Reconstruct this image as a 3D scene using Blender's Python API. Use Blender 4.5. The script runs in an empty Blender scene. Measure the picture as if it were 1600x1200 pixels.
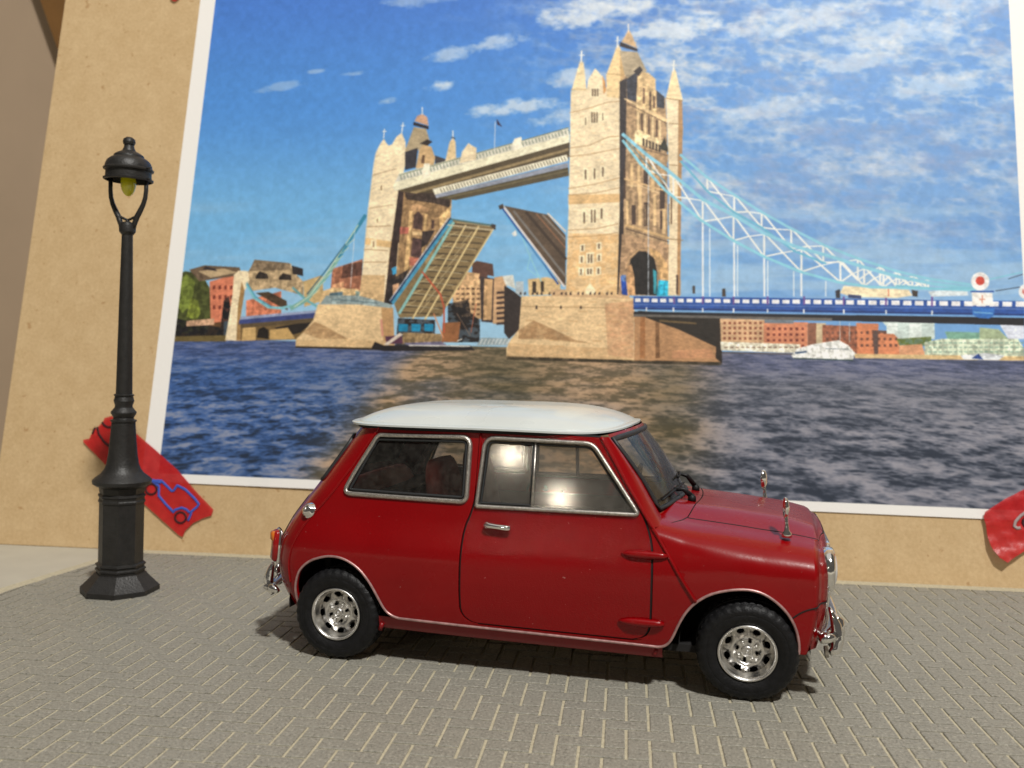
import bpy, bmesh, math, random
import numpy as np
from mathutils import Vector, Matrix
from mathutils.geometry import delaunay_2d_cdt
random.seed(7); rng = np.random.RandomState(11)
SC = bpy.context.scene; COL = SC.collection
S = 0.01                       # one Blender unit is 10 cm; all sizes below are millimetres
SC.unit_settings.scale_length = 0.1
# ---------------------------------------------------------------- camera
cam_d = bpy.data.cameras.new('camera'); cam = bpy.data.objects.new('camera', cam_d); COL.objects.link(cam); SC.camera = cam
yaw, pitch, roll, CAM_H = math.radians(7.3), math.radians(1.6), 0.0142, 65.0
fwd = Vector((-math.sin(yaw)*math.cos(pitch), math.cos(yaw)*math.cos(pitch), -math.sin(pitch)))
rgt = Vector((math.cos(yaw), math.sin(yaw), 0)); dwn = fwd.cross(rgt)
r2 = rgt*math.cos(roll) - dwn*math.sin(roll); d2 = dwn*math.cos(roll) + rgt*math.sin(roll)
cam.matrix_world = Matrix(((r2.x, -d2.x, -fwd.x, 0), (r2.y, -d2.y, -fwd.y, 0), (r2.z, -d2.z, -fwd.z, CAM_H*S), (0, 0, 0, 1)))
cam_d.sensor_width = 36.0; cam_d.lens = 31.5; cam_d.clip_start = 0.05; cam_d.clip_end = 200
cam_d.dof.use_dof = True; cam_d.dof.focus_distance = 1.86; cam_d.dof.aperture_fstop = 3.0
# ---------------------------------------------------------------- light of the room (indoors, warm lamps)
world = bpy.data.worlds.new('World'); SC.world = world; world.use_nodes = True
world.node_tree.nodes['Background'].inputs[0].default_value = (1.0, 0.92, 0.82, 1); world.node_tree.nodes['Background'].inputs[1].default_value = 0.09
def area_lamp(name, loc, target, size, power, col):
    l = bpy.data.lights.new(name, 'AREA'); l.shape = 'DISK'; l.size = size*S; l.energy = power; l.color = col
    o = bpy.data.objects.new(name, l); COL.objects.link(o); o.location = Vector(loc)*S
    o.rotation_euler = (Vector(target)-Vector(loc)).to_track_quat('-Z', 'Y').to_euler(); return o
area_lamp('ceiling_lamp', (391, -531, 1190), (0, 200, 20), 95, 2000, (1.0, 0.975, 0.925))
area_lamp('window_lamp', (-560, -1400, 640), (0, 230, 60), 22, 85, (1.0, 0.86, 0.66))
area_lamp('ceiling_glow', (0, 50, 1500), (0, 200, 0), 1600, 330, (1.0, 0.96, 0.90))
SC.view_settings.view_transform = 'Standard'; SC.view_settings.look = 'None'; SC.view_settings.exposure = 0; SC.view_settings.gamma = 1
SC.cycles.max_bounces = 10; SC.cycles.transparent_max_bounces = 16; SC.cycles.caustics_reflective = False; SC.cycles.caustics_refractive = False
SC.cycles.use_denoising = True
# ---------------------------------------------------------------- materials
def srgb(c): return tuple(((v/255)/12.92 if v/255 <= 0.04045 else (((v/255)+0.055)/1.055)**2.4) for v in c)
class NT:
    def __init__(s, name):
        s.m = bpy.data.materials.new(name); s.m.use_nodes = True; s.t = s.m.node_tree; s.b = s.t.nodes['Principled BSDF']
    def n(s, typ, **k):
        x = s.t.nodes.new(typ)
        for a, v in k.items():
            if a.startswith('i_'): x.inputs[a[2:].replace('_', ' ')].default_value = v
            else: setattr(x, a, v)
        return x
    def l(s, a, b): s.t.links.new(a, b)
    def pos(s, scale=(1, 1, 1), obj=False):
        if obj: g = s.n('ShaderNodeTexCoord').outputs['Object']
        else: g = s.n('ShaderNodeNewGeometry').outputs['Position']
        mp = s.n('ShaderNodeMapping'); mp.inputs['Scale'].default_value = scale; s.l(g, mp.inputs[0]); return mp.outputs[0]
    def noise(s, scale, detail=3, rough=.5, vec=None, **k):
        x = s.n('ShaderNodeTexNoise'); x.inputs['Scale'].default_value = scale; x.inputs['Detail'].default_value = detail; x.inputs['Roughness'].default_value = rough
        s.l(vec if vec else s.pos(), x.inputs['Vector']); return x.outputs['Fac']
    def ramp(s, fac, stops):
        r = s.n('ShaderNodeValToRGB'); e = r.color_ramp.elements
        while len(e) < len(stops): e.new(.5)
        for el, (p, c) in zip(e, stops): el.position = p; el.color = tuple(c)+(1,) if len(c) == 3 else c
        s.l(fac, r.inputs[0]); return r.outputs[0]
    def mix(s, fac, a, b, mode='MIX'):
        x = s.n('ShaderNodeMix', data_type='RGBA', blend_type=mode)
        for i, v in ((0, fac), (6, a), (7, b)):
            if hasattr(v, 'is_linked') or isinstance(v, bpy.types.NodeSocket): s.l(v, x.inputs[i])
            else: x.inputs[i].default_value = v if i == 0 else (tuple(v)+(1,) if len(v) == 3 else v)
        return x.outputs[2]
    def bump(s, h, strength=.3, dist=.01):
        b = s.n('ShaderNodeBump'); b.inputs['Strength'].default_value = strength; b.inputs['Distance'].default_value = dist
        s.l(h, b.inputs['Height']); s.l(b.outputs[0], s.b.inputs['Normal']); return b
    def set(s, **k):
        for a, v in k.items():
            a = a.replace('_', ' ')
            if isinstance(v, bpy.types.NodeSocket): s.l(v, s.b.inputs[a])
            else: s.b.inputs[a].default_value = tuple(v)+(1,) if isinstance(v, tuple) and len(v) == 3 else v
        return s
def simple(name, col, rough=.5, metal=0, noise=.06, scale=30, bump=0, **k):
    t = NT(name); f = t.noise(scale, 4)
    a = tuple(max(0, c*(1-noise)) for c in col); b = tuple(min(1, c*(1+noise)) for c in col)
    t.set(Base_Color=t.ramp(f, [(.3, a), (.7, b)]), Roughness=rough, Metallic=metal, **k)
    if bump: t.bump(t.noise(scale*3, 3), bump, .004)
    return t.m
def paint_mat(name, col, rough, peel, peel_scale):
    t = NT(name); f = t.noise(6, 3); sp = t.noise(900, 1)
    c = t.ramp(f, [(.3, tuple(x*.93 for x in col)), (.7, tuple(min(1, x*1.05) for x in col))])
    dust = t.ramp(t.noise(150, 2, .4), [(.76, (0, 0, 0)), (.80, (.6, .6, .6))])
    t.set(Base_Color=t.mix(.5, c, t.mix(dust, c, (.75, .45, .42))), Roughness=t.ramp(t.noise(9, 4), [(.35, (rough,)*3), (.7, (rough*1.5,)*3)]), Coat_Weight=.38, Coat_Roughness=.05, Specular_IOR_Level=.2)
    b = t.bump(t.noise(peel_scale, 2), peel, .0022); t.l(b.outputs[0], t.b.inputs['Coat Normal']); return t.m
M = {}
M['red'] = paint_mat('red_enamel', (.24, .0006, .0022), .22, .06, 220)
M['red_door'] = paint_mat('red_enamel_peel', (.24, .0006, .0022), .15, .30, 330)
M['red_dark'] = simple('red_underbody', (.22, .004, .007), .4)
M['white'] = paint_mat('white_enamel', (.60, .64, .63), .25, .08, 60)
M['pink'] = simple('silver_trim_on_red', (.50, .30, .29), .38, .55, .25, 90)
M['chrome'] = simple('bright_chrome', (.82, .81, .79), .09, 1, .03, 60, bump=.05)
M['foil'] = simple('dull_silver_trim', (.52, .49, .45), .33, .9, .22, 160, bump=.25)
M['rim'] = simple('silver_rim', (.80, .785, .76), .32, 1, .12, 70, bump=.08)
M['rubber'] = simple('black_rubber', (.007, .007, .008), .5, 0, .4, 80, bump=.3, Specular_IOR_Level=.3)
M['seal'] = simple('windscreen_seal', (.02, .021, .023), .5)
M['black'] = simple('black_gap', (.006, .005, .005), .8)
M['well'] = simple('wheel_well', (.010, .009, .009), .85)
M['seat'] = simple('red_seat', (.42, .045, .03), .5, 0, .15, 40)
M['seat_dark'] = simple('brown_seat', (.26, .07, .05), .55, 0, .2, 40)
M['dash'] = simple('dark_interior', (.03, .027, .025), .6)
M['amber'] = simple('amber_lens', (.6, .16, .02), .15)
M['redlens'] = simple('red_lens', (.30, .008, .008), .15)
M['lens'] = simple('headlamp_glass', (.75, .76, .78), .08, .35)
M['lamp'] = simple('black_cast_plastic', (.018, .017, .016), .47, 0, .25, 60, bump=.25)
M['bulb'] = simple('yellow_green_bulb', (.60, .56, .010), .18, 0, .15, 25, Coat_Weight=.6)
def glass(name, tint, rough, refl, dusty):
    t = NT(name); o = t.t.nodes['Material Output']; t.t.nodes.remove(t.b)
    tr = t.n('ShaderNodeBsdfTransparent'); tr.inputs[0].default_value = tint+(1,)
    gl = t.n('ShaderNodeBsdfGlossy'); gl.inputs['Roughness'].default_value = rough
    df = t.n('ShaderNodeBsdfDiffuse'); df.inputs[0].default_value = (.6, .56, .5, 1)
    lw = t.n('ShaderNodeLayerWeight'); lw.inputs[0].default_value = refl
    b = t.n('ShaderNodeBump'); b.inputs['Strength'].default_value = .035; b.inputs['Distance'].default_value = .0008
    t.l(t.noise(420, 2), b.inputs['Height']); t.l(b.outputs[0], gl.inputs['Normal'])
    g2 = t.n('ShaderNodeBsdfGlossy'); g2.inputs['Roughness'].default_value = rough*3.6; t.l(b.outputs[0], g2.inputs['Normal'])
    mg = t.n('ShaderNodeMixShader'); mg.inputs[0].default_value = .62; t.l(gl.outputs[0], mg.inputs[1]); t.l(g2.outputs[0], mg.inputs[2]); gl = mg
    m1 = t.n('ShaderNodeMixShader'); t.l(lw.outputs['Fresnel'], m1.inputs[0]); t.l(tr.outputs[0], m1.inputs[1]); t.l(gl.outputs[0], m1.inputs[2])
    m2 = t.n('ShaderNodeMixShader'); d = t.ramp(t.noise(60, 5, .7), [(.35, (dusty*.4,)*3), (.75, (dusty*1.8,)*3)])
    t.l(d, m2.inputs[0]); t.l(m1.outputs[0], m2.inputs[1]); t.l(df.outputs[0], m2.inputs[2]); t.l(m2.outputs[0], o.inputs[0]); return t.m
M['glass'] = glass('clear_glazing', (.74, .72, .68), .05, .22, .03)
M['glass_door'] = glass('dusty_glazing', (.80, .75, .68), .07, .38, .055)
M['glass_screen'] = glass('windscreen_glazing', (.72, .76, .76), .06, .34, .03)
# board
def mdf():
    t = NT('fibreboard'); v = t.pos((1, 1, 1)); n1 = t.noise(14, 6, .65, v); n2 = t.noise(95, 4, .7, v); n3 = t.noise(38, 2, .5, v)
    c = t.ramp(n1, [(.28, srgb((194, 165, 123))), (.5, srgb((202, 174, 133))), (.72, srgb((211, 184, 143)))])
    c = t.mix(.28, c, t.ramp(n2, [(.3, srgb((182, 148, 100))), (.7, srgb((230, 202, 156)))]))
    c = t.mix(t.ramp(n3, [(.27, (.55,)*3), (.32, (0, 0, 0))]), c, srgb((165, 122, 74)))
    t.set(Base_Color=c, Roughness=.62, Specular_IOR_Level=.25); t.bump(n2, .12, .01); return t.m
M['mdf'] = mdf()
M['wall'] = simple('painted_wall', srgb((172, 150, 126)), .8, 0, .03, 3)
M['brown'] = simple('dark_brown', srgb((120, 84, 40)), .6, 0, .1, 5)
M['table'] = simple('grey_tabletop', srgb((186, 182, 168)), .5, 0, .04, 12)
def sheetm():
    t = NT('pale_mortar'); n = t.noise(120, 3, .6)
    t.set(Base_Color=t.ramp(n, [(.3, srgb((172, 164, 140))), (.7, srgb((200, 192, 166)))]), Roughness=.7); t.bump(n, .3, .004); return t.m
M['mortar'] = sheetm()
def brickm():
    t = NT('grey_brick'); sp = t.noise(170, 2, .75); big = t.noise(5, 3, .5); med = t.noise(45, 3, .6)
    c = t.ramp(big, [(.3, srgb((133, 131, 123))), (.7, srgb((146, 143, 133)))])
    c = t.mix(.5, c, t.ramp(med, [(.3, srgb((128, 126, 117))), (.7, srgb((160, 157, 146)))]))
    c = t.mix(.55, c, t.ramp(sp, [(.30, srgb((74, 71, 65))), (.44, srgb((140, 137, 127))), (.58, srgb((152, 149, 138))), (.72, srgb((206, 200, 186)))]))
    t.set(Base_Color=c, Roughness=.55, Specular_IOR_Level=.35); t.bump(sp, .45, .006); return t.m
M['brick'] = brickm()
M['paper'] = simple('white_paper', srgb((246, 243, 240)), .7, 0, .01, 40)
def tape():
    t = NT('red_tape'); n = t.noise(45, 4, .6)
    t.set(Base_Color=t.ramp(n, [(.3, srgb((186, 22, 28))), (.7, srgb((205, 36, 38)))]), Roughness=.38, Alpha=.86); t.bump(t.noise(30, 5, .65), .2, .01); return t.m
M['tape'] = tape()
M['blue_ink'] = simple('blue_ink', srgb((60, 90, 190)), .5); M['black_ink'] = simple('dark_ink', srgb((60, 12, 22)), .5); M['grey_ink'] = simple('grey_ink', srgb((170, 150, 150)), .5)
# ---------------------------------------------------------------- mesh helpers
def V3(a): return np.asarray(a, float)
def new_obj(name, verts, faces, mat, parent=None, smooth=True, normals=None, kind=None):
    me = bpy.data.meshes.new(name); me.from_pydata([tuple(v) for v in (np.asarray(verts, float)*S)], [], [tuple(int(i) for i in f) for f in faces])
    if isinstance(mat, (list, tuple)):
        for m in mat: me.materials.append(m)
    else: me.materials.append(mat)
    if smooth: me.polygons.foreach_set('use_smooth', [True]*len(me.polygons))
    me.update()
    if normals is not None: me.normals_split_custom_set_from_vertices([tuple(n) for n in normals])
    o = bpy.data.objects.new(name, me); COL.objects.link(o)
    if parent: o.parent = parent
    if kind: o['kind'] = kind
    return o
class MB:
    def __init__(s): s.v = []; s.f = []
    def add(s, v, f):
        b = len(s.v); s.v += [tuple(map(float, p)) for p in v]; s.f += [tuple(i+b for i in q) for q in f]; return s
    def box(s, c, d, rz=0, bev=0):
        x, y, z = [k/2 for k in d]; ca, sa = math.cos(rz), math.sin(rz); vs = []
        if bev:
            lay = [(-z, x, y, bev), (-z+bev, x, y, 0), (z-bev, x, y, 0), (z, x, y, bev)]
        else: lay = [(-z, x, y, 0), (z, x, y, 0)]
        for zz, xx, yy, b in lay:
            if bev: pts = [(xx-b-bev*.6, yy-b), (xx-b, yy-b-bev*.6), (xx-b, -yy+b+bev*.6), (xx-b-bev*.6, -yy+b), (-xx+b+bev*.6, -yy+b), (-xx+b, -yy+b+bev*.6), (-xx+b, yy-b-bev*.6), (-xx+b+bev*.6, yy-b)]
            else: pts = [(xx, yy), (xx, -yy), (-xx, -yy), (-xx, yy)]
            vs += [(c[0]+px*ca-py*sa, c[1]+px*sa+py*ca, c[2]+zz) for px, py in pts]
        m = len(pts); f = [tuple(range(m))]+[tuple(range(len(lay)*m-1, (len(lay)-1)*m-1, -1))]
        for k in range(len(lay)-1):
            for i in range(m): f.append((k*m+i, (k+1)*m+i, (k+1)*m+(i+1) % m, k*m+(i+1) % m))
        return s.add(vs, f)
    def lathe(s, prof, seg=32, axis='z', c=(0, 0, 0), mod=None, ph=0):
        vs = []; n = len(prof)
        for j in range(seg):
            a = 2*math.pi*j/seg+ph; ca, sa = math.cos(a), math.sin(a)
            for i, (r, h) in enumerate(prof):
                if mod: r, h = mod(i, j, r, h)
                p = (r*ca, r*sa, h) if axis == 'z' else ((r*ca, h, r*sa) if axis == 'y' else (h, r*ca, r*sa))
                vs.append((p[0]+c[0], p[1]+c[1], p[2]+c[2]))
        f = []
        for j in range(seg):
            k = (j+1) % seg
            for i in range(n-1):
                q = (j*n+i, k*n+i, k*n+i+1, j*n+i+1); f.append(q if axis != 'y' else q[::-1])
        return s.add(vs, f)
    def tube(s, pts, r, seg=8, closed=False, cap=True, flat=None, up=None):
        P = [V3(p) for p in pts]; n = len(P); rs = r if hasattr(r, '__len__') else [r]*n; vs = []; N = None
        for i in range(n):
            a = P[(i-1) % n] if (closed or i > 0) else P[i]; b = P[(i+1) % n] if (closed or i < n-1) else P[i]
            t = b-a; t /= (np.linalg.norm(t)+1e-12)
            if up is not None: N = V3(up)
            if N is None: N = V3((0, 0, 1)) if abs(t[2]) < .9 else V3((1, 0, 0))
            N = N-t*(N@t); N /= (np.linalg.norm(N)+1e-12); B = np.cross(t, N)
            for k in range(seg):
                an = 2*math.pi*k/seg; f = flat if flat else 1
                vs.append(P[i]+rs[i]*(math.cos(an)*B+f*math.sin(an)*N))
        f = []; m = n if closed else n-1
        for i in range(m):
            for k in range(seg):
                j = (i+1) % n; f.append((i*seg+k, i*seg+(k+1) % seg, j*seg+(k+1) % seg, j*seg+k))
        if cap and not closed: f += [tuple(range(seg))[::-1], tuple((n-1)*seg+k for k in range(seg))]
        return s.add(vs, f)
    def grid(s, fn, nu, nv, flip=False):
        vs = [fn(i/nu, j/nv) for i in range(nu+1) for j in range(nv+1)]; f = []
        for i in range(nu):
            for j in range(nv):
                a = i*(nv+1)+j; q = (a, a+nv+1, a+nv+2, a+1); f.append(q[::-1] if flip else q)
        return s.add(vs, f)
    def build(s, name, mat, parent=None, smooth=True, auto=None, kind=None):
        o = new_obj(name, s.v, s.f, mat, parent, smooth, kind=kind)
        if auto is not None:
            me = o.data; bm = bmesh.new(); bm.from_mesh(me)
            for e in bm.edges:
                if len(e.link_faces) == 2 and e.calc_face_angle(0) > math.radians(auto): e.smooth = False
            bm.to_mesh(me); bm.free()
        return o
def empty(name, loc, label=None, cat=None, group=None, rz=0):
    o = bpy.data.objects.new(name, None); o.empty_display_size = .2; COL.objects.link(o); o.location = Vector(loc)*S; o.rotation_euler = (0, 0, rz)
    if label: tag(o, label, cat, group)
    return o
def tag(o, label, cat, group=None):
    o['label'] = label; o['category'] = cat
    if group: o['group'] = group
    return o
def roundpoly(pts, r, seg=5):
    out = []; n = len(pts)
    for i, p in enumerate(pts):
        p = V3(p); a = V3(pts[i-1])-p; b = V3(pts[(i+1) % n])-p; rr = r[i] if hasattr(r, '__len__') else r
        if rr <= 0: out.append(tuple(p)); continue
        la, lb = np.linalg.norm(a), np.linalg.norm(b); a /= la; b /= lb
        h = math.acos(max(-1, min(1, a@b)))/2; d = min(rr/math.tan(h), la*.49, lb*.49)
        q0 = p+a*d; q2 = p+b*d
        for k in range(seg+1):
            t = k/seg; out.append(tuple((1-t)**2*q0+2*t*(1-t)*p+t*t*q2))
    return out
def dens(pts, step, closed=True):
    out = []; n = len(pts)
    for i in range(n if closed else n-1):
        a = V3(pts[i]); b = V3(pts[(i+1) % n]); k = max(1, int(math.ceil(np.linalg.norm(b-a)/step)))
        for j in range(k): out.append(tuple(a+(b-a)*j/k))
    if not closed: out.append(tuple(pts[-1]))
    return out
def inpoly(X, Y, poly):
    p = np.array(poly); x0, y0 = p[:, 0], p[:, 1]; x1, y1 = np.roll(x0, -1), np.roll(y0, -1); r = np.zeros(X.shape, bool)
    for a, b, c, d in zip(x0, y0, x1, y1):
        if b == d: continue
        m = ((b > Y) != (d > Y)); r ^= m & (X < (c-a)*(Y-b)/(d-b)+a)
    return r
def panel(name, outer, holes, surf, mat, parent, step=1.2, bstep=.7, thick=.5, sgn=1, off=0.0, skirt=True):
    """a patch of the surface surf(p,q), cut to a polygon with holes, with a turned-in edge"""
    loops = [dens(l, bstep) for l in [outer]+list(holes)]
    pts = []; edges = []
    for l in loops:
        b = len(pts); pts += l; edges += [(b+i, b+(i+1) % len(l)) for i in range(len(l))]
    bp = np.array(pts); x0, y0 = bp.min(0); x1, y1 = bp.max(0)
    gx, gy = np.meshgrid(np.arange(x0+step*.5, x1, step), np.arange(y0+step*.5, y1, step)); gx = gx.ravel(); gy = gy.ravel()
    ok = inpoly(gx, gy, outer)
    for h in holes: ok &= ~inpoly(gx, gy, h)
    gx, gy = gx[ok], gy[ok]
    if len(gx):
        d = np.full(gx.shape, 1e9)
        for i in range(0, len(bp), 200): d = np.minimum(d, np.min((gx[:, None]-bp[None, i:i+200, 0])**2+(gy[:, None]-bp[None, i:i+200, 1])**2, 1))
        k = d > (step*.45)**2; gx, gy = gx[k], gy[k]
    allp = [Vector(p) for p in pts]+[Vector((a, b)) for a, b in zip(gx, gy)]
    vv, ee, ff, ov, oe, of = delaunay_2d_cdt(allp, edges, [], 0, 1e-6)
    va = np.array([tuple(v) for v in vv]); F = []
    fa = np.array([f[:3] for f in ff]); ce = va[fa].mean(1); ok = inpoly(ce[:, 0], ce[:, 1], outer)
    for h in holes: ok &= ~inpoly(ce[:, 0], ce[:, 1], h)
    F = [tuple(f) for f, o in zip(ff, ok) if o]
    def ev(p, q):
        r = np.array(surf(p, q)); r[1] *= sgn; return r
    e = .05; P0 = []; N0 = []
    for p, q in va:
        a = ev(p, q); n = np.cross(ev(p+e, q)-ev(p-e, q), ev(p, q+e)-ev(p, q-e)); n /= (np.linalg.norm(n)+1e-12); P0.append(a); N0.append(n)
    P0 = np.array(P0); N0 = np.array(N0)
    c = V3((0, 0, 18)) if surf in CARSURF else None
    if c is not None:
        w = P0-c; w[:, 0] *= .3
        if np.mean((N0*w).sum(1)) < 0: N0 = -N0
    P0 = P0+N0*off; verts = list(P0); norms = list(N0); faces = []
    for f in F:
        n = np.cross(P0[f[1]]-P0[f[0]], P0[f[2]]-P0[f[0]]); faces.append(f if n@N0[f[0]] > 0 else f[::-1])
    if skirt:
        ec = {}
        for f in faces:
            for i in range(len(f)):
                a, b = f[i], f[(i+1) % len(f)]; ec[(a, b)] = 1
        for (a, b) in list(ec):
            if (b, a) not in ec:
                k = len(verts); verts += [P0[a], P0[b], P0[b]-N0[b]*thick, P0[a]-N0[a]*thick]
                t = np.cross(P0[b]-P0[a], N0[a]); t /= (np.linalg.norm(t)+1e-12); norms += [t]*4; faces.append((k+1, k, k+3, k+2))
    return new_obj(name, verts, faces, mat, parent, True, norms)
CARSURF = []
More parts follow.
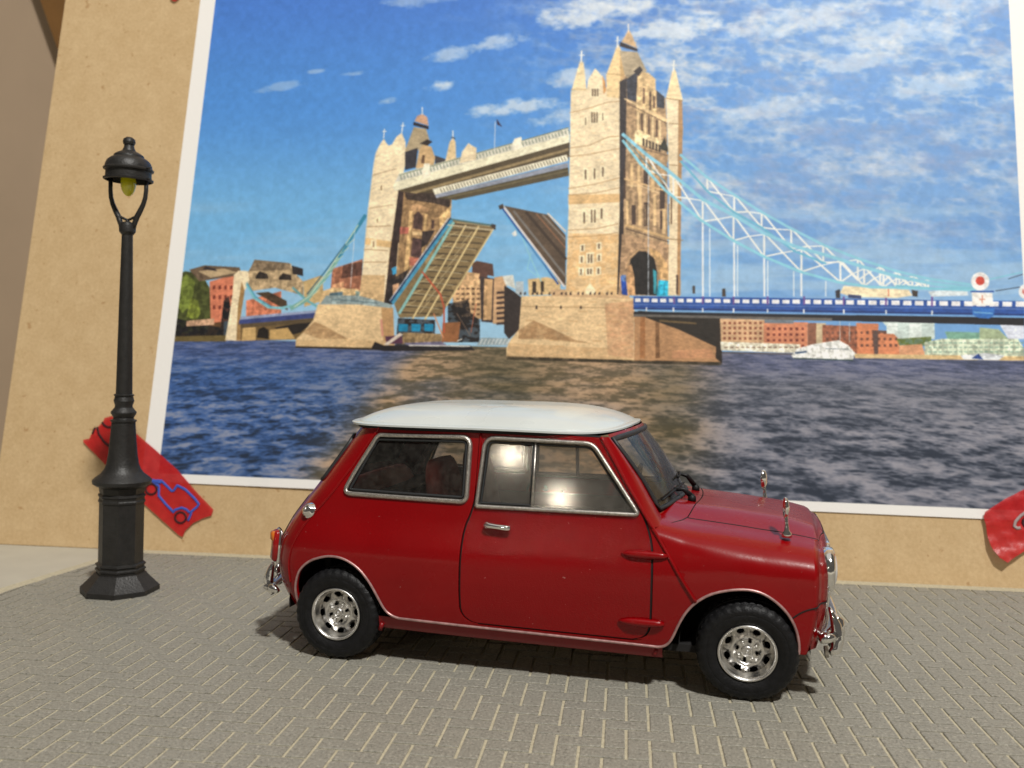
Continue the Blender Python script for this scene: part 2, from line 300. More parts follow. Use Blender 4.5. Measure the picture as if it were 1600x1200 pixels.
# ---------------------------------------------------------------- the print on the board: painted as a flat picture
# each row: 0 filled shape or 1 stroke, red, green, blue, flag or stroke width, then x, y pairs in mm on the print
PRINT_SHAPES = [
[0, 96, 70, 48, 0, 3.3, 50, 2.6, 55.3, 23.2, 56.9, 24, 49.8],
[0, 75, 80, 45, 2, 4.5, 51.9, 3.1, 72.3, 6.9, 74.3, 13, 73.4, 16.7, 68.3, 18.5, 56.8, 17.2, 51.7],
[0, 112, 124, 58, 2, 4.2, 63.5, 4, 70.9, 7.5, 73.3, 11, 70.6, 10.8, 62.4, 7.6, 58.9],
[0, 120, 130, 55, 1, 9.4, 57.8, 10, 64.7, 13, 63.6, 14.5, 59, 12.9, 56.7],
[0, 215, 130, 100, 0, 16.4, 70.6, 26.5, 73.6, 28.3, 57, 18.6, 55.6],
[0, 120, 60, 50, 0, 17.8, 69, 18.7, 69.3, 18.9, 67.9, 17.9, 67.6],
[0, 120, 60, 50, 0, 18.2, 65.5, 19.1, 65.8, 19.3, 64.4, 18.3, 64.2],
[0, 120, 60, 50, 0, 18.6, 61.9, 19.5, 62.1, 19.7, 60.7, 18.8, 60.5],
[0, 120, 60, 50, 0, 19.9, 69.1, 20.8, 69.3, 21, 67.9, 20.1, 67.7],
[0, 120, 60, 50, 0, 20.3, 65.6, 21.2, 65.8, 21.4, 64.4, 20.5, 64.2],
[0, 120, 60, 50, 0, 20.7, 61.9, 21.6, 62.1, 21.8, 60.8, 20.9, 60.5],
[0, 120, 60, 50, 0, 22, 69.1, 22.9, 69.3, 23.1, 67.9, 22.2, 67.7],
[0, 120, 60, 50, 0, 22.4, 65.6, 23.3, 65.9, 23.5, 64.5, 22.6, 64.2],
[0, 120, 60, 50, 0, 22.8, 61.9, 23.8, 62.2, 23.9, 60.8, 23, 60.5],
[0, 120, 60, 50, 0, 24.1, 69.1, 25.1, 69.4, 25.2, 68, 24.3, 67.7],
[0, 120, 60, 50, 0, 24.5, 65.6, 25.4, 65.9, 25.6, 64.5, 24.7, 64.3],
[0, 120, 60, 50, 0, 24.9, 62, 25.9, 62.2, 26, 60.8, 25.1, 60.6],
[0, 110, 92, 75, 0, 8.3, 74.8, 13.8, 76.5, 26.9, 75.9, 27.9, 73.1, 12.6, 70.6],
[0, 190, 165, 130, 0, 11.7, 74.3, 21.1, 75.4, 26.4, 74, 16.7, 72],
[0, 60, 55, 58, 0, 13.3, 75.1, 14.3, 76.2, 17.8, 75.3, 18.8, 74.4],
[0, 205, 125, 95, 2, 30.6, 63.9, 43, 67.5, 43.8, 59.1, 31.2, 58.2],
[0, 185, 160, 125, 2, 30.2, 74.3, 32.1, 78.3, 45.5, 77.5, 46.4, 74.8, 50.5, 71.1, 51, 66.1, 40.6, 68.7, 32.5, 67.4, 30.7, 69.7],
[0, 130, 112, 90, 0, 32, 78.8, 44.8, 77.7, 45.9, 75.2, 30.6, 74.6],
[0, 60, 52, 48, 0, 33.1, 72.7, 34.3, 74.6, 37.2, 73.7, 37.9, 71.9, 33.2, 71.8],
[0, 60, 52, 48, 0, 41.6, 72.4, 42.8, 74, 45.9, 73.4, 46.3, 71.5, 41.7, 71.5],
[0, 55, 50, 50, 0, 45.8, 76.8, 50, 75.7, 50.3, 73, 46.5, 73.8],
[0, 80, 65, 50, 0, 33.8, 66.7, 38.4, 67.2, 45.2, 64.1, 46, 60.7, 41.1, 62.9],
[0, 205, 175, 125, 0, 50.5, 71.1, 57.2, 73.5, 58.5, 64.4, 51.8, 62],
[0, 165, 110, 85, 2, 60.6, 75.8, 71.1, 79.4, 71.2, 64.6, 60.6, 63],
[0, 95, 65, 55, 0, 64.2, 77, 71.1, 78.7, 71.3, 73.7, 64.1, 72.2],
[0, 215, 160, 120, 0, 61.1, 70.1, 65.1, 71.3, 65.7, 64.5, 61.7, 63.5],
[0, 225, 190, 140, 0, 57.9, 67.8, 61.2, 69, 70.4, 68.6, 73.5, 63.7, 56.8, 62.5],
[0, 140, 160, 150, 2, 69.5, 68, 77.3, 66.9, 77.6, 62.9, 70, 62.7],
[0, 95, 120, 130, 0, 60.3, 67.1, 65, 67.7, 65.3, 64, 60.6, 63.7],
[0, 35, 34, 36, 1, 4.2, 50.1, 3.7, 57.7, 7.9, 56.6, 22.3, 54.1, 22.4, 63.8, 24.1, 65.6, 25.7, 59.2, 24.4, 50.1],
[0, 200, 160, 130, 0, 9.6, 56.2, 19.6, 57.3, 19.9, 55, 9.8, 54.3],
[0, 110, 95, 60, 0, 3.7, 50.5, 24.7, 51.4, 25, 49.2, 3.4, 48.7],
[0, 120, 98, 65, 0, 28.3, 57, 57.6, 59.4, 57.9, 50.8, 28.7, 49.5],
[0, 40, 35, 32, 0, 35.9, 50.8, 36.1, 53.7, 37.8, 54.7, 39.8, 53.6, 40.1, 50.4],
[0, 45, 40, 38, 0, 42, 54.5, 56.6, 57.5, 51.3, 52.9, 44.7, 51],
[0, 205, 170, 115, 0, 30.5, 54.3, 35, 54.8, 35.6, 49.9, 30.5, 49.5],
[0, 195, 160, 105, 0, 40.3, 53.6, 46.6, 54.6, 49.7, 50.6, 40.6, 50.2],
[0, 240, 220, 184, 0, 25.1, 73.1, 26.6, 74.7, 30.1, 74.6, 31, 70.8, 29.7, 67.3, 29.2, 57, 30.1, 49.5, 24.5, 49.6, 25, 56.9, 25.4, 66.1],
[0, 165, 130, 85, 0, 29.7, 67.3, 29.2, 57, 30.1, 49.5, 28.6, 49.7, 27.8, 61.6, 28.2, 70.8],
[1, 130, 190, 200, 5, 30.2, 69.7, 33.5, 64.9, 38.9, 61.7, 43.6, 61.4, 47, 62.3],
[1, 70, 150, 180, 2, 30.1, 70.4, 33.9, 65.3, 40.1, 61.8],
[1, 110, 170, 175, 4, 47, 68.8, 52.5, 64.3, 56.6, 62.1],
[1, 125, 175, 165, 8, 47.1, 61.4, 52.5, 64.7, 58.6, 73.1, 62.5, 80],
[1, 60, 135, 165, 7, 62.5, 80, 66.5, 87.5, 70.7, 95.2],
[1, 200, 215, 190, 2, 48.2, 61.9, 53.5, 66.1, 58.9, 74.7, 68.4, 91.7],
[1, 40, 90, 115, 2, 52.3, 66.5, 58, 74.7, 64.4, 84.7],
[1, 205, 215, 185, 1.2, 54.2, 66.1, 56.7, 68.4],
[1, 205, 215, 185, 1.2, 56, 69.1, 58.5, 71.4],
[1, 205, 215, 185, 1.2, 57.8, 72.1, 60.3, 74.5],
[1, 205, 215, 185, 1.2, 59.5, 75.1, 62.1, 77.5],
[1, 205, 215, 185, 1.2, 61.3, 78.2, 63.9, 80.5],
[1, 205, 215, 185, 1.2, 63.1, 81.2, 65.7, 83.5],
[1, 205, 215, 185, 1.2, 64.9, 84.2, 67.5, 86.6],
[1, 215, 220, 225, 1, 67.4, 89.8, 67.6, 69.1],
[0, 150, 160, 190, 0, 29.1, 58.1, 56, 60.9, 56.1, 59.8, 29.2, 57],
[0, 65, 75, 125, 0, 28.8, 57, 56.1, 60, 56.3, 58.2, 28.9, 55.4],
[0, 95, 80, 60, 0, 29.4, 55.4, 55.9, 58, 55.5, 56.6, 29.6, 54],
[0, 100, 72, 62, 0, 109.4, 78.2, 110.9, 79.2, 116.5, 78.1, 117.1, 73.8, 114.9, 74.2, 115, 72, 109.7, 72.8],
[0, 215, 175, 130, 2, 107.4, 75.3, 112.3, 74.7, 111.9, 72.9, 115, 72.4, 115.4, 58.7, 104.4, 59.6, 102.9, 69.6],
[0, 110, 85, 65, 0, 104.4, 69.6, 105.5, 69.6, 105.6, 68.9, 104.5, 68.9],
[0, 110, 85, 65, 0, 106.2, 69.6, 107.3, 69.6, 107.3, 69, 106.2, 69],
[0, 110, 85, 65, 0, 108, 69.7, 109.1, 69.7, 109.1, 69, 108, 69],
[0, 110, 85, 65, 0, 109.7, 69.7, 110.8, 69.7, 110.8, 69, 109.8, 69],
[0, 110, 85, 65, 0, 111.5, 69.7, 112.6, 69.7, 112.6, 69.1, 111.5, 69],
[0, 110, 85, 65, 0, 104.6, 67.8, 105.7, 67.8, 105.7, 67.2, 104.6, 67.1],
[0, 110, 85, 65, 0, 106.3, 67.8, 107.4, 67.9, 107.5, 67.2, 106.4, 67.2],
[0, 110, 85, 65, 0, 108.1, 67.9, 109.2, 67.9, 109.2, 67.2, 108.1, 67.2],
[0, 110, 85, 65, 0, 109.8, 67.9, 110.9, 67.9, 111, 67.2, 109.9, 67.2],
[0, 110, 85, 65, 0, 111.6, 67.9, 112.7, 67.9, 112.7, 67.3, 111.6, 67.2],
[0, 110, 85, 65, 0, 104.7, 66, 105.8, 66, 105.8, 65.4, 104.7, 65.4],
[0, 110, 85, 65, 0, 106.4, 66, 107.5, 66.1, 107.6, 65.4, 106.5, 65.4],
[0, 110, 85, 65, 0, 108.2, 66.1, 109.3, 66.1, 109.3, 65.4, 108.2, 65.4],
[0, 110, 85, 65, 0, 109.9, 66.1, 111, 66.1, 111.1, 65.5, 110, 65.4],
[0, 110, 85, 65, 0, 111.7, 66.1, 112.8, 66.2, 112.8, 65.5, 111.7, 65.5],
[0, 110, 85, 65, 0, 104.8, 64.2, 105.9, 64.3, 105.9, 63.6, 104.8, 63.6],
[0, 110, 85, 65, 0, 106.5, 64.3, 107.6, 64.3, 107.7, 63.6, 106.6, 63.6],
[0, 110, 85, 65, 0, 108.3, 64.3, 109.4, 64.3, 109.4, 63.6, 108.3, 63.6],
[0, 110, 85, 65, 0, 110, 64.3, 111.1, 64.3, 111.2, 63.7, 110.1, 63.7],
[0, 110, 85, 65, 0, 111.8, 64.4, 112.9, 64.4, 112.9, 63.7, 111.8, 63.7],
[0, 110, 85, 65, 0, 104.9, 62.5, 106, 62.5, 106, 61.8, 104.9, 61.8],
[0, 110, 85, 65, 0, 106.6, 62.5, 107.7, 62.5, 107.8, 61.8, 106.7, 61.8],
[0, 110, 85, 65, 0, 108.4, 62.5, 109.5, 62.5, 109.5, 61.9, 108.4, 61.9],
[0, 110, 85, 65, 0, 110.1, 62.5, 111.2, 62.6, 111.3, 61.9, 110.2, 61.9],
[0, 110, 85, 65, 0, 111.9, 62.6, 113, 62.6, 113, 61.9, 111.9, 61.9],
[0, 110, 85, 65, 0, 105, 60.7, 106.1, 60.7, 106.1, 60, 105, 60],
[0, 110, 85, 65, 0, 106.8, 60.7, 107.8, 60.7, 107.9, 60.1, 106.8, 60],
[0, 110, 85, 65, 0, 108.5, 60.7, 109.6, 60.8, 109.6, 60.1, 108.5, 60.1],
[0, 110, 85, 65, 0, 110.2, 60.8, 111.3, 60.8, 111.4, 60.1, 110.3, 60.1],
[0, 110, 85, 65, 0, 112, 60.8, 113.1, 60.8, 113.1, 60.2, 112, 60.1],
[0, 70, 60, 58, 0, 112.3, 73.8, 117.6, 72.9, 118.9, 57.6, 113.7, 58],
[0, 205, 165, 120, 0, 113.9, 72.9, 116.8, 72.7, 117.1, 58.7, 114.3, 58.6],
[0, 205, 165, 125, 0, 117.2, 73.4, 120, 73.9, 121.6, 71, 121.9, 57, 117.6, 57.4],
[0, 75, 60, 55, 0, 118.3, 68.5, 120.9, 68.7, 120.9, 67.8, 118.3, 67.6],
[0, 75, 60, 55, 0, 118.4, 66.7, 121, 67, 121, 66.1, 118.4, 65.8],
[0, 75, 60, 55, 0, 118.5, 64.9, 121.1, 65.2, 121.1, 64.3, 118.5, 64],
[0, 75, 60, 55, 0, 118.6, 63.1, 121.2, 63.4, 121.2, 62.5, 118.6, 62.3],
[0, 75, 60, 55, 0, 118.7, 61.4, 121.3, 61.6, 121.3, 60.8, 118.7, 60.5],
[0, 75, 60, 55, 0, 118.8, 59.6, 121.4, 59.9, 121.4, 59, 118.8, 58.7],
[0, 75, 60, 55, 0, 118.9, 57.8, 121.4, 58.1, 121.5, 57.2, 118.9, 57],
[0, 60, 52, 50, 0, 120.8, 70.7, 123.9, 68.8, 126.8, 66.6, 126.7, 55.6, 123.3, 52.2, 121.6, 54.4],
[0, 225, 225, 215, 0, 120, 73.9, 123.6, 74.4, 124.7, 69.5, 121.2, 71],
[0, 190, 200, 205, 0, 124.6, 72.1, 127.2, 72.2, 127.5, 66.6, 124.8, 68.1],
[0, 42, 38, 38, 1, 101.9, 64, 108.9, 65.6, 110, 60.8, 113.2, 58.6, 113.6, 50.9, 102.8, 50.7],
[0, 150, 100, 65, 0, 100.6, 57.3, 106.7, 57.8, 106.3, 50.8, 100.6, 50.6],
[0, 150, 165, 170, 0, 114, 52.5, 123.2, 52.5, 123.4, 50.1, 112.6, 49.8],
[1, 230, 230, 225, 1.3, 113.7, 50.3, 114.4, 52],
[1, 230, 230, 225, 1.3, 115, 50.3, 115.7, 52.1],
[1, 230, 230, 225, 1.3, 116.3, 50.3, 117, 52.1],
[1, 230, 230, 225, 1.3, 117.6, 50.4, 118.3, 52.1],
[1, 230, 230, 225, 1.3, 118.8, 50.4, 119.6, 52.2],
[1, 230, 230, 225, 1.3, 120.1, 50.4, 120.9, 52.2],
[1, 230, 230, 225, 1.3, 121.4, 50.5, 122.2, 52.2],
[1, 230, 230, 225, 1.3, 122.7, 50.5, 123.5, 52.2],
[0, 222, 190, 140, 0, 128.7, 72.9, 135.1, 73.8, 139.5, 72.3, 139.9, 67.9, 129.2, 67.3],
[0, 70, 60, 50, 0, 130.2, 72.2, 131.5, 72.2, 131.7, 68.2, 130.4, 68.2],
[0, 70, 60, 50, 0, 133, 72.2, 134.1, 72.3, 134.3, 68.7, 133.2, 68.7],
[1, 150, 205, 215, 1.5, 125, 90.2, 128.9, 81.1, 133.2, 72.2],
[1, 150, 205, 215, 1.2, 129.3, 82.3, 128.3, 76.6, 133.2, 73.1],
[0, 240, 220, 184, 0, 72.1, 114, 72.5, 118.3, 73.8, 121.6, 75.1, 123.8, 76.1, 122.1, 77.1, 121.1, 78.2, 121.6, 79.6, 124.5, 81.4, 125.9, 83, 122.5, 83.8, 115.8, 82.1, 104, 80.7, 80.7, 80.2, 63.4, 70.8, 63.2, 71.3, 73.7, 71.4, 96.9],
[0, 214, 180, 134, 0, 70.8, 63.2, 71.3, 73.7, 79.4, 73.8, 79.8, 63.4],
[0, 225, 188, 135, 0, 71.3, 87.1, 81.9, 85.7, 81.6, 83.4, 71.3, 84.7],
[1, 150, 115, 80, 1, 72.2, 110.1, 80.6, 112.5],
[1, 165, 130, 90, 1, 71.8, 97.8, 80.2, 99.2],
[1, 165, 130, 90, 1.3, 71.5, 91, 80.3, 91.5],
[1, 165, 130, 90, 1.3, 71.2, 82.9, 79.7, 82.5],
[1, 165, 130, 90, 1.3, 70.9, 78.3, 79.5, 78.4],
[0, 245, 225, 185, 0, 74.8, 106.6, 76.2, 106.6, 76.4, 104.2, 75, 104.2],
[0, 140, 110, 85, 0, 75.3, 106.2, 75.8, 106.2, 75.9, 104.6, 75.4, 104.6],
[0, 245, 225, 185, 0, 74.1, 94.4, 76.1, 94.4, 76.3, 92.3, 74.2, 92.3],
[0, 140, 110, 85, 0, 74.9, 94.1, 75.3, 94.1, 75.4, 92.7, 75, 92.7],
[0, 245, 225, 185, 0, 73.3, 86.4, 75.4, 86.4, 75.6, 83.2, 73.6, 83.1],
[0, 140, 110, 85, 0, 74.2, 85.8, 74.6, 85.8, 74.8, 83.7, 74.3, 83.7],
[1, 238, 238, 232, 2, 75, 127.4, 75, 124],
[1, 238, 238, 232, 2, 81.6, 129.8, 81.4, 125.9],
[1, 238, 238, 232, 1.4, 74.4, 126.5, 75.8, 126.5],
[1, 238, 238, 232, 1.4, 80.7, 128.6, 82.4, 128.6],
[0, 160, 128, 92, 2, 82, 104.9, 100.9, 101.2, 101, 92.3, 98.4, 84.3, 88.1, 71.6, 82.5, 63.4, 80.2, 63.4, 80.3, 80.7],
[0, 62, 50, 48, 0, 81.9, 106.3, 83.8, 105.8, 83.7, 94.6, 82.9, 63.4, 79.8, 63.4, 80.8, 85.3],
[0, 70, 58, 52, 0, 83.4, 105.1, 94.8, 104, 100.4, 101.6, 100.6, 98.1, 95.1, 99.7, 85.1, 101.1],
[0, 190, 150, 110, 0, 86.1, 98.8, 88.3, 99.7, 93.5, 97.9, 92.6, 96.5, 87.4, 96.9],
[0, 225, 185, 130, 0, 86.3, 96.9, 87.4, 96.9, 87.5, 80.7, 87.2, 71.6, 85.9, 71.6],
[0, 225, 185, 130, 0, 91.8, 96, 92.7, 95.8, 92.3, 82.6, 91.4, 81.9],
[0, 225, 185, 130, 0, 96.8, 94.6, 101, 99.3, 100.7, 93.5, 97.6, 90],
[0, 85, 65, 60, 0, 87.9, 90.6, 88, 95.5, 89.4, 96.9, 91.2, 95.1, 91.3, 90],
[0, 225, 190, 140, 0, 87.7, 89.5, 92.3, 89.1, 92.3, 88.1, 87.8, 88.3],
[0, 90, 68, 66, 0, 87.9, 80.7, 88.1, 87.2, 91.5, 86.7, 91.6, 79.6],
[0, 95, 72, 66, 0, 94.4, 90.5, 94.4, 93.7, 95.3, 93.7, 95.3, 90.5],
[0, 180, 105, 90, 0, 83.5, 91.1, 86.7, 90.9, 86.4, 88.6, 83.5, 88.5],
[0, 180, 110, 90, 0, 87.5, 80.3, 91.1, 79.9, 89.5, 77.1, 87.7, 77.3],
[0, 60, 50, 48, 0, 91.3, 89.5, 95.8, 90, 93.4, 84.9, 91.3, 83.5],
[1, 235, 205, 160, 1.3, 83.3, 85.3, 83.3, 76.1],
[0, 60, 140, 180, 0, 81.5, 76.1, 83.2, 77, 83.4, 74.3, 82.1, 73.8],
[0, 50, 45, 45, 1, 80.5, 71.5, 87.8, 76.2, 84.9, 66.6, 80.7, 62.9],
[0, 205, 160, 125, 0, 82.4, 70.2, 84.6, 71.1, 84.4, 68.2, 82.7, 66.6],
[0, 178, 160, 130, 0, 83.2, 119.7, 85.6, 128.1, 90.1, 127.3, 91.8, 122.5, 88.1, 119.4, 83.3, 118.2],
[0, 62, 60, 66, 0, 83.1, 118.7, 87.6, 120.3, 87.4, 112.9, 83.6, 112],
[0, 70, 66, 68, 0, 93.9, 117.4, 97.7, 116, 97.8, 114.3, 94.2, 113.9],
[0, 210, 175, 130, 0, 87.4, 112.5, 88.1, 119.4, 89.5, 121.5, 92.4, 120.6, 94, 116.7, 93.8, 112.9],
[0, 110, 85, 65, 0, 89.1, 114.6, 89.4, 117.5, 90.3, 117.5, 90.3, 114.4],
[0, 60, 52, 50, 0, 88.1, 121.8, 90.8, 123.4, 92.7, 122.5, 91, 121],
[0, 52, 46, 50, 0, 85.3, 130, 90.9, 128.3, 91, 127.1, 85.3, 128.8],
[0, 200, 158, 130, 0, 85.7, 130.3, 86.5, 132.2, 88.3, 133.1, 90.2, 131.7, 90.9, 128.5],
[1, 238, 238, 232, 1.8, 88.1, 135.6, 88.3, 132.7],
[0, 232, 205, 160, 0, 97.7, 115, 98.8, 122.4, 99.9, 123.9, 100.9, 122.4, 101.6, 115.3],
[1, 238, 238, 232, 2, 99.7, 126.5, 99.9, 123.4],
[1, 72, 62, 55, 2, 99.4, 124.1, 100.6, 123.6],
[0, 135, 115, 82, 0, 83.1, 64.3, 101.3, 94.2, 116.1, 92, 115.8, 89.7, 101.9, 64, 100, 59.5, 85.5, 58.8],
[1, 70, 60, 48, 2.2, 84.9, 60.8, 99.1, 60.3],
[1, 70, 60, 48, 2.2, 86, 62.8, 100.2, 62.4],
[1, 215, 200, 160, 1, 87.3, 63.3, 98.9, 62.2],
[1, 70, 60, 48, 2.2, 87.2, 64.9, 101.3, 64.5],
[1, 70, 60, 48, 2.2, 88.3, 67, 102.3, 66.6],
[1, 215, 200, 160, 1, 89.6, 67.5, 101.2, 66.3],
[1, 70, 60, 48, 2.2, 89.4, 69.1, 103.4, 68.6],
[1, 70, 60, 48, 2.2, 90.5, 71.2, 104.5, 70.7],
[1, 215, 200, 160, 1, 91.8, 71.7, 103.4, 70.5],
[1, 70, 60, 48, 2.2, 91.7, 73.3, 105.6, 72.8],
[1, 70, 60, 48, 2.2, 92.8, 75.4, 106.7, 74.9],
[1, 215, 200, 160, 1, 94.1, 75.9, 105.7, 74.7],
[1, 70, 60, 48, 2.2, 93.9, 77.5, 107.8, 77],
[1, 70, 60, 48, 2.2, 95.1, 79.6, 108.9, 79.1],
[1, 215, 200, 160, 1, 96.4, 80.1, 108, 78.9],
[1, 70, 60, 48, 2.2, 96.2, 81.7, 110, 81.2],
[1, 70, 60, 48, 2.2, 97.3, 83.9, 111.1, 83.3],
[1, 215, 200, 160, 1, 98.6, 84.3, 110.3, 83.1],
[1, 70, 60, 48, 2.2, 98.5, 86, 112.2, 85.4],
[1, 70, 60, 48, 2.2, 99.6, 88.1, 113.3, 87.5],
[1, 215, 200, 160, 1, 100.9, 88.6, 112.5, 87.3],
[1, 70, 60, 48, 2.2, 100.8, 90.2, 114.4, 89.6],
[1, 70, 60, 48, 2.2, 101.9, 92.3, 115.5, 91.7],
[1, 215, 200, 160, 1, 103.2, 92.8, 114.8, 91.5],
[1, 205, 185, 140, 1.1, 86.6, 62.6, 90.8, 64.9],
[1, 205, 185, 140, 1.1, 92.3, 60.4, 95.7, 65],
[1, 205, 185, 140, 1.1, 88.7, 66.7, 93, 69],
[1, 205, 185, 140, 1.1, 94.4, 64.5, 97.9, 69.1],
[1, 205, 185, 140, 1.1, 90.9, 70.8, 95.1, 73.1],
[1, 205, 185, 140, 1.1, 96.6, 68.6, 100, 73.1],
[1, 205, 185, 140, 1.1, 93, 74.9, 97.3, 77.2],
[1, 205, 185, 140, 1.1, 98.7, 72.7, 102.2, 77.2],
[1, 205, 185, 140, 1.1, 95.2, 79, 99.5, 81.3],
[1, 205, 185, 140, 1.1, 100.9, 76.8, 104.4, 81.4],
[1, 205, 185, 140, 1.1, 97.4, 83.1, 101.7, 85.4],
[1, 205, 185, 140, 1.1, 103.1, 80.9, 106.6, 85.5],
[1, 205, 185, 140, 1.1, 99.5, 87.3, 103.9, 89.6],
[1, 205, 185, 140, 1.1, 105.3, 85, 108.7, 89.6],
[1, 222, 198, 145, 3, 90.2, 58.6, 106.4, 91.9],
[1, 222, 198, 145, 3.2, 94.4, 58.3, 110.9, 91.5],
[1, 222, 198, 145, 2.6, 101.5, 63.3, 116, 90.6],
[1, 140, 190, 185, 5, 85.4, 60.3, 102.1, 92.8],
[1, 75, 150, 185, 6, 82.9, 63.9, 101.4, 93.7],
[1, 40, 70, 110, 3, 82, 64.3, 100.9, 94.4],
[1, 215, 215, 220, 1.6, 81.7, 64.7, 100.2, 94.4],
[1, 90, 120, 120, 3, 101.1, 94, 116.1, 91.7],
[1, 205, 190, 160, 2, 100.1, 91.9, 115.8, 90.1],
[0, 72, 62, 55, 0, 115.2, 92.4, 116.8, 92, 116.7, 90.1, 115.3, 91],
[0, 45, 40, 40, 1, 85.1, 58.7, 97.9, 58.3, 98.5, 49.5, 84.9, 49.2],
[0, 35, 135, 175, 0, 85.4, 56.7, 88.8, 56.6, 88.7, 54.1, 85.6, 54.1],
[0, 35, 135, 175, 0, 89.9, 56.8, 93.2, 56.7, 93.1, 54.2, 90.1, 54.2],
[0, 35, 135, 175, 0, 94.3, 56.9, 97.6, 56.8, 97.5, 54.3, 94.5, 54.3],
[0, 150, 125, 90, 2, 87.2, 53.7, 100.4, 53.5, 100.7, 50, 87.1, 49.7],
[1, 190, 90, 65, 3, 92.3, 75.1, 99.1, 67.3, 100.7, 62.8, 101.3, 54],
[1, 215, 140, 95, 2, 97.3, 60.5, 100.4, 53.9, 101.2, 52.2],
[1, 200, 95, 70, 2, 79.2, 59.8, 80.3, 56.9, 79.9, 51.3],
[1, 190, 100, 70, 1.2, 111.6, 64.1, 110.4, 54.2],
[1, 150, 120, 100, 1, 105.2, 60.7, 110.3, 53.1],
[0, 96, 80, 66, 0, 119.3, 98.9, 134.4, 95.7, 140.7, 88.5, 141.4, 71, 139.7, 71.4, 121.2, 96.6],
[1, 125, 120, 115, 4, 122.7, 97, 141.3, 74.1],
[1, 70, 58, 50, 5, 126.9, 96.6, 141.1, 80.1],
[1, 165, 115, 85, 1.5, 130.4, 96.1, 140.9, 84],
[1, 140, 130, 120, 3, 132.6, 95.7, 140.8, 86.9],
[1, 225, 215, 210, 3.5, 118.6, 99.1, 141, 70.6],
[1, 50, 85, 150, 3, 118, 98.9, 138.9, 71.4],
[1, 100, 170, 210, 1.6, 119.9, 95.2, 131.5, 81.2, 136.1, 74.5],
[1, 230, 215, 200, 2.5, 134.3, 96.2, 140.7, 89.8],
[0, 72, 62, 55, 0, 117.3, 98.9, 118.8, 99.6, 119.3, 98, 117.8, 97.5],
[0, 238, 238, 232, 0, 122.4, 89, 123.7, 90.2, 124.2, 88.4, 123.2, 87.9],
[0, 88, 76, 58, 0, 81.2, 104.4, 140.7, 122.1, 140.9, 116.5, 94.4, 103.5, 85.8, 103.5],
[0, 150, 130, 95, 0, 85.8, 103.7, 140.4, 119.8, 140.4, 118.8, 88.1, 103.3],
[0, 215, 210, 195, 0, 80.1, 106.8, 81.6, 110.6, 140.1, 127.3, 140.6, 124.2],
[1, 110, 125, 105, 1.4, 82.1, 109.9, 82.7, 108.4],
[1, 110, 125, 105, 1.4, 83.3, 110.2, 83.8, 108.8],
[1, 110, 125, 105, 1.4, 84.4, 110.5, 85, 109.1],
[1, 110, 125, 105, 1.4, 85.6, 110.9, 86.1, 109.4],
[1, 110, 125, 105, 1.4, 86.7, 111.2, 87.3, 109.8],
[1, 110, 125, 105, 1.4, 87.9, 111.5, 88.4, 110.1],
[1, 110, 125, 105, 1.4, 89, 111.9, 89.6, 110.4],
[1, 110, 125, 105, 1.4, 90.2, 112.2, 90.7, 110.8],
[1, 110, 125, 105, 1.4, 91.3, 112.5, 91.9, 111.1],
[1, 110, 125, 105, 1.4, 92.5, 112.9, 93, 111.4],
[1, 110, 125, 105, 1.4, 93.6, 113.2, 94.2, 111.8],
[1, 110, 125, 105, 1.4, 94.8, 113.5, 95.3, 112.1],
[1, 110, 125, 105, 1.4, 95.9, 113.9, 96.5, 112.4],
[1, 110, 125, 105, 1.4, 97.1, 114.2, 97.6, 112.8],
[1, 110, 125, 105, 1.4, 98.2, 114.5, 98.8, 113.1],
[1, 110, 125, 105, 1.4, 99.3, 114.8, 99.9, 113.4],
[1, 110, 125, 105, 1.4, 100.5, 115.2, 101, 113.7],
[1, 110, 125, 105, 1.4, 101.6, 115.5, 102.2, 114.1],
[1, 110, 125, 105, 1.4, 102.8, 115.8, 103.3, 114.4],
[1, 110, 125, 105, 1.4, 103.9, 116.2, 104.5, 114.7],
[1, 110, 125, 105, 1.4, 105.1, 116.5, 105.6, 115.1],
[1, 110, 125, 105, 1.4, 106.2, 116.8, 106.7, 115.4],
[1, 110, 125, 105, 1.4, 107.3, 117.1, 107.9, 115.7],
[1, 110, 125, 105, 1.4, 108.5, 117.5, 109, 116.1],
[1, 110, 125, 105, 1.4, 109.6, 117.8, 110.1, 116.4],
[1, 110, 125, 105, 1.4, 110.7, 118.1, 111.3, 116.7],
[1, 110, 125, 105, 1.4, 111.9, 118.5, 112.4, 117],
[1, 110, 125, 105, 1.4, 113, 118.8, 113.5, 117.4],
[1, 110, 125, 105, 1.4, 114.2, 119.1, 114.7, 117.7],
[1, 110, 125, 105, 1.4, 115.3, 119.4, 115.8, 118],
[1, 110, 125, 105, 1.4, 116.4, 119.8, 116.9, 118.3],
[1, 110, 125, 105, 1.4, 117.6, 120.1, 118.1, 118.7],
[1, 110, 125, 105, 1.4, 118.7, 120.4, 119.2, 119],
[1, 110, 125, 105, 1.4, 119.8, 120.8, 120.3, 119.3],
[1, 110, 125, 105, 1.4, 121, 121.1, 121.5, 119.7],
[1, 110, 125, 105, 1.4, 122.1, 121.4, 122.6, 120],
[1, 110, 125, 105, 1.4, 123.2, 121.7, 123.7, 120.3],
[1, 110, 125, 105, 1.4, 124.3, 122.1, 124.9, 120.6],
[1, 110, 125, 105, 1.4, 125.5, 122.4, 126, 121],
[1, 110, 125, 105, 1.4, 126.6, 122.7, 127.1, 121.3],
[1, 110, 125, 105, 1.4, 127.7, 123, 128.2, 121.6],
[1, 110, 125, 105, 1.4, 128.9, 123.4, 129.4, 121.9],
[1, 110, 125, 105, 1.4, 130, 123.7, 130.5, 122.3],
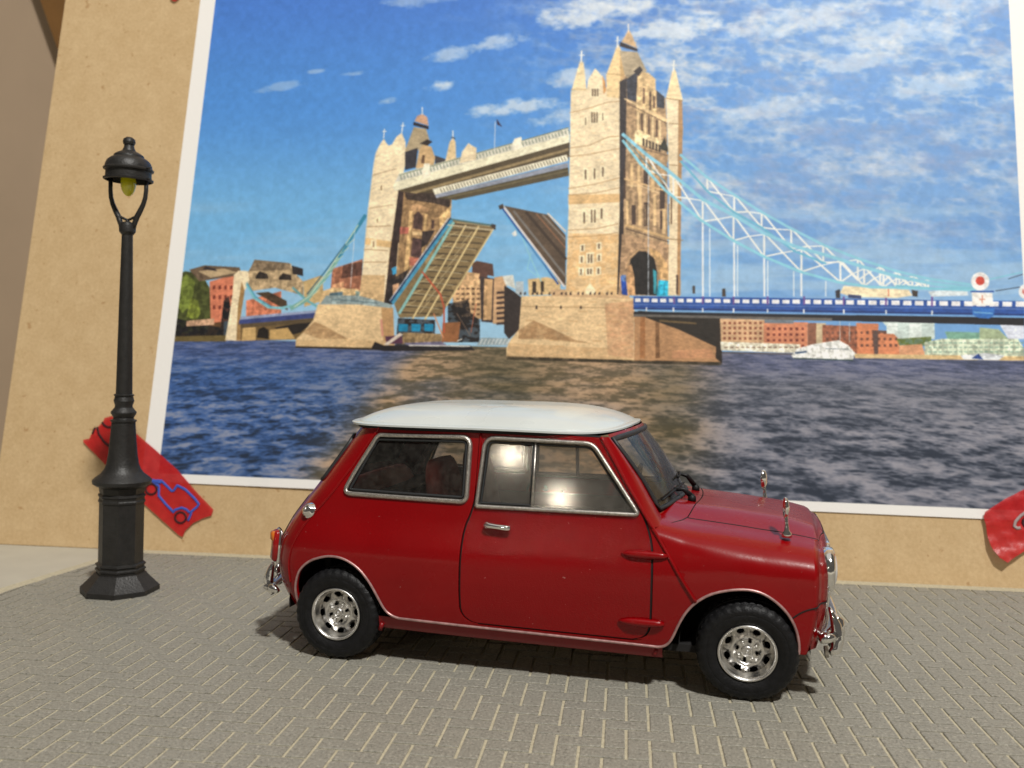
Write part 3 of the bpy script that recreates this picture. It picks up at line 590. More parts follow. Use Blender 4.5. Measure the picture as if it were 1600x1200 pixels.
[1, 110, 125, 105, 1.4, 131.1, 124, 131.6, 122.6],
[1, 110, 125, 105, 1.4, 132.2, 124.3, 132.7, 122.9],
[1, 110, 125, 105, 1.4, 133.4, 124.7, 133.9, 123.2],
[1, 110, 125, 105, 1.4, 134.5, 125, 135, 123.6],
[1, 110, 125, 105, 1.4, 135.6, 125.3, 136.1, 123.9],
[1, 110, 125, 105, 1.4, 136.7, 125.6, 137.2, 124.2],
[1, 110, 125, 105, 1.4, 137.8, 126, 138.3, 124.5],
[1, 110, 125, 105, 1.4, 139, 126.3, 139.5, 124.9],
[1, 110, 125, 105, 1.4, 140.1, 126.6, 140.6, 125.2],
[1, 110, 120, 90, 1.5, 81.7, 110.1, 140.1, 127.3],
[0, 238, 230, 200, 0, 79.7, 105.8, 80.5, 107.5, 140.6, 124.7, 140.7, 121.9, 80.7, 104.2],
[0, 235, 228, 205, 0, 93.9, 104.9, 140, 117.4, 140.5, 115.1, 94.9, 102.8],
[1, 125, 115, 95, 1.6, 96.6, 105.1, 97.3, 103.7],
[1, 125, 115, 95, 1.6, 97.6, 105.4, 98.4, 104],
[1, 125, 115, 95, 1.6, 98.6, 105.7, 99.4, 104.3],
[1, 125, 115, 95, 1.6, 99.6, 106, 100.4, 104.6],
[1, 125, 115, 95, 1.6, 100.7, 106.2, 101.4, 104.8],
[1, 125, 115, 95, 1.6, 101.7, 106.5, 102.4, 105.1],
[1, 125, 115, 95, 1.6, 102.7, 106.8, 103.5, 105.4],
[1, 125, 115, 95, 1.6, 103.7, 107.1, 104.5, 105.7],
[1, 125, 115, 95, 1.6, 104.7, 107.4, 105.5, 105.9],
[1, 125, 115, 95, 1.6, 105.8, 107.6, 106.5, 106.2],
[1, 125, 115, 95, 1.6, 106.8, 107.9, 107.5, 106.5],
[1, 125, 115, 95, 1.6, 107.8, 108.2, 108.5, 106.8],
[1, 125, 115, 95, 1.6, 108.8, 108.5, 109.6, 107.1],
[1, 125, 115, 95, 1.6, 109.8, 108.7, 110.6, 107.3],
[1, 125, 115, 95, 1.6, 110.8, 109, 111.6, 107.6],
[1, 125, 115, 95, 1.6, 111.8, 109.3, 112.6, 107.9],
[1, 125, 115, 95, 1.6, 112.9, 109.6, 113.6, 108.2],
[1, 125, 115, 95, 1.6, 113.9, 109.8, 114.6, 108.4],
[1, 125, 115, 95, 1.6, 114.9, 110.1, 115.6, 108.7],
[1, 125, 115, 95, 1.6, 115.9, 110.4, 116.6, 109],
[1, 125, 115, 95, 1.6, 116.9, 110.7, 117.7, 109.3],
[1, 125, 115, 95, 1.6, 117.9, 110.9, 118.7, 109.5],
[1, 125, 115, 95, 1.6, 118.9, 111.2, 119.7, 109.8],
[1, 125, 115, 95, 1.6, 119.9, 111.5, 120.7, 110.1],
[1, 125, 115, 95, 1.6, 120.9, 111.8, 121.7, 110.4],
[1, 125, 115, 95, 1.6, 122, 112, 122.7, 110.6],
[1, 125, 115, 95, 1.6, 123, 112.3, 123.7, 110.9],
[1, 125, 115, 95, 1.6, 124, 112.6, 124.7, 111.2],
[1, 125, 115, 95, 1.6, 125, 112.9, 125.7, 111.5],
[1, 125, 115, 95, 1.6, 126, 113.1, 126.7, 111.7],
[1, 125, 115, 95, 1.6, 127, 113.4, 127.7, 112],
[1, 125, 115, 95, 1.6, 128, 113.7, 128.7, 112.3],
[1, 125, 115, 95, 1.6, 129, 114, 129.7, 112.6],
[1, 125, 115, 95, 1.6, 130, 114.2, 130.7, 112.8],
[1, 125, 115, 95, 1.6, 131, 114.5, 131.7, 113.1],
[1, 125, 115, 95, 1.6, 132, 114.8, 132.7, 113.4],
[1, 125, 115, 95, 1.6, 133, 115.1, 133.7, 113.7],
[1, 125, 115, 95, 1.6, 134, 115.3, 134.7, 113.9],
[1, 125, 115, 95, 1.6, 135, 115.6, 135.7, 114.2],
[1, 125, 115, 95, 1.6, 136, 115.9, 136.7, 114.5],
[1, 125, 115, 95, 1.6, 137, 116.1, 137.7, 114.7],
[1, 125, 115, 95, 1.6, 138, 116.4, 138.7, 115],
[1, 125, 115, 95, 1.6, 139, 116.7, 139.7, 115.3],
[1, 125, 115, 95, 1.6, 140, 117, 140.7, 115.6],
[0, 150, 155, 170, 0, 94.9, 102.8, 140.6, 114.6, 140.6, 112.8, 95.5, 101.6],
[0, 92, 82, 62, 0, 95.5, 101.6, 140.6, 112.8, 141, 109.7, 102.3, 100.9],
[1, 130, 120, 90, 1.5, 99.5, 101.9, 140.7, 111.6],
[0, 240, 220, 184, 0, 102.8, 114.3, 103.4, 118.6, 105.5, 121.9, 106.9, 120.9, 108.5, 120, 108.5, 115.7],
[0, 225, 205, 170, 0, 106.9, 120.9, 108.5, 120, 108.5, 115.9, 107.6, 115.7],
[0, 245, 235, 210, 0, 89.8, 111.5, 90.3, 114.4, 92.3, 114.4, 92.6, 109.6, 90.4, 108.7],
[0, 240, 232, 210, 0, 120.8, 121.3, 121.6, 123.4, 124, 124.1, 124.4, 120.1, 121.4, 118.9],
[1, 215, 220, 230, 1.3, 114.5, 129.9, 114.8, 119.5],
[0, 60, 55, 80, 0, 114.9, 130.9, 116.6, 128.5, 117.1, 127.8, 115.2, 128.7],
[0, 228, 196, 150, 0, 56.5, 63, 68, 64.1, 83, 62.5, 84.8, 47.9, 72.1, 47.8, 50, 48.2, 49.9, 50.6, 52.2, 52.9, 55.4, 57.5],
[0, 180, 145, 105, 1, 52.2, 52.9, 56, 56.8, 59, 55.8, 68.5, 51, 58.3, 50.8],
[0, 190, 150, 105, 0, 79, 62.4, 83.2, 62.1, 84.8, 47.9, 81, 47.8],
[0, 214, 180, 134, 1, 50, 50.2, 68.5, 51, 84.4, 50.5, 84.8, 47.6, 50, 47.9],
[0, 60, 50, 40, 0, 50, 48.2, 84.8, 48.1, 84.8, 47.4, 50, 47.5],
[0, 150, 165, 165, 0, 59.2, 66.2, 70.5, 66.4, 77.4, 64.7, 82.5, 63.4, 82.6, 62.1, 70.8, 63.2, 57.2, 63],
[1, 95, 120, 130, 1.5, 61.6, 64.9, 77.5, 63.8],
[1, 215, 150, 130, 4, 79.3, 58, 80.2, 52.4],
[0, 228, 196, 150, 0, 126.8, 67, 145, 67.8, 164.2, 67, 164.7, 45.7, 122.9, 45.9, 122.6, 49, 123.7, 51.8, 126.5, 55.6],
[0, 175, 138, 98, 1, 126.5, 55.4, 131.3, 58.7, 134.8, 57.3, 145.6, 52.3, 151.9, 51.2, 135, 52.5, 126.5, 52.3],
[0, 210, 174, 128, 1, 123.3, 50.9, 145.6, 50.1, 164.4, 49.9, 164.5, 45.7, 122.9, 45.9],
[1, 150, 118, 82, 1.2, 127, 63.5, 164, 63.5],
[0, 72, 62, 55, 0, 131.7, 63.8, 132.3, 63.8, 132.4, 62.7, 131.7, 62.7],
[0, 72, 62, 55, 0, 139.8, 63.9, 140.4, 64, 140.5, 62.9, 139.8, 62.9],
[0, 72, 62, 55, 0, 146.4, 64.1, 147, 64.1, 147.1, 63, 146.4, 63],
[0, 205, 160, 120, 1, 154.6, 64.9, 164, 66.1, 164.5, 46.7, 156.2, 47.6],
[1, 205, 162, 112, 1, 156.6, 66, 159.6, 65.9],
[1, 205, 162, 112, 1, 128.7, 58.7, 131.7, 58.7],
[1, 205, 162, 112, 1, 136.9, 52.1, 139.9, 52.1],
[1, 205, 162, 112, 1, 144.3, 64, 147.2, 64],
[1, 205, 162, 112, 1, 152.3, 57.4, 155.2, 57.4],
[1, 205, 162, 112, 1, 160.2, 50.9, 163.1, 50.9],
[1, 205, 162, 112, 1, 131.8, 62, 134.8, 62],
[1, 205, 162, 112, 1, 139.9, 55.4, 142.9, 55.4],
[1, 205, 162, 112, 1, 148, 48.9, 150.9, 48.9],
[1, 205, 162, 112, 1, 155.3, 60.7, 158.3, 60.7],
[1, 205, 162, 112, 1, 127.5, 53.4, 130.5, 53.4],
[1, 205, 162, 112, 1, 134.8, 65.4, 137.8, 65.4],
[1, 205, 162, 112, 1, 143, 58.8, 145.9, 58.7],
[1, 205, 162, 112, 1, 151, 52.2, 153.9, 52.2],
[1, 205, 162, 112, 1, 158.4, 64.1, 161.3, 64],
[1, 205, 162, 112, 1, 130.5, 56.8, 133.5, 56.7],
[1, 205, 162, 112, 1, 138.7, 50.2, 141.6, 50.2],
[1, 205, 162, 112, 1, 146, 62.1, 149, 62.1],
[1, 205, 162, 112, 1, 154, 55.5, 157, 55.5],
[1, 205, 162, 112, 1, 161.9, 49, 164.8, 49],
[1, 205, 162, 112, 1, 133.6, 60.1, 136.6, 60.1],
[1, 205, 162, 112, 1, 141.7, 53.5, 144.7, 53.5],
[1, 205, 162, 112, 1, 149.1, 65.4, 152, 65.4],
[1, 205, 162, 112, 1, 157.1, 58.8, 160, 58.8],
[0, 184, 140, 100, 0, 164.3, 61.8, 191.8, 60.6, 192.4, 45.8, 164.7, 45.7],
[0, 165, 112, 70, 1, 166.2, 61.8, 167.8, 61.4, 168.2, 46.8, 166.5, 46.8],
[0, 120, 85, 55, 1, 171.2, 59.7, 172.4, 59.3, 172.9, 47, 171.5, 46.9],
[0, 48, 42, 36, 0, 165.3, 62.7, 191.2, 61.4, 192.4, 49.1, 190.5, 51.2, 178.6, 56.7, 168.3, 60.3],
[0, 110, 90, 60, 0, 172.4, 59.8, 184.3, 59.1, 184.3, 58.5, 172.4, 59.1],
[0, 50, 42, 36, 0, 190.8, 61.2, 192.3, 60.6, 192.6, 45.8, 190.6, 47.4],
[0, 60, 52, 38, 1, 122.9, 46.4, 164.5, 46.1, 192.6, 46.2, 192.4, 45.1, 164.5, 45, 123, 45.3],
[0, 205, 150, 110, 1, 176.7, 49.6, 188.9, 50.5, 190.6, 47.4, 176.8, 47],
[0, 205, 170, 130, 0, 136.4, 69.6, 161.8, 69.3, 162.9, 66.7, 136.9, 67.2],
[0, 240, 220, 184, 0, 140.4, 140.9, 145.9, 141.5, 146.2, 144.9, 148.5, 149.4, 151.3, 146, 153, 140.7, 158.6, 146.1, 158.8, 138.9, 158.7, 104, 158.9, 67.8, 141.6, 67.9, 141.4, 92.5, 141, 115.6],
[0, 228, 188, 135, 1, 141.6, 67.9, 141.6, 89.2, 158.7, 89, 158.9, 67.8],
[0, 224, 186, 134, 0, 141, 102.8, 158.7, 103.3, 158.8, 100.3, 141.2, 99.4],
[0, 245, 222, 178, 0, 140.6, 141.1, 142.9, 151.2, 143.5, 152.9, 144.5, 151.2, 145.9, 141],
[0, 235, 205, 155, 0, 152.4, 146.7, 155.2, 155.8, 156, 158.7, 157.2, 156.3, 159, 146.1, 158.6, 137.8, 152.9, 138.6],
[0, 205, 170, 120, 0, 156.8, 155.3, 159, 146.1, 158.6, 137.8, 157.7, 137.8],
[1, 238, 238, 232, 2.5, 143.6, 156.1, 143.6, 151.7],
[1, 238, 238, 232, 1.5, 142.8, 154.4, 144.6, 154.4],
[1, 238, 238, 232, 2.5, 155.9, 161.2, 156, 157],
[1, 238, 238, 232, 1.5, 155.1, 159.7, 156.8, 159.7],
[1, 205, 170, 120, 1.5, 140.4, 141.6, 145.7, 141.5],
[1, 180, 145, 100, 1.2, 152.6, 147.2, 159, 146.6],
[0, 205, 150, 95, 0, 151.1, 146.7, 152.2, 144.3, 152.6, 140.9, 151.7, 139.5],
[1, 180, 142, 98, 1.3, 140.3, 132.8, 146.8, 134.4, 153.4, 136.6, 158.8, 137],
[1, 180, 142, 98, 1.3, 140.8, 119.8, 147.3, 120.7, 153.8, 123.7, 158.5, 124.1],
[1, 180, 142, 98, 1.3, 140.5, 116.7, 147.4, 117.4, 153.9, 118.8, 158.7, 119.7],
[1, 180, 142, 98, 1.3, 140.9, 105.1, 150, 106.7, 158.1, 109],
[1, 180, 142, 98, 1.3, 141, 102.8, 150.1, 103.5, 158.2, 105.4],
[1, 180, 142, 98, 1.3, 141.5, 90.3, 150.5, 90.8, 158.2, 92.6],
[1, 180, 142, 98, 1.3, 141.4, 87.8, 150.6, 88.3, 158.3, 89.5],
[0, 248, 232, 195, 0, 147.1, 142.1, 150.4, 142.3, 150.5, 138.6, 147.3, 138.4],
[0, 125, 105, 85, 0, 147.6, 141.7, 148.2, 141.7, 148.3, 138.9, 147.7, 138.9],
[0, 125, 105, 85, 0, 148.5, 141.7, 149.1, 141.7, 149.2, 138.8, 148.6, 138.9],
[0, 125, 105, 85, 0, 149.4, 141.7, 149.9, 141.7, 150, 138.8, 149.5, 138.8],
[0, 248, 232, 195, 0, 147.2, 133.4, 150.5, 133.6, 150.7, 128.7, 147.4, 128.5],
[0, 125, 105, 85, 0, 147.7, 133, 148.3, 133, 148.4, 129, 147.9, 129],
[0, 125, 105, 85, 0, 148.6, 133, 149.1, 133, 149.3, 129, 148.7, 129],
[0, 125, 105, 85, 0, 149.5, 133, 150, 133, 150.1, 129, 149.6, 129],
[0, 248, 232, 195, 0, 145.2, 131.4, 146.5, 131.6, 146.6, 128, 145.3, 127.7],
[0, 125, 105, 85, 0, 145.7, 131, 146.1, 131, 146.2, 128.2, 145.8, 128.2],
[0, 248, 232, 195, 0, 151.1, 133, 152.4, 133.2, 152.5, 129.5, 151.2, 129.3],
[0, 125, 105, 85, 0, 151.5, 132.6, 151.9, 132.6, 152, 129.8, 151.6, 129.8],
[0, 248, 232, 195, 0, 145.7, 112.3, 147.4, 112.5, 147.6, 108.2, 145.8, 108],
[0, 125, 105, 85, 0, 146.2, 111.9, 146.9, 111.9, 147, 108.5, 146.4, 108.5],
[0, 248, 232, 195, 0, 148.7, 112.6, 150.4, 112.8, 150.6, 108.3, 148.9, 108.1],
[0, 125, 105, 85, 0, 149.3, 112.3, 149.9, 112.3, 150, 108.6, 149.4, 108.6],
[0, 248, 232, 195, 0, 151.5, 113.2, 153.2, 113.4, 153.4, 109.1, 151.6, 108.9],
[0, 125, 105, 85, 0, 152.1, 112.8, 152.7, 112.8, 152.8, 109.4, 152.2, 109.4],
[0, 248, 232, 195, 0, 145.8, 97, 147.5, 97.2, 147.7, 92.4, 146, 92.1],
[0, 125, 105, 85, 0, 146.3, 96.7, 147, 96.7, 147.1, 92.6, 146.5, 92.6],
[0, 248, 232, 195, 0, 148.2, 97.9, 151, 98.2, 151.2, 92.8, 148.4, 92.6],
[0, 125, 105, 85, 0, 148.8, 97.6, 149.4, 97.6, 149.6, 93, 149, 93],
[0, 125, 105, 85, 0, 149.9, 97.6, 150.5, 97.6, 150.7, 93, 150, 93],
[0, 248, 232, 195, 0, 151.6, 98.4, 153.3, 98.6, 153.4, 94.2, 151.7, 94],
[0, 125, 105, 85, 0, 152.1, 98, 152.8, 98, 152.9, 94.4, 152.2, 94.4],
[0, 248, 232, 195, 0, 145.6, 85.2, 147.3, 85.5, 147.4, 82.9, 145.7, 82.7],
[0, 125, 105, 85, 0, 146.1, 84.9, 146.8, 84.9, 146.8, 83.1, 146.2, 83.1],
[0, 248, 232, 195, 0, 151.1, 86, 152.8, 86.2, 152.9, 83.6, 151.2, 83.4],
[0, 125, 105, 85, 0, 151.7, 85.6, 152.3, 85.6, 152.4, 83.8, 151.7, 83.8],
[0, 248, 232, 195, 0, 145.5, 81.3, 147.2, 81.6, 147.3, 78.8, 145.6, 78.5],
[0, 125, 105, 85, 0, 146.1, 81, 146.7, 81, 146.8, 79, 146.1, 79],
[0, 248, 232, 195, 0, 147.8, 82.3, 150.4, 82.6, 150.5, 78.7, 148, 78.4],
[0, 125, 105, 85, 0, 148.4, 82, 148.9, 82, 149, 78.9, 148.5, 78.9],
[0, 125, 105, 85, 0, 149.3, 82, 149.9, 82, 150, 78.9, 149.4, 78.9],
[0, 248, 232, 195, 0, 151.3, 82, 153, 82.3, 153, 79.5, 151.4, 79.3],
[0, 125, 105, 85, 0, 151.8, 81.7, 152.4, 81.7, 152.5, 79.7, 151.9, 79.7],
[0, 248, 232, 195, 0, 145.5, 77.1, 147.2, 77.3, 147.3, 74.5, 145.6, 74.3],
[0, 125, 105, 85, 0, 146, 76.7, 146.7, 76.8, 146.7, 74.8, 146.1, 74.7],
[0, 248, 232, 195, 0, 147.8, 77.1, 150.4, 77.4, 150.5, 74.6, 147.9, 74.3],
[0, 125, 105, 85, 0, 148.3, 76.8, 148.9, 76.8, 149, 74.8, 148.4, 74.8],
[0, 125, 105, 85, 0, 149.3, 76.8, 149.9, 76.8, 149.9, 74.8, 149.4, 74.8],
[0, 248, 232, 195, 0, 151.2, 77.4, 152.9, 77.6, 153, 74.8, 151.3, 74.6],
[0, 125, 105, 85, 0, 151.7, 77, 152.4, 77, 152.4, 75.1, 151.8, 75],
[0, 245, 225, 185, 0, 148.1, 69.8, 149.5, 72, 151.2, 69.8, 151.3, 68.1, 148.1, 68],
[1, 226, 190, 138, 0.8, 140.6, 135.6, 141.9, 135.6],
[1, 226, 190, 138, 0.8, 152.6, 126.7, 153.9, 126.7],
[1, 226, 190, 138, 0.8, 148.3, 118.1, 149.6, 118.1],
[1, 226, 190, 138, 0.8, 144, 109.5, 145.3, 109.5],
[1, 226, 190, 138, 0.8, 155.8, 101, 157.1, 101],
[1, 226, 190, 138, 0.8, 151.5, 92.6, 152.8, 92.6],
[1, 226, 190, 138, 0.8, 147.3, 84.2, 148.6, 84.3],
[1, 226, 190, 138, 0.8, 143.2, 75.9, 144.4, 76],
[1, 226, 190, 138, 0.8, 152.6, 134, 153.9, 134],
[1, 226, 190, 138, 0.8, 148.3, 125.3, 149.6, 125.3],
[1, 226, 190, 138, 0.8, 144, 116.7, 145.3, 116.7],
[1, 226, 190, 138, 0.8, 155.8, 108.1, 157.1, 108.1],
[1, 226, 190, 138, 0.8, 151.5, 99.6, 152.8, 99.6],
[1, 226, 190, 138, 0.8, 147.3, 91.2, 148.6, 91.2],
[1, 226, 190, 138, 0.8, 143.1, 82.9, 144.4, 82.9],
[1, 226, 190, 138, 0.8, 154.7, 74.7, 155.9, 74.8],
[1, 226, 190, 138, 0.8, 148.2, 132.7, 149.5, 132.7],
[1, 226, 190, 138, 0.8, 143.9, 124, 145.2, 124],
[1, 226, 190, 138, 0.8, 155.8, 115.3, 157.1, 115.3],
[1, 226, 190, 138, 0.8, 151.5, 106.7, 152.8, 106.7],
[1, 226, 190, 138, 0.8, 147.3, 98.3, 148.6, 98.3],
[1, 226, 190, 138, 0.8, 143, 89.8, 144.3, 89.8],
[1, 226, 190, 138, 0.8, 154.7, 81.6, 155.9, 81.6],
[1, 226, 190, 138, 0.8, 150.5, 73.4, 151.8, 73.4],
[1, 226, 190, 138, 0.8, 143.9, 131.3, 145.2, 131.3],
[1, 226, 190, 138, 0.8, 155.8, 122.5, 157.1, 122.5],
[1, 226, 190, 138, 0.8, 151.5, 113.9, 152.8, 113.9],
[1, 226, 190, 138, 0.8, 147.2, 105.4, 148.5, 105.4],
[1, 226, 190, 138, 0.8, 143, 96.9, 144.3, 96.9],
[1, 226, 190, 138, 0.8, 154.7, 88.6, 155.9, 88.6],
[1, 226, 190, 138, 0.8, 150.5, 80.2, 151.7, 80.3],
[1, 226, 190, 138, 0.8, 146.3, 72, 147.6, 72],
[1, 226, 190, 138, 0.8, 155.8, 129.7, 157.1, 129.7],
[1, 226, 190, 138, 0.8, 151.5, 121.1, 152.8, 121.1],
[1, 226, 190, 138, 0.8, 147.2, 112.5, 148.5, 112.5],
[1, 226, 190, 138, 0.8, 142.9, 104, 144.2, 104],
[1, 226, 190, 138, 0.8, 154.7, 95.6, 155.9, 95.6],
[1, 226, 190, 138, 0.8, 150.4, 87.2, 151.7, 87.2],
[1, 226, 190, 138, 0.8, 146.3, 78.9, 147.5, 78.9],
[1, 226, 190, 138, 0.8, 157.8, 70.8, 159, 70.8],
[1, 226, 190, 138, 0.8, 151.4, 128.4, 152.7, 128.4],
[1, 226, 190, 138, 0.8, 147.1, 119.7, 148.5, 119.7],
[1, 226, 190, 138, 0.8, 142.9, 111.1, 144.2, 111.1],
[1, 226, 190, 138, 0.8, 154.6, 102.6, 155.9, 102.6],
[1, 226, 190, 138, 0.8, 150.4, 94.2, 151.7, 94.2],
[1, 226, 190, 138, 0.8, 146.2, 85.8, 147.5, 85.8],
[1, 226, 190, 138, 0.8, 157.8, 77.7, 159, 77.7],
[1, 226, 190, 138, 0.8, 153.6, 69.4, 154.9, 69.5],
[1, 226, 190, 138, 0.8, 147.1, 127, 148.4, 127],
[1, 226, 190, 138, 0.8, 142.8, 118.4, 144.1, 118.3],
[1, 226, 190, 138, 0.8, 154.6, 109.7, 155.9, 109.7],
[1, 226, 190, 138, 0.8, 150.4, 101.2, 151.7, 101.2],
[1, 226, 190, 138, 0.8, 146.2, 92.8, 147.5, 92.8],
[1, 226, 190, 138, 0.8, 157.8, 84.6, 159, 84.6],
[1, 226, 190, 138, 0.8, 153.6, 76.3, 154.8, 76.3],
[1, 226, 190, 138, 0.8, 147.1, 134.3, 148.4, 134.3],
[1, 226, 190, 138, 0.8, 142.8, 125.6, 144.1, 125.6],
[1, 226, 190, 138, 0.8, 154.6, 116.9, 155.9, 116.9],
[1, 226, 190, 138, 0.8, 150.4, 108.3, 151.7, 108.3],
[1, 226, 190, 138, 0.8, 146.1, 99.9, 147.4, 99.9],
[1, 226, 190, 138, 0.8, 157.8, 91.5, 159, 91.5],
[1, 226, 190, 138, 0.8, 153.6, 83.2, 154.8, 83.2],
[1, 226, 190, 138, 0.8, 149.4, 74.9, 150.7, 74.9],
[1, 226, 190, 138, 0.8, 142.7, 133, 144, 133],
[1, 226, 190, 138, 0.8, 154.6, 124.1, 155.9, 124.1],
[1, 226, 190, 138, 0.8, 150.3, 115.5, 151.6, 115.5],
[1, 226, 190, 138, 0.8, 146.1, 107, 147.4, 107],
[1, 226, 190, 138, 0.8, 157.8, 98.5, 159.1, 98.5],
[1, 226, 190, 138, 0.8, 153.5, 90.1, 154.8, 90.1],
[1, 226, 190, 138, 0.8, 149.3, 81.8, 150.6, 81.8],
[0, 70, 58, 52, 0, 123.5, 68.1, 124.1, 68.6, 124.2, 67.4, 123.6, 67.4],
[0, 70, 58, 52, 0, 126.1, 68.1, 126.7, 68.6, 126.8, 67.5, 126.1, 67.5],
[0, 70, 58, 52, 0, 127.6, 68.2, 128.2, 68.6, 128.3, 67.5, 127.6, 67.5],
[0, 70, 58, 52, 0, 130.2, 68.2, 130.8, 68.7, 130.9, 67.6, 130.2, 67.5],
[0, 70, 58, 52, 0, 131.7, 68.2, 132.3, 68.7, 132.4, 67.6, 131.7, 67.6],
[0, 70, 58, 52, 0, 133.2, 68.3, 133.8, 68.7, 133.9, 67.6, 133.2, 67.6],
[0, 70, 58, 52, 0, 135.8, 68.3, 136.4, 68.7, 136.4, 67.6, 135.8, 67.6],
[0, 70, 58, 52, 0, 137.3, 68.3, 137.9, 68.8, 137.9, 67.7, 137.3, 67.7],
[0, 70, 58, 52, 0, 139.8, 68.4, 140.5, 68.8, 140.5, 67.7, 139.9, 67.7],
[0, 70, 58, 52, 0, 141.3, 68.4, 141.9, 68.8, 142, 67.7, 141.4, 67.7],
[0, 70, 58, 52, 0, 142.8, 68.4, 143.4, 68.9, 143.5, 67.7, 142.8, 67.7],
[0, 70, 58, 52, 0, 145.4, 68.4, 146, 68.9, 146, 67.8, 145.4, 67.8],
[0, 70, 58, 52, 0, 146.9, 68.5, 147.5, 68.9, 147.5, 67.8, 146.9, 67.8],
[0, 70, 58, 52, 0, 149.4, 68.5, 150, 69, 150, 67.9, 149.4, 67.8],
[0, 70, 58, 52, 0, 150.9, 68.5, 151.5, 69, 151.5, 67.9, 150.9, 67.9],
[0, 70, 58, 52, 0, 152.3, 68.5, 153, 69, 153, 67.9, 152.4, 67.9],
[0, 70, 58, 52, 0, 154.9, 68.6, 155.5, 69, 155.5, 67.9, 154.9, 67.9],
[0, 70, 58, 52, 0, 156.4, 68.6, 157, 69.1, 157, 68, 156.4, 68],
[0, 70, 58, 52, 0, 158.9, 68.6, 159.5, 69.1, 159.5, 68, 158.9, 68],
[0, 70, 58, 52, 0, 160.3, 68.7, 161, 69.1, 161, 68, 160.4, 68],
[0, 176, 146, 112, 2, 158.3, 146.6, 164, 146.5, 172.9, 137.6, 173.6, 127, 175.1, 68, 158.9, 67.8, 158.7, 104],
[0, 60, 54, 56, 0, 157.1, 144.2, 159.5, 145.6, 160, 117.8, 159.7, 97.2, 158.5, 97.2],
[0, 56, 48, 46, 0, 158.5, 97.2, 159.9, 97.2, 160.4, 68.2, 158.5, 68.2],
[0, 182, 165, 138, 0, 156.7, 155.8, 162.9, 155.2, 166.4, 147.9, 164.9, 147.2, 159.7, 145.6, 158.8, 146.6],
[0, 60, 62, 72, 0, 159.5, 145.1, 163.1, 148, 163, 136.5, 159.9, 137.7],
[0, 62, 64, 72, 0, 169.8, 140.7, 172.5, 138.3, 172.6, 134, 170, 134.5],
[0, 52, 46, 50, 0, 156.9, 159.2, 162.9, 156.4, 162.9, 155.4, 156.7, 157.5],
[0, 212, 178, 138, 0, 157.3, 159.2, 158.6, 161.6, 159.6, 164, 161, 161.5, 162.2, 158.1, 162.9, 156.6],
[1, 250, 235, 215, 1.8, 159.5, 166, 159.6, 163],
[1, 235, 200, 160, 1.2, 162.2, 159.1, 162.2, 157.6],
[0, 232, 198, 148, 0, 163.1, 133, 163.2, 145.6, 164.4, 147.7, 166.8, 147.4, 169.3, 145, 170, 131.2],
[0, 60, 54, 54, 0, 161.8, 148, 163.9, 149.9, 164.9, 148.4, 163.6, 146],
[0, 120, 95, 75, 0, 165.1, 141.9, 165.8, 141.7, 166, 135.8, 165.2, 135.8],
[0, 120, 95, 75, 0, 167.3, 140.5, 168.1, 140.2, 168.2, 133.4, 167.4, 133.4],
[0, 120, 95, 75, 0, 168.6, 138.8, 169.4, 138.6, 169.5, 134.1, 168.7, 134.1],
[0, 235, 200, 150, 0, 170, 132.2, 173.5, 130.3, 173.5, 128.9, 170, 130.3],
[1, 235, 205, 160, 2.5, 159, 137.8, 174.2, 129.3],
[1, 90, 72, 60, 1.3, 159, 136.6, 174.2, 128.2],
[1, 238, 208, 160, 4, 163.7, 132.7, 163.9, 125.7],
[1, 238, 208, 160, 4, 166.1, 131.8, 166.3, 124.3],
[1, 238, 208, 160, 4, 168.7, 130.8, 168.9, 123.3],
[1, 238, 208, 160, 4, 171.1, 129.4, 171.3, 122.8],
[1, 95, 76, 62, 3, 165, 132.2, 165.2, 125.9],
[1, 95, 76, 62, 3, 167.4, 131.3, 167.6, 124.7],
[1, 95, 76, 62, 3, 170.1, 129.8, 170.2, 123.8],
[0, 240, 212, 165, 0, 162.8, 125.9, 164.5, 126.4, 166.7, 124.7, 173.2, 121.9, 173.7, 118.6, 171.2, 118.9, 162.9, 121.3],
[0, 72, 62, 55, 0, 165.5, 123.3, 166.1, 123.1, 166.2, 120.3, 165.5, 120.5],
[0, 72, 62, 55, 0, 166.6, 122.9, 167.2, 122.6, 167.3, 119.8, 166.6, 120.1],
[0, 72, 62, 55, 0, 167.6, 122.4, 168.3, 122.1, 168.4, 119.4, 167.7, 119.6],
[0, 72, 62, 55, 0, 168.7, 121.9, 169.4, 121.7, 169.4, 118.9, 168.8, 119.1],
[0, 72, 62, 55, 0, 169.8, 121.4, 170.5, 121.2, 170.5, 118.4, 169.9, 118.7],
[0, 72, 62, 55, 0, 170.9, 121, 171.5, 120.7, 171.6, 118, 171, 118.2],
[0, 60, 60, 50, 0, 171.5, 120.5, 172.8, 123.3, 174.1, 119.6, 174.2, 118.2, 171.6, 119.1],
[0, 195, 160, 120, 0, 163, 120.6, 174.2, 117.3, 174.2, 114.5, 163, 118.2],
[1, 90, 75, 62, 1.3, 162.5, 120.1, 174.6, 116.8],
[1, 110, 88, 70, 1.2, 162.7, 115, 174.7, 112.7],
[1, 232, 196, 145, 5, 162.1, 114.1, 162.3, 105.8],
[1, 232, 196, 145, 5, 164.4, 113.1, 164.7, 104],
[1, 232, 196, 145, 6, 169.2, 112.7, 169.4, 104],
[1, 232, 196, 145, 6, 165.1, 105.1, 165.4, 92.2],
[1, 232, 196, 145, 5, 170, 102.9, 170.2, 92.3],
[1, 232, 196, 145, 6, 173, 99.9, 173.3, 89.4],
[1, 232, 196, 145, 4, 160.9, 100.6, 161.2, 92.2],
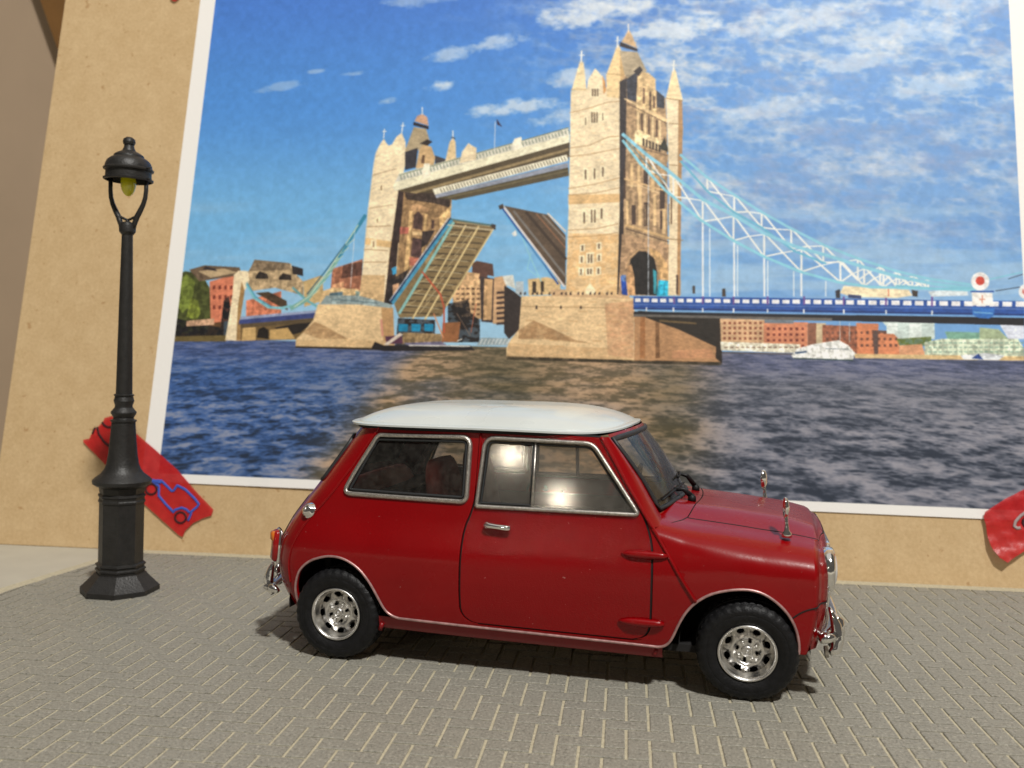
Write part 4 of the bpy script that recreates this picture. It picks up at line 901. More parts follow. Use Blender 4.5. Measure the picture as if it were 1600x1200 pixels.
[1, 78, 62, 54, 8, 166.8, 111.3, 167, 106.3],
[1, 78, 62, 54, 9, 167.3, 99.9, 167.5, 92.2],
[1, 78, 62, 54, 4, 172.3, 97.2, 172.4, 90.9],
[1, 78, 62, 54, 7, 163.1, 99, 163.3, 92.7],
[1, 78, 62, 54, 3, 174.9, 99.5, 175.1, 92.3],
[1, 78, 62, 54, 9, 172.5, 106.3, 172.6, 98.3],
[1, 78, 62, 54, 4, 159.7, 112, 160, 101.7],
[1, 215, 180, 130, 1, 166.9, 99.4, 167.1, 92.2],
[1, 215, 180, 130, 1, 167.8, 99.4, 167.9, 91.8],
[1, 225, 188, 138, 3, 159.8, 108.6, 174.6, 104],
[1, 215, 178, 128, 4.5, 160.7, 92.2, 176, 87.4],
[1, 80, 66, 55, 1.4, 160.8, 90.9, 176, 86],
[1, 225, 195, 150, 2, 160.8, 106.3, 165.9, 105.8, 171.5, 103.5],
[0, 182, 148, 114, 0, 159.5, 89, 175.2, 85.6, 175.6, 68, 158.9, 67.8],
[0, 205, 165, 115, 0, 167.3, 84.9, 171.9, 82.9, 174.5, 79, 175.5, 72.8, 172.1, 74.1, 171.2, 79.4],
[0, 38, 34, 32, 0, 161.8, 68.3, 161.8, 75.9, 162.7, 80.4, 165.2, 83.1, 167.7, 82.9, 170.3, 80.7, 171.4, 76.1, 171.6, 68],
[1, 210, 170, 125, 2, 160.9, 77, 162.3, 80.8, 165.2, 83.7, 168.1, 83.5],
[0, 205, 160, 115, 0, 161.4, 67.8, 161.6, 77.5, 162.8, 78.8, 163.9, 74.9, 164.5, 67.9],
[0, 60, 150, 165, 0, 170, 77.1, 171.2, 76.1, 171.4, 68.4, 170.4, 68.4],
[0, 50, 180, 215, 0, 171.9, 73.2, 175.3, 73, 175.8, 67.8, 171.4, 67.8],
[0, 40, 75, 160, 0, 159.5, 74.4, 161.2, 74, 162, 67.8, 160.1, 68.2],
[0, 90, 120, 170, 0, 159.7, 74.8, 161.2, 74.8, 161.3, 72.6, 160, 72.6],
[0, 240, 220, 184, 0, 173.1, 137.6, 178.3, 137.2, 178.9, 126.9, 178.7, 104, 179.1, 68.1, 175.1, 68, 174.9, 104],
[0, 180, 140, 98, 0, 177.2, 137.3, 178.5, 137, 178.9, 126.9, 178.7, 104, 179.1, 68.1, 178, 68.1],
[0, 245, 220, 175, 0, 172.9, 137.3, 174.9, 147.7, 175.5, 149.4, 176.2, 147.7, 178.7, 137],
[1, 238, 238, 232, 2.5, 175.5, 151.8, 175.3, 147.7],
[1, 238, 238, 232, 1.5, 174.6, 149.9, 176.4, 149.9],
[1, 150, 118, 82, 1.5, 172.9, 137.8, 178.7, 136.8],
[1, 150, 118, 82, 1.4, 174.2, 128.6, 178.9, 128.1],
[1, 150, 118, 82, 1.4, 174.5, 113.6, 179.1, 113.1],
[1, 150, 118, 82, 1.4, 175, 87.4, 179.6, 87],
[1, 110, 85, 65, 2.5, 175.5, 104, 175.7, 92.7],
[1, 70, 55, 50, 3, 177.9, 75, 178, 68.5],
[0, 215, 175, 135, 0, 191.8, 60.6, 206, 60.4, 206, 50.9, 192.3, 50],
[0, 140, 85, 65, 0, 192.9, 59.5, 193.7, 59.5, 193.7, 58.7, 192.9, 58.7],
[0, 140, 85, 65, 0, 192.9, 57.8, 193.7, 57.8, 193.7, 57, 192.9, 57],
[0, 140, 85, 65, 0, 192.9, 56.1, 193.7, 56.1, 193.7, 55.3, 192.9, 55.3],
[0, 140, 85, 65, 0, 192.9, 54.4, 193.7, 54.4, 193.7, 53.6, 192.9, 53.6],
[0, 140, 85, 65, 0, 192.9, 52.7, 193.7, 52.7, 193.7, 51.9, 192.9, 51.9],
[0, 140, 85, 65, 0, 194.5, 59.5, 195.3, 59.6, 195.3, 58.7, 194.5, 58.7],
[0, 140, 85, 65, 0, 194.5, 57.8, 195.3, 57.9, 195.3, 57, 194.5, 57],
[0, 140, 85, 65, 0, 194.5, 56.1, 195.3, 56.2, 195.3, 55.3, 194.5, 55.3],
[0, 140, 85, 65, 0, 194.5, 54.5, 195.3, 54.5, 195.3, 53.6, 194.5, 53.6],
[0, 140, 85, 65, 0, 194.5, 52.8, 195.3, 52.8, 195.4, 51.9, 194.5, 51.9],
[0, 140, 85, 65, 0, 196.1, 59.6, 196.9, 59.6, 196.9, 58.7, 196.1, 58.7],
[0, 140, 85, 65, 0, 196.1, 57.9, 196.9, 57.9, 196.9, 57, 196.1, 57],
[0, 140, 85, 65, 0, 196.1, 56.2, 196.9, 56.2, 196.9, 55.3, 196.1, 55.3],
[0, 140, 85, 65, 0, 196.1, 54.5, 196.9, 54.5, 197, 53.7, 196.1, 53.6],
[0, 140, 85, 65, 0, 196.2, 52.8, 197, 52.8, 197, 52, 196.2, 51.9],
[0, 140, 85, 65, 0, 197.7, 59.6, 198.5, 59.6, 198.5, 58.8, 197.7, 58.8],
[0, 140, 85, 65, 0, 197.7, 57.9, 198.5, 57.9, 198.5, 57.1, 197.7, 57.1],
[0, 140, 85, 65, 0, 197.7, 56.2, 198.5, 56.2, 198.5, 55.4, 197.7, 55.4],
[0, 140, 85, 65, 0, 197.8, 54.5, 198.6, 54.5, 198.6, 53.7, 197.8, 53.7],
[0, 140, 85, 65, 0, 197.8, 52.8, 198.6, 52.8, 198.6, 52, 197.8, 52],
[0, 140, 85, 65, 0, 199.3, 59.6, 200.1, 59.7, 200.1, 58.8, 199.3, 58.8],
[0, 140, 85, 65, 0, 199.3, 57.9, 200.1, 58, 200.2, 57.1, 199.3, 57.1],
[0, 140, 85, 65, 0, 199.3, 56.2, 200.2, 56.3, 200.2, 55.4, 199.4, 55.4],
[0, 140, 85, 65, 0, 199.4, 54.6, 200.2, 54.6, 200.2, 53.7, 199.4, 53.7],
[0, 140, 85, 65, 0, 199.4, 52.9, 200.2, 52.9, 200.2, 52, 199.4, 52],
[0, 140, 85, 65, 0, 200.9, 59.7, 201.7, 59.7, 201.8, 58.8, 200.9, 58.8],
[0, 140, 85, 65, 0, 201, 58, 201.8, 58, 201.8, 57.1, 201, 57.1],
[0, 140, 85, 65, 0, 201, 56.3, 201.8, 56.3, 201.8, 55.5, 201, 55.4],
[0, 140, 85, 65, 0, 201, 54.6, 201.8, 54.6, 201.8, 53.8, 201, 53.7],
[0, 140, 85, 65, 0, 201, 52.9, 201.8, 52.9, 201.8, 52.1, 201, 52.1],
[0, 140, 85, 65, 0, 202.6, 59.7, 203.4, 59.7, 203.4, 58.9, 202.6, 58.9],
[0, 140, 85, 65, 0, 202.6, 58, 203.4, 58, 203.4, 57.2, 202.6, 57.2],
[0, 140, 85, 65, 0, 202.6, 56.3, 203.4, 56.3, 203.4, 55.5, 202.6, 55.5],
[0, 140, 85, 65, 0, 202.6, 54.6, 203.4, 54.6, 203.4, 53.8, 202.6, 53.8],
[0, 140, 85, 65, 0, 202.6, 52.9, 203.4, 53, 203.4, 52.1, 202.6, 52.1],
[0, 140, 85, 65, 0, 204.2, 59.7, 205, 59.8, 205, 58.9, 204.2, 58.9],
[0, 140, 85, 65, 0, 204.2, 58, 205, 58.1, 205, 57.2, 204.2, 57.2],
[0, 140, 85, 65, 0, 204.2, 56.3, 205, 56.4, 205, 55.5, 204.2, 55.5],
[0, 140, 85, 65, 0, 204.2, 54.7, 205, 54.7, 205, 53.8, 204.2, 53.8],
[0, 140, 85, 65, 0, 204.2, 53, 205, 53, 205, 52.2, 204.2, 52.1],
[0, 215, 140, 105, 0, 205.6, 60, 219.3, 59.8, 219.2, 51, 205.6, 50.7],
[0, 120, 60, 50, 0, 206.6, 57.9, 207.4, 57.9, 207.4, 57.1, 206.6, 57],
[0, 120, 60, 50, 0, 206.6, 56, 207.4, 56, 207.4, 55.2, 206.6, 55.1],
[0, 120, 60, 50, 0, 206.6, 54.1, 207.4, 54.1, 207.4, 53.3, 206.6, 53.2],
[0, 120, 60, 50, 0, 206.6, 52.2, 207.4, 52.2, 207.4, 51.4, 206.6, 51.3],
[0, 120, 60, 50, 0, 208.4, 57.9, 209.2, 57.9, 209.2, 57.1, 208.4, 57.1],
[0, 120, 60, 50, 0, 208.4, 56, 209.2, 56, 209.2, 55.2, 208.4, 55.2],
[0, 120, 60, 50, 0, 208.4, 54.1, 209.2, 54.1, 209.2, 53.3, 208.4, 53.3],
[0, 120, 60, 50, 0, 208.4, 52.2, 209.2, 52.2, 209.2, 51.4, 208.4, 51.4],
[0, 120, 60, 50, 0, 210.2, 58, 211, 58, 211, 57.1, 210.2, 57.1],
[0, 120, 60, 50, 0, 210.2, 56.1, 210.9, 56.1, 210.9, 55.2, 210.2, 55.2],
[0, 120, 60, 50, 0, 210.2, 54.2, 210.9, 54.2, 210.9, 53.3, 210.1, 53.3],
[0, 120, 60, 50, 0, 210.1, 52.3, 210.9, 52.3, 210.9, 51.5, 210.1, 51.4],
[0, 120, 60, 50, 0, 211.9, 58, 212.7, 58, 212.7, 57.2, 211.9, 57.1],
[0, 120, 60, 50, 0, 211.9, 56.1, 212.7, 56.1, 212.7, 55.3, 211.9, 55.3],
[0, 120, 60, 50, 0, 211.9, 54.2, 212.7, 54.2, 212.7, 53.4, 211.9, 53.4],
[0, 120, 60, 50, 0, 211.9, 52.3, 212.7, 52.3, 212.7, 51.5, 211.9, 51.5],
[0, 120, 60, 50, 0, 213.7, 58, 214.5, 58, 214.5, 57.2, 213.7, 57.2],
[0, 120, 60, 50, 0, 213.7, 56.1, 214.5, 56.1, 214.5, 55.3, 213.7, 55.3],
[0, 120, 60, 50, 0, 213.7, 54.2, 214.5, 54.3, 214.5, 53.4, 213.7, 53.4],
[0, 120, 60, 50, 0, 213.7, 52.4, 214.5, 52.4, 214.5, 51.5, 213.7, 51.5],
[0, 120, 60, 50, 0, 215.5, 58.1, 216.3, 58.1, 216.3, 57.2, 215.5, 57.2],
[0, 120, 60, 50, 0, 215.5, 56.2, 216.3, 56.2, 216.3, 55.3, 215.5, 55.3],
[0, 120, 60, 50, 0, 215.5, 54.3, 216.3, 54.3, 216.3, 53.5, 215.5, 53.4],
[0, 120, 60, 50, 0, 215.5, 52.4, 216.3, 52.4, 216.3, 51.6, 215.5, 51.6],
[0, 120, 60, 50, 0, 217.3, 58.1, 218.1, 58.1, 218.1, 57.3, 217.3, 57.3],
[0, 120, 60, 50, 0, 217.3, 56.2, 218.1, 56.2, 218.1, 55.4, 217.3, 55.4],
[0, 120, 60, 50, 0, 217.3, 54.3, 218.1, 54.3, 218.1, 53.5, 217.3, 53.5],
[0, 120, 60, 50, 0, 217.3, 52.4, 218.1, 52.5, 218.1, 51.6, 217.3, 51.6],
[0, 120, 130, 140, 0, 205.8, 60.8, 214.9, 60.8, 214.9, 59.3, 205.8, 59.3],
[0, 205, 185, 150, 0, 219.3, 59.6, 224.8, 59.7, 224.7, 50.3, 219.2, 50.6],
[0, 140, 95, 75, 0, 219.3, 59.6, 221.9, 59.7, 221.8, 50.7, 219.2, 50.6],
[0, 160, 100, 75, 2, 223.8, 59.1, 234.6, 58.9, 234.5, 50.1, 223.7, 49.9],
[0, 215, 135, 95, 0, 234.2, 59.9, 240.9, 59.8, 240.7, 49.7, 234.1, 49.5],
[0, 100, 80, 75, 0, 238.9, 57.7, 243.3, 57.6, 243.2, 49.5, 239.5, 49.4],
[0, 220, 140, 100, 0, 240.8, 56.9, 247.2, 56.6, 247, 49.6, 240.6, 49.5],
[0, 110, 75, 62, 0, 224.8, 57, 225.6, 57, 225.6, 56.2, 224.8, 56.2],
[0, 110, 75, 62, 0, 224.8, 54.9, 225.6, 54.9, 225.6, 54.1, 224.8, 54.1],
[0, 110, 75, 62, 0, 224.8, 52.8, 225.5, 52.8, 225.5, 52, 224.7, 52],
[0, 110, 75, 62, 0, 226.6, 57, 227.4, 57, 227.3, 56.2, 226.6, 56.2],
[0, 110, 75, 62, 0, 226.5, 54.9, 227.3, 55, 227.3, 54.1, 226.5, 54.1],
[0, 110, 75, 62, 0, 226.5, 52.9, 227.3, 52.9, 227.3, 52, 226.5, 52],
[0, 110, 75, 62, 0, 228.3, 57.1, 229.1, 57.1, 229.1, 56.2, 228.3, 56.2],
[0, 110, 75, 62, 0, 228.3, 55, 229.1, 55, 229.1, 54.2, 228.3, 54.1],
[0, 110, 75, 62, 0, 228.3, 52.9, 229.1, 52.9, 229, 52.1, 228.3, 52.1],
[0, 110, 75, 62, 0, 230.1, 57.1, 230.9, 57.1, 230.9, 56.3, 230.1, 56.3],
[0, 110, 75, 62, 0, 230.1, 55, 230.8, 55, 230.8, 54.2, 230.1, 54.2],
[0, 110, 75, 62, 0, 230, 52.9, 230.8, 53, 230.8, 52.1, 230, 52.1],
[0, 110, 75, 62, 0, 231.9, 57.1, 232.6, 57.2, 232.6, 56.3, 231.8, 56.3],
[0, 110, 75, 62, 0, 231.8, 55.1, 232.6, 55.1, 232.6, 54.2, 231.8, 54.2],
[0, 110, 75, 62, 0, 231.8, 53, 232.6, 53, 232.6, 52.2, 231.8, 52.1],
[0, 110, 75, 62, 0, 233.6, 57.2, 234.4, 57.2, 234.4, 56.4, 233.6, 56.3],
[0, 110, 75, 62, 0, 233.6, 55.1, 234.4, 55.1, 234.3, 54.3, 233.6, 54.3],
[0, 110, 75, 62, 0, 233.5, 53, 234.3, 53, 234.3, 52.2, 233.5, 52.2],
[0, 110, 75, 62, 0, 235.4, 57.2, 236.1, 57.2, 236.1, 56.4, 235.4, 56.4],
[0, 110, 75, 62, 0, 235.3, 55.1, 236.1, 55.1, 236.1, 54.3, 235.3, 54.3],
[0, 110, 75, 62, 0, 235.3, 53.1, 236.1, 53.1, 236.1, 52.2, 235.3, 52.2],
[0, 110, 75, 62, 0, 237.1, 57.3, 237.9, 57.3, 237.9, 56.4, 237.1, 56.4],
[0, 110, 75, 62, 0, 237.1, 55.2, 237.9, 55.2, 237.8, 54.4, 237.1, 54.3],
[0, 110, 75, 62, 0, 237, 53.1, 237.8, 53.1, 237.8, 52.3, 237, 52.3],
[0, 110, 75, 62, 0, 238.9, 57.3, 239.6, 57.3, 239.6, 56.5, 238.9, 56.5],
[0, 110, 75, 62, 0, 238.8, 55.2, 239.6, 55.2, 239.6, 54.4, 238.8, 54.4],
[0, 110, 75, 62, 0, 238.8, 53.1, 239.6, 53.2, 239.5, 52.3, 238.8, 52.3],
[0, 110, 75, 62, 0, 240.6, 57.3, 241.4, 57.3, 241.4, 56.5, 240.6, 56.5],
[0, 110, 75, 62, 0, 240.6, 55.2, 241.3, 55.3, 241.3, 54.4, 240.6, 54.4],
[0, 110, 75, 62, 0, 240.5, 53.2, 241.3, 53.2, 241.3, 52.4, 240.5, 52.3],
[0, 110, 75, 62, 0, 242.4, 57.4, 243.1, 57.4, 243.1, 56.5, 242.3, 56.5],
[0, 110, 75, 62, 0, 242.3, 55.3, 243.1, 55.3, 243.1, 54.5, 242.3, 54.5],
[0, 110, 75, 62, 0, 242.3, 53.2, 243, 53.2, 243, 52.4, 242.3, 52.4],
[0, 110, 75, 62, 0, 244.1, 57.4, 244.9, 57.4, 244.9, 56.6, 244.1, 56.6],
[0, 110, 75, 62, 0, 244.1, 55.3, 244.8, 55.3, 244.8, 54.5, 244, 54.5],
[0, 110, 75, 62, 0, 244, 53.3, 244.8, 53.3, 244.8, 52.4, 244, 52.4],
[0, 110, 75, 62, 0, 245.8, 57.4, 246.6, 57.5, 246.6, 56.6, 245.8, 56.6],
[0, 110, 75, 62, 0, 245.8, 55.4, 246.6, 55.4, 246.5, 54.5, 245.8, 54.5],
[0, 110, 75, 62, 0, 245.7, 53.3, 246.5, 53.3, 246.5, 52.5, 245.7, 52.5],
[0, 205, 220, 215, 0, 242, 60.5, 257.8, 60.4, 257.7, 55.2, 246.9, 55],
[0, 225, 235, 230, 0, 243.4, 60.1, 246.7, 60.2, 246.6, 56.6, 243.3, 56.6],
[0, 225, 235, 230, 0, 250.2, 60.2, 254, 60.3, 253.8, 55.1, 250, 55],
[0, 105, 120, 60, 1, 246.2, 55, 256.7, 56, 256.7, 53.1, 247.1, 52.5],
[0, 225, 165, 125, 0, 247.1, 52.9, 253.8, 53.5, 254.8, 49.8, 247, 49.6],
[0, 205, 215, 190, 2, 254.6, 54.1, 259.6, 55.3, 272.8, 56, 282.2, 55.8, 283.9, 52.7, 283.8, 49.7, 254.5, 49.8],
[0, 125, 170, 150, 0, 260.8, 57.7, 271, 57.6, 270.9, 55.5, 261.5, 55.3],
[0, 170, 185, 150, 0, 271.1, 59.2, 276.7, 58.7, 279.4, 55.7, 270.9, 55.5],
[1, 130, 165, 150, 1.5, 255.7, 53.9, 256.7, 54],
[1, 130, 165, 150, 1.5, 255.7, 52.5, 256.6, 52.5],
[1, 130, 165, 150, 1.5, 255.6, 51.1, 256.6, 51.1],
[1, 130, 165, 150, 1.5, 257.2, 54, 258.2, 54],
[1, 130, 165, 150, 1.5, 257.2, 52.5, 258.2, 52.5],
[1, 130, 165, 150, 1.5, 257.2, 51.1, 258.1, 51.1],
[1, 130, 165, 150, 1.5, 258.8, 54, 259.7, 54],
[1, 130, 165, 150, 1.5, 258.7, 52.6, 259.7, 52.6],
[1, 130, 165, 150, 1.5, 258.7, 51.1, 259.6, 51.1],
[1, 130, 165, 150, 1.5, 260.3, 54, 261.2, 54.1],
[1, 130, 165, 150, 1.5, 260.2, 52.6, 261.2, 52.6],
[1, 130, 165, 150, 1.5, 260.2, 51.2, 261.1, 51.2],
[1, 130, 165, 150, 1.5, 261.8, 54.1, 262.8, 54.1],
[1, 130, 165, 150, 1.5, 261.8, 52.6, 262.7, 52.7],
[1, 130, 165, 150, 1.5, 261.7, 51.2, 262.7, 51.2],
[1, 130, 165, 150, 1.5, 263.3, 54.1, 264.3, 54.1],
[1, 130, 165, 150, 1.5, 263.3, 52.7, 264.2, 52.7],
[1, 130, 165, 150, 1.5, 263.2, 51.2, 264.2, 51.3],
[1, 130, 165, 150, 1.5, 264.8, 54.1, 265.8, 54.2],
[1, 130, 165, 150, 1.5, 264.8, 52.7, 265.7, 52.7],
[1, 130, 165, 150, 1.5, 264.7, 51.3, 265.7, 51.3],
[1, 130, 165, 150, 1.5, 266.4, 54.2, 267.3, 54.2],
[1, 130, 165, 150, 1.5, 266.3, 52.7, 267.3, 52.8],
[1, 130, 165, 150, 1.5, 266.3, 51.3, 267.2, 51.3],
[1, 130, 165, 150, 1.5, 267.9, 54.2, 268.8, 54.2],
[1, 130, 165, 150, 1.5, 267.8, 52.8, 268.8, 52.8],
[1, 130, 165, 150, 1.5, 267.8, 51.3, 268.7, 51.4],
[1, 130, 165, 150, 1.5, 269.4, 54.2, 270.3, 54.3],
[1, 130, 165, 150, 1.5, 269.3, 52.8, 270.3, 52.8],
[1, 130, 165, 150, 1.5, 269.3, 51.4, 270.2, 51.4],
[1, 130, 165, 150, 1.5, 270.9, 54.3, 271.8, 54.3],
[1, 130, 165, 150, 1.5, 270.8, 52.8, 271.8, 52.9],
[1, 130, 165, 150, 1.5, 270.8, 51.4, 271.7, 51.4],
[1, 130, 165, 150, 1.5, 272.4, 54.3, 273.3, 54.3],
[1, 130, 165, 150, 1.5, 272.3, 52.9, 273.3, 52.9],
[1, 130, 165, 150, 1.5, 272.3, 51.5, 273.2, 51.5],
[1, 130, 165, 150, 1.5, 273.9, 54.3, 274.8, 54.4],
[1, 130, 165, 150, 1.5, 273.8, 52.9, 274.8, 52.9],
[1, 130, 165, 150, 1.5, 273.8, 51.5, 274.7, 51.5],
[1, 130, 165, 150, 1.5, 275.4, 54.4, 276.3, 54.4],
[1, 130, 165, 150, 1.5, 275.3, 52.9, 276.3, 53],
[1, 130, 165, 150, 1.5, 275.3, 51.5, 276.2, 51.5],
[1, 130, 165, 150, 1.5, 276.9, 54.4, 277.8, 54.4],
[1, 130, 165, 150, 1.5, 276.8, 53, 277.8, 53],
[1, 130, 165, 150, 1.5, 276.8, 51.6, 277.7, 51.6],
[1, 130, 165, 150, 1.5, 278.4, 54.4, 279.3, 54.5],
[1, 130, 165, 150, 1.5, 278.3, 53, 279.3, 53],
[1, 130, 165, 150, 1.5, 278.3, 51.6, 279.2, 51.6],
[1, 130, 165, 150, 1.5, 279.9, 54.5, 280.8, 54.5],
[1, 130, 165, 150, 1.5, 279.8, 53.1, 280.8, 53.1],
[1, 130, 165, 150, 1.5, 279.8, 51.6, 280.7, 51.7],
[1, 130, 165, 150, 1.5, 281.4, 54.5, 282.3, 54.5],
[1, 130, 165, 150, 1.5, 281.3, 53.1, 282.3, 53.1],
[1, 130, 165, 150, 1.5, 281.3, 51.7, 282.2, 51.7],
[1, 130, 165, 150, 1.5, 282.9, 54.5, 283.8, 54.6],
[1, 130, 165, 150, 1.5, 282.8, 53.1, 283.7, 53.1],
[1, 130, 165, 150, 1.5, 282.7, 51.7, 283.7, 51.7],
[0, 215, 220, 235, 0, 276.8, 60.8, 284.3, 60.9, 284.1, 55.8, 279.4, 55.7],
[0, 235, 228, 205, 2, 191.9, 52.9, 216.9, 52.6, 216.9, 49.7, 192.3, 50],
[1, 90, 75, 60, 1.6, 192.6, 49.3, 216.9, 49.3],
[1, 120, 85, 70, 1.5, 193.3, 51, 194.4, 51.1],
[1, 120, 85, 70, 1.5, 195.1, 51.1, 196.1, 51.1],
[1, 120, 85, 70, 1.5, 196.8, 51.1, 197.8, 51.1],
[1, 120, 85, 70, 1.5, 198.5, 51.2, 199.5, 51.2],
[1, 120, 85, 70, 1.5, 200.2, 51.2, 201.2, 51.2],
[1, 120, 85, 70, 1.5, 201.9, 51.2, 202.9, 51.3],
[1, 120, 85, 70, 1.5, 203.6, 51.3, 204.6, 51.3],
[1, 120, 85, 70, 1.5, 205.3, 51.3, 206.3, 51.3],
[1, 120, 85, 70, 1.5, 207, 51.4, 208, 51.4],
[1, 120, 85, 70, 1.5, 208.7, 51.4, 209.6, 51.4],
[1, 120, 85, 70, 1.5, 210.3, 51.4, 211.3, 51.5],
[1, 120, 85, 70, 1.5, 212, 51.5, 213, 51.5],
[1, 120, 85, 70, 1.5, 213.7, 51.5, 214.7, 51.5],
[1, 120, 85, 70, 1.5, 215.4, 51.6, 216.4, 51.6],
[0, 240, 240, 235, 2, 214.1, 48.8, 215.9, 51.1, 220.8, 52.7, 228.7, 54.2, 231.6, 52.6, 233.7, 50.1, 232.9, 47.8, 214.9, 48],
[1, 60, 85, 120, 3, 215.5, 49.7, 218.8, 50.2],
[1, 110, 120, 130, 1.2, 224.7, 51.4, 231.6, 51.3],
[1, 50, 70, 70, 2, 214.9, 48, 232.9, 47.8],
[1, 225, 225, 220, 1, 229.2, 60.9, 229.1, 53.5],
[1, 225, 225, 220, 1, 232.1, 59.9, 232, 53.6],
[0, 220, 190, 140, 0, 233.5, 49.9, 283.8, 50.3, 283.7, 48.9, 233.5, 48.5],
[0, 225, 230, 235, 0, 265.1, 50.1, 272.6, 51.1, 278.2, 50.4, 276.3, 48.9, 266, 48.9],
[0, 50, 75, 140, 0, 268.4, 49.3, 270.4, 50.8, 271.8, 49],
[0, 38, 36, 40, 0, 164.1, 62.4, 284.4, 62.5, 284.3, 60.1, 216.9, 60.6, 164.1, 61.3],
[0, 105, 100, 95, 0, 164.1, 61.5, 226.8, 61.4, 226.8, 60.4, 164.1, 60.7],
[0, 48, 85, 160, 0, 163.9, 67.6, 226.9, 67.8, 284.6, 67.9, 284.4, 63.2, 226.8, 63.1, 164, 63.1],
[1, 35, 50, 95, 1.8, 164, 63.5, 226.8, 63.6, 284.4, 63.6],
[1, 110, 135, 190, 1.2, 164, 64.8, 284.5, 65.4],
[0, 240, 238, 240, 0, 164.4, 66.9, 166.2, 66.9, 166.3, 65.7, 164.4, 65.7],
[0, 240, 238, 240, 0, 167.1, 66.9, 169, 66.9, 169, 65.7, 167.1, 65.7],
[0, 240, 238, 240, 0, 169.8, 66.9, 171.7, 66.9, 171.8, 65.7, 169.8, 65.7],
[0, 240, 238, 240, 0, 172.6, 66.9, 174.5, 66.9, 174.6, 65.7, 172.6, 65.7],
[0, 240, 238, 240, 0, 175.4, 67, 177.4, 66.9, 177.4, 65.7, 175.4, 65.8],
[0, 240, 238, 240, 0, 178.2, 67, 180.2, 67, 180.2, 65.7, 178.3, 65.8],
[0, 240, 238, 240, 0, 181.1, 67, 183.1, 67, 183.1, 65.8, 181.1, 65.8],
[0, 240, 238, 240, 0, 184, 67, 186, 67, 186, 65.8, 184, 65.8],
[0, 240, 238, 240, 0, 186.9, 67, 189, 67, 189, 65.8, 186.9, 65.8],
[0, 240, 238, 240, 0, 189.9, 67.1, 192, 67.1, 192, 65.8, 189.9, 65.8],
[0, 240, 238, 240, 0, 192.8, 67.1, 195, 67.1, 195, 65.8, 192.9, 65.8],
[0, 240, 238, 240, 0, 195.9, 67.1, 198, 67.1, 198, 65.8, 195.9, 65.8],
[0, 240, 238, 240, 0, 198.9, 67.1, 201.1, 67.1, 201.1, 65.8, 198.9, 65.8],
[0, 240, 238, 240, 0, 202, 67.2, 204.2, 67.2, 204.2, 65.8, 202, 65.8],
[0, 240, 238, 240, 0, 205.1, 67.2, 207.3, 67.2, 207.3, 65.8, 205.1, 65.8],
[0, 240, 238, 240, 0, 208.2, 67.2, 210.5, 67.2, 210.5, 65.8, 208.2, 65.8],
[0, 240, 238, 240, 0, 211.4, 67.2, 213.7, 67.2, 213.7, 65.9, 211.4, 65.9],
[0, 240, 238, 240, 0, 214.6, 67.3, 216.9, 67.3, 216.9, 65.9, 214.6, 65.9],
[0, 240, 238, 240, 0, 217.9, 67.3, 220.2, 67.3, 220.2, 65.9, 217.9, 65.9],
[0, 240, 238, 240, 0, 221.1, 67.3, 223.5, 67.3, 223.5, 65.9, 221.1, 65.9],
[0, 240, 238, 240, 0, 224.5, 67.3, 226.8, 67.3, 226.8, 65.9, 224.4, 65.9],
[0, 240, 238, 240, 0, 227.8, 67.4, 230.2, 67.4, 230.2, 65.9, 227.8, 65.9],
[0, 240, 238, 240, 0, 231.2, 67.4, 233.6, 67.4, 233.6, 65.9, 231.1, 65.9],
[0, 240, 238, 240, 0, 234.6, 67.4, 237, 67.4, 237, 65.9, 234.6, 65.9],
[0, 240, 238, 240, 0, 238, 67.4, 240.5, 67.4, 240.5, 65.9, 238, 65.9],
[0, 240, 238, 240, 0, 241.5, 67.5, 244, 67.5, 244, 66, 241.5, 66],
[0, 240, 238, 240, 0, 245, 67.5, 247.5, 67.5, 247.5, 66, 245, 66],
[0, 240, 238, 240, 0, 248.6, 67.5, 251.1, 67.5, 251.1, 66, 248.5, 66],
[0, 240, 238, 240, 0, 252.1, 67.5, 254.7, 67.5, 254.7, 66, 252.1, 66],
[0, 240, 238, 240, 0, 255.8, 67.6, 258.4, 67.6, 258.3, 66, 255.7, 66],
[0, 240, 238, 240, 0, 259.4, 67.6, 262, 67.6, 262, 66, 259.4, 66],
[0, 240, 238, 240, 0, 263.1, 67.6, 265.7, 67.6, 265.7, 66, 263, 66],
[0, 240, 238, 240, 0, 266.8, 67.7, 269.5, 67.7, 269.4, 66, 266.8, 66],
[0, 240, 238, 240, 0, 270.6, 67.7, 273.3, 67.7, 273.2, 66, 270.5, 66],
[0, 240, 238, 240, 0, 274.4, 67.7, 277.1, 67.7, 277, 66.1, 274.3, 66],
[0, 240, 238, 240, 0, 278.2, 67.7, 281, 67.7, 280.9, 66.1, 278.1, 66.1],
[0, 240, 238, 240, 0, 282.1, 67.8, 284.9, 67.8, 284.8, 66.1, 282, 66.1],
[1, 240, 240, 240, 2.5, 168.2, 63.8, 168.2, 62.7],
[1, 240, 240, 240, 2.5, 176.9, 63.9, 176.9, 62.7],
[1, 240, 240, 240, 2.5, 186.3, 63.9, 186.3, 62.8],
[1, 240, 240, 240, 2.5, 196.1, 64, 196.1, 62.8],
[1, 240, 240, 240, 2.5, 206.8, 64, 206.8, 62.9],
[1, 240, 240, 240, 2.5, 218.1, 64.1, 218.1, 62.9],
[1, 240, 240, 240, 2.5, 230.4, 64.2, 230.4, 63],
[1, 240, 240, 240, 2.5, 243.3, 64.2, 243.3, 63.1],
[1, 240, 240, 240, 2.5, 257.2, 64.3, 257.1, 63.1],
[1, 110, 80, 150, 3, 177, 67.6, 177.1, 65.3],
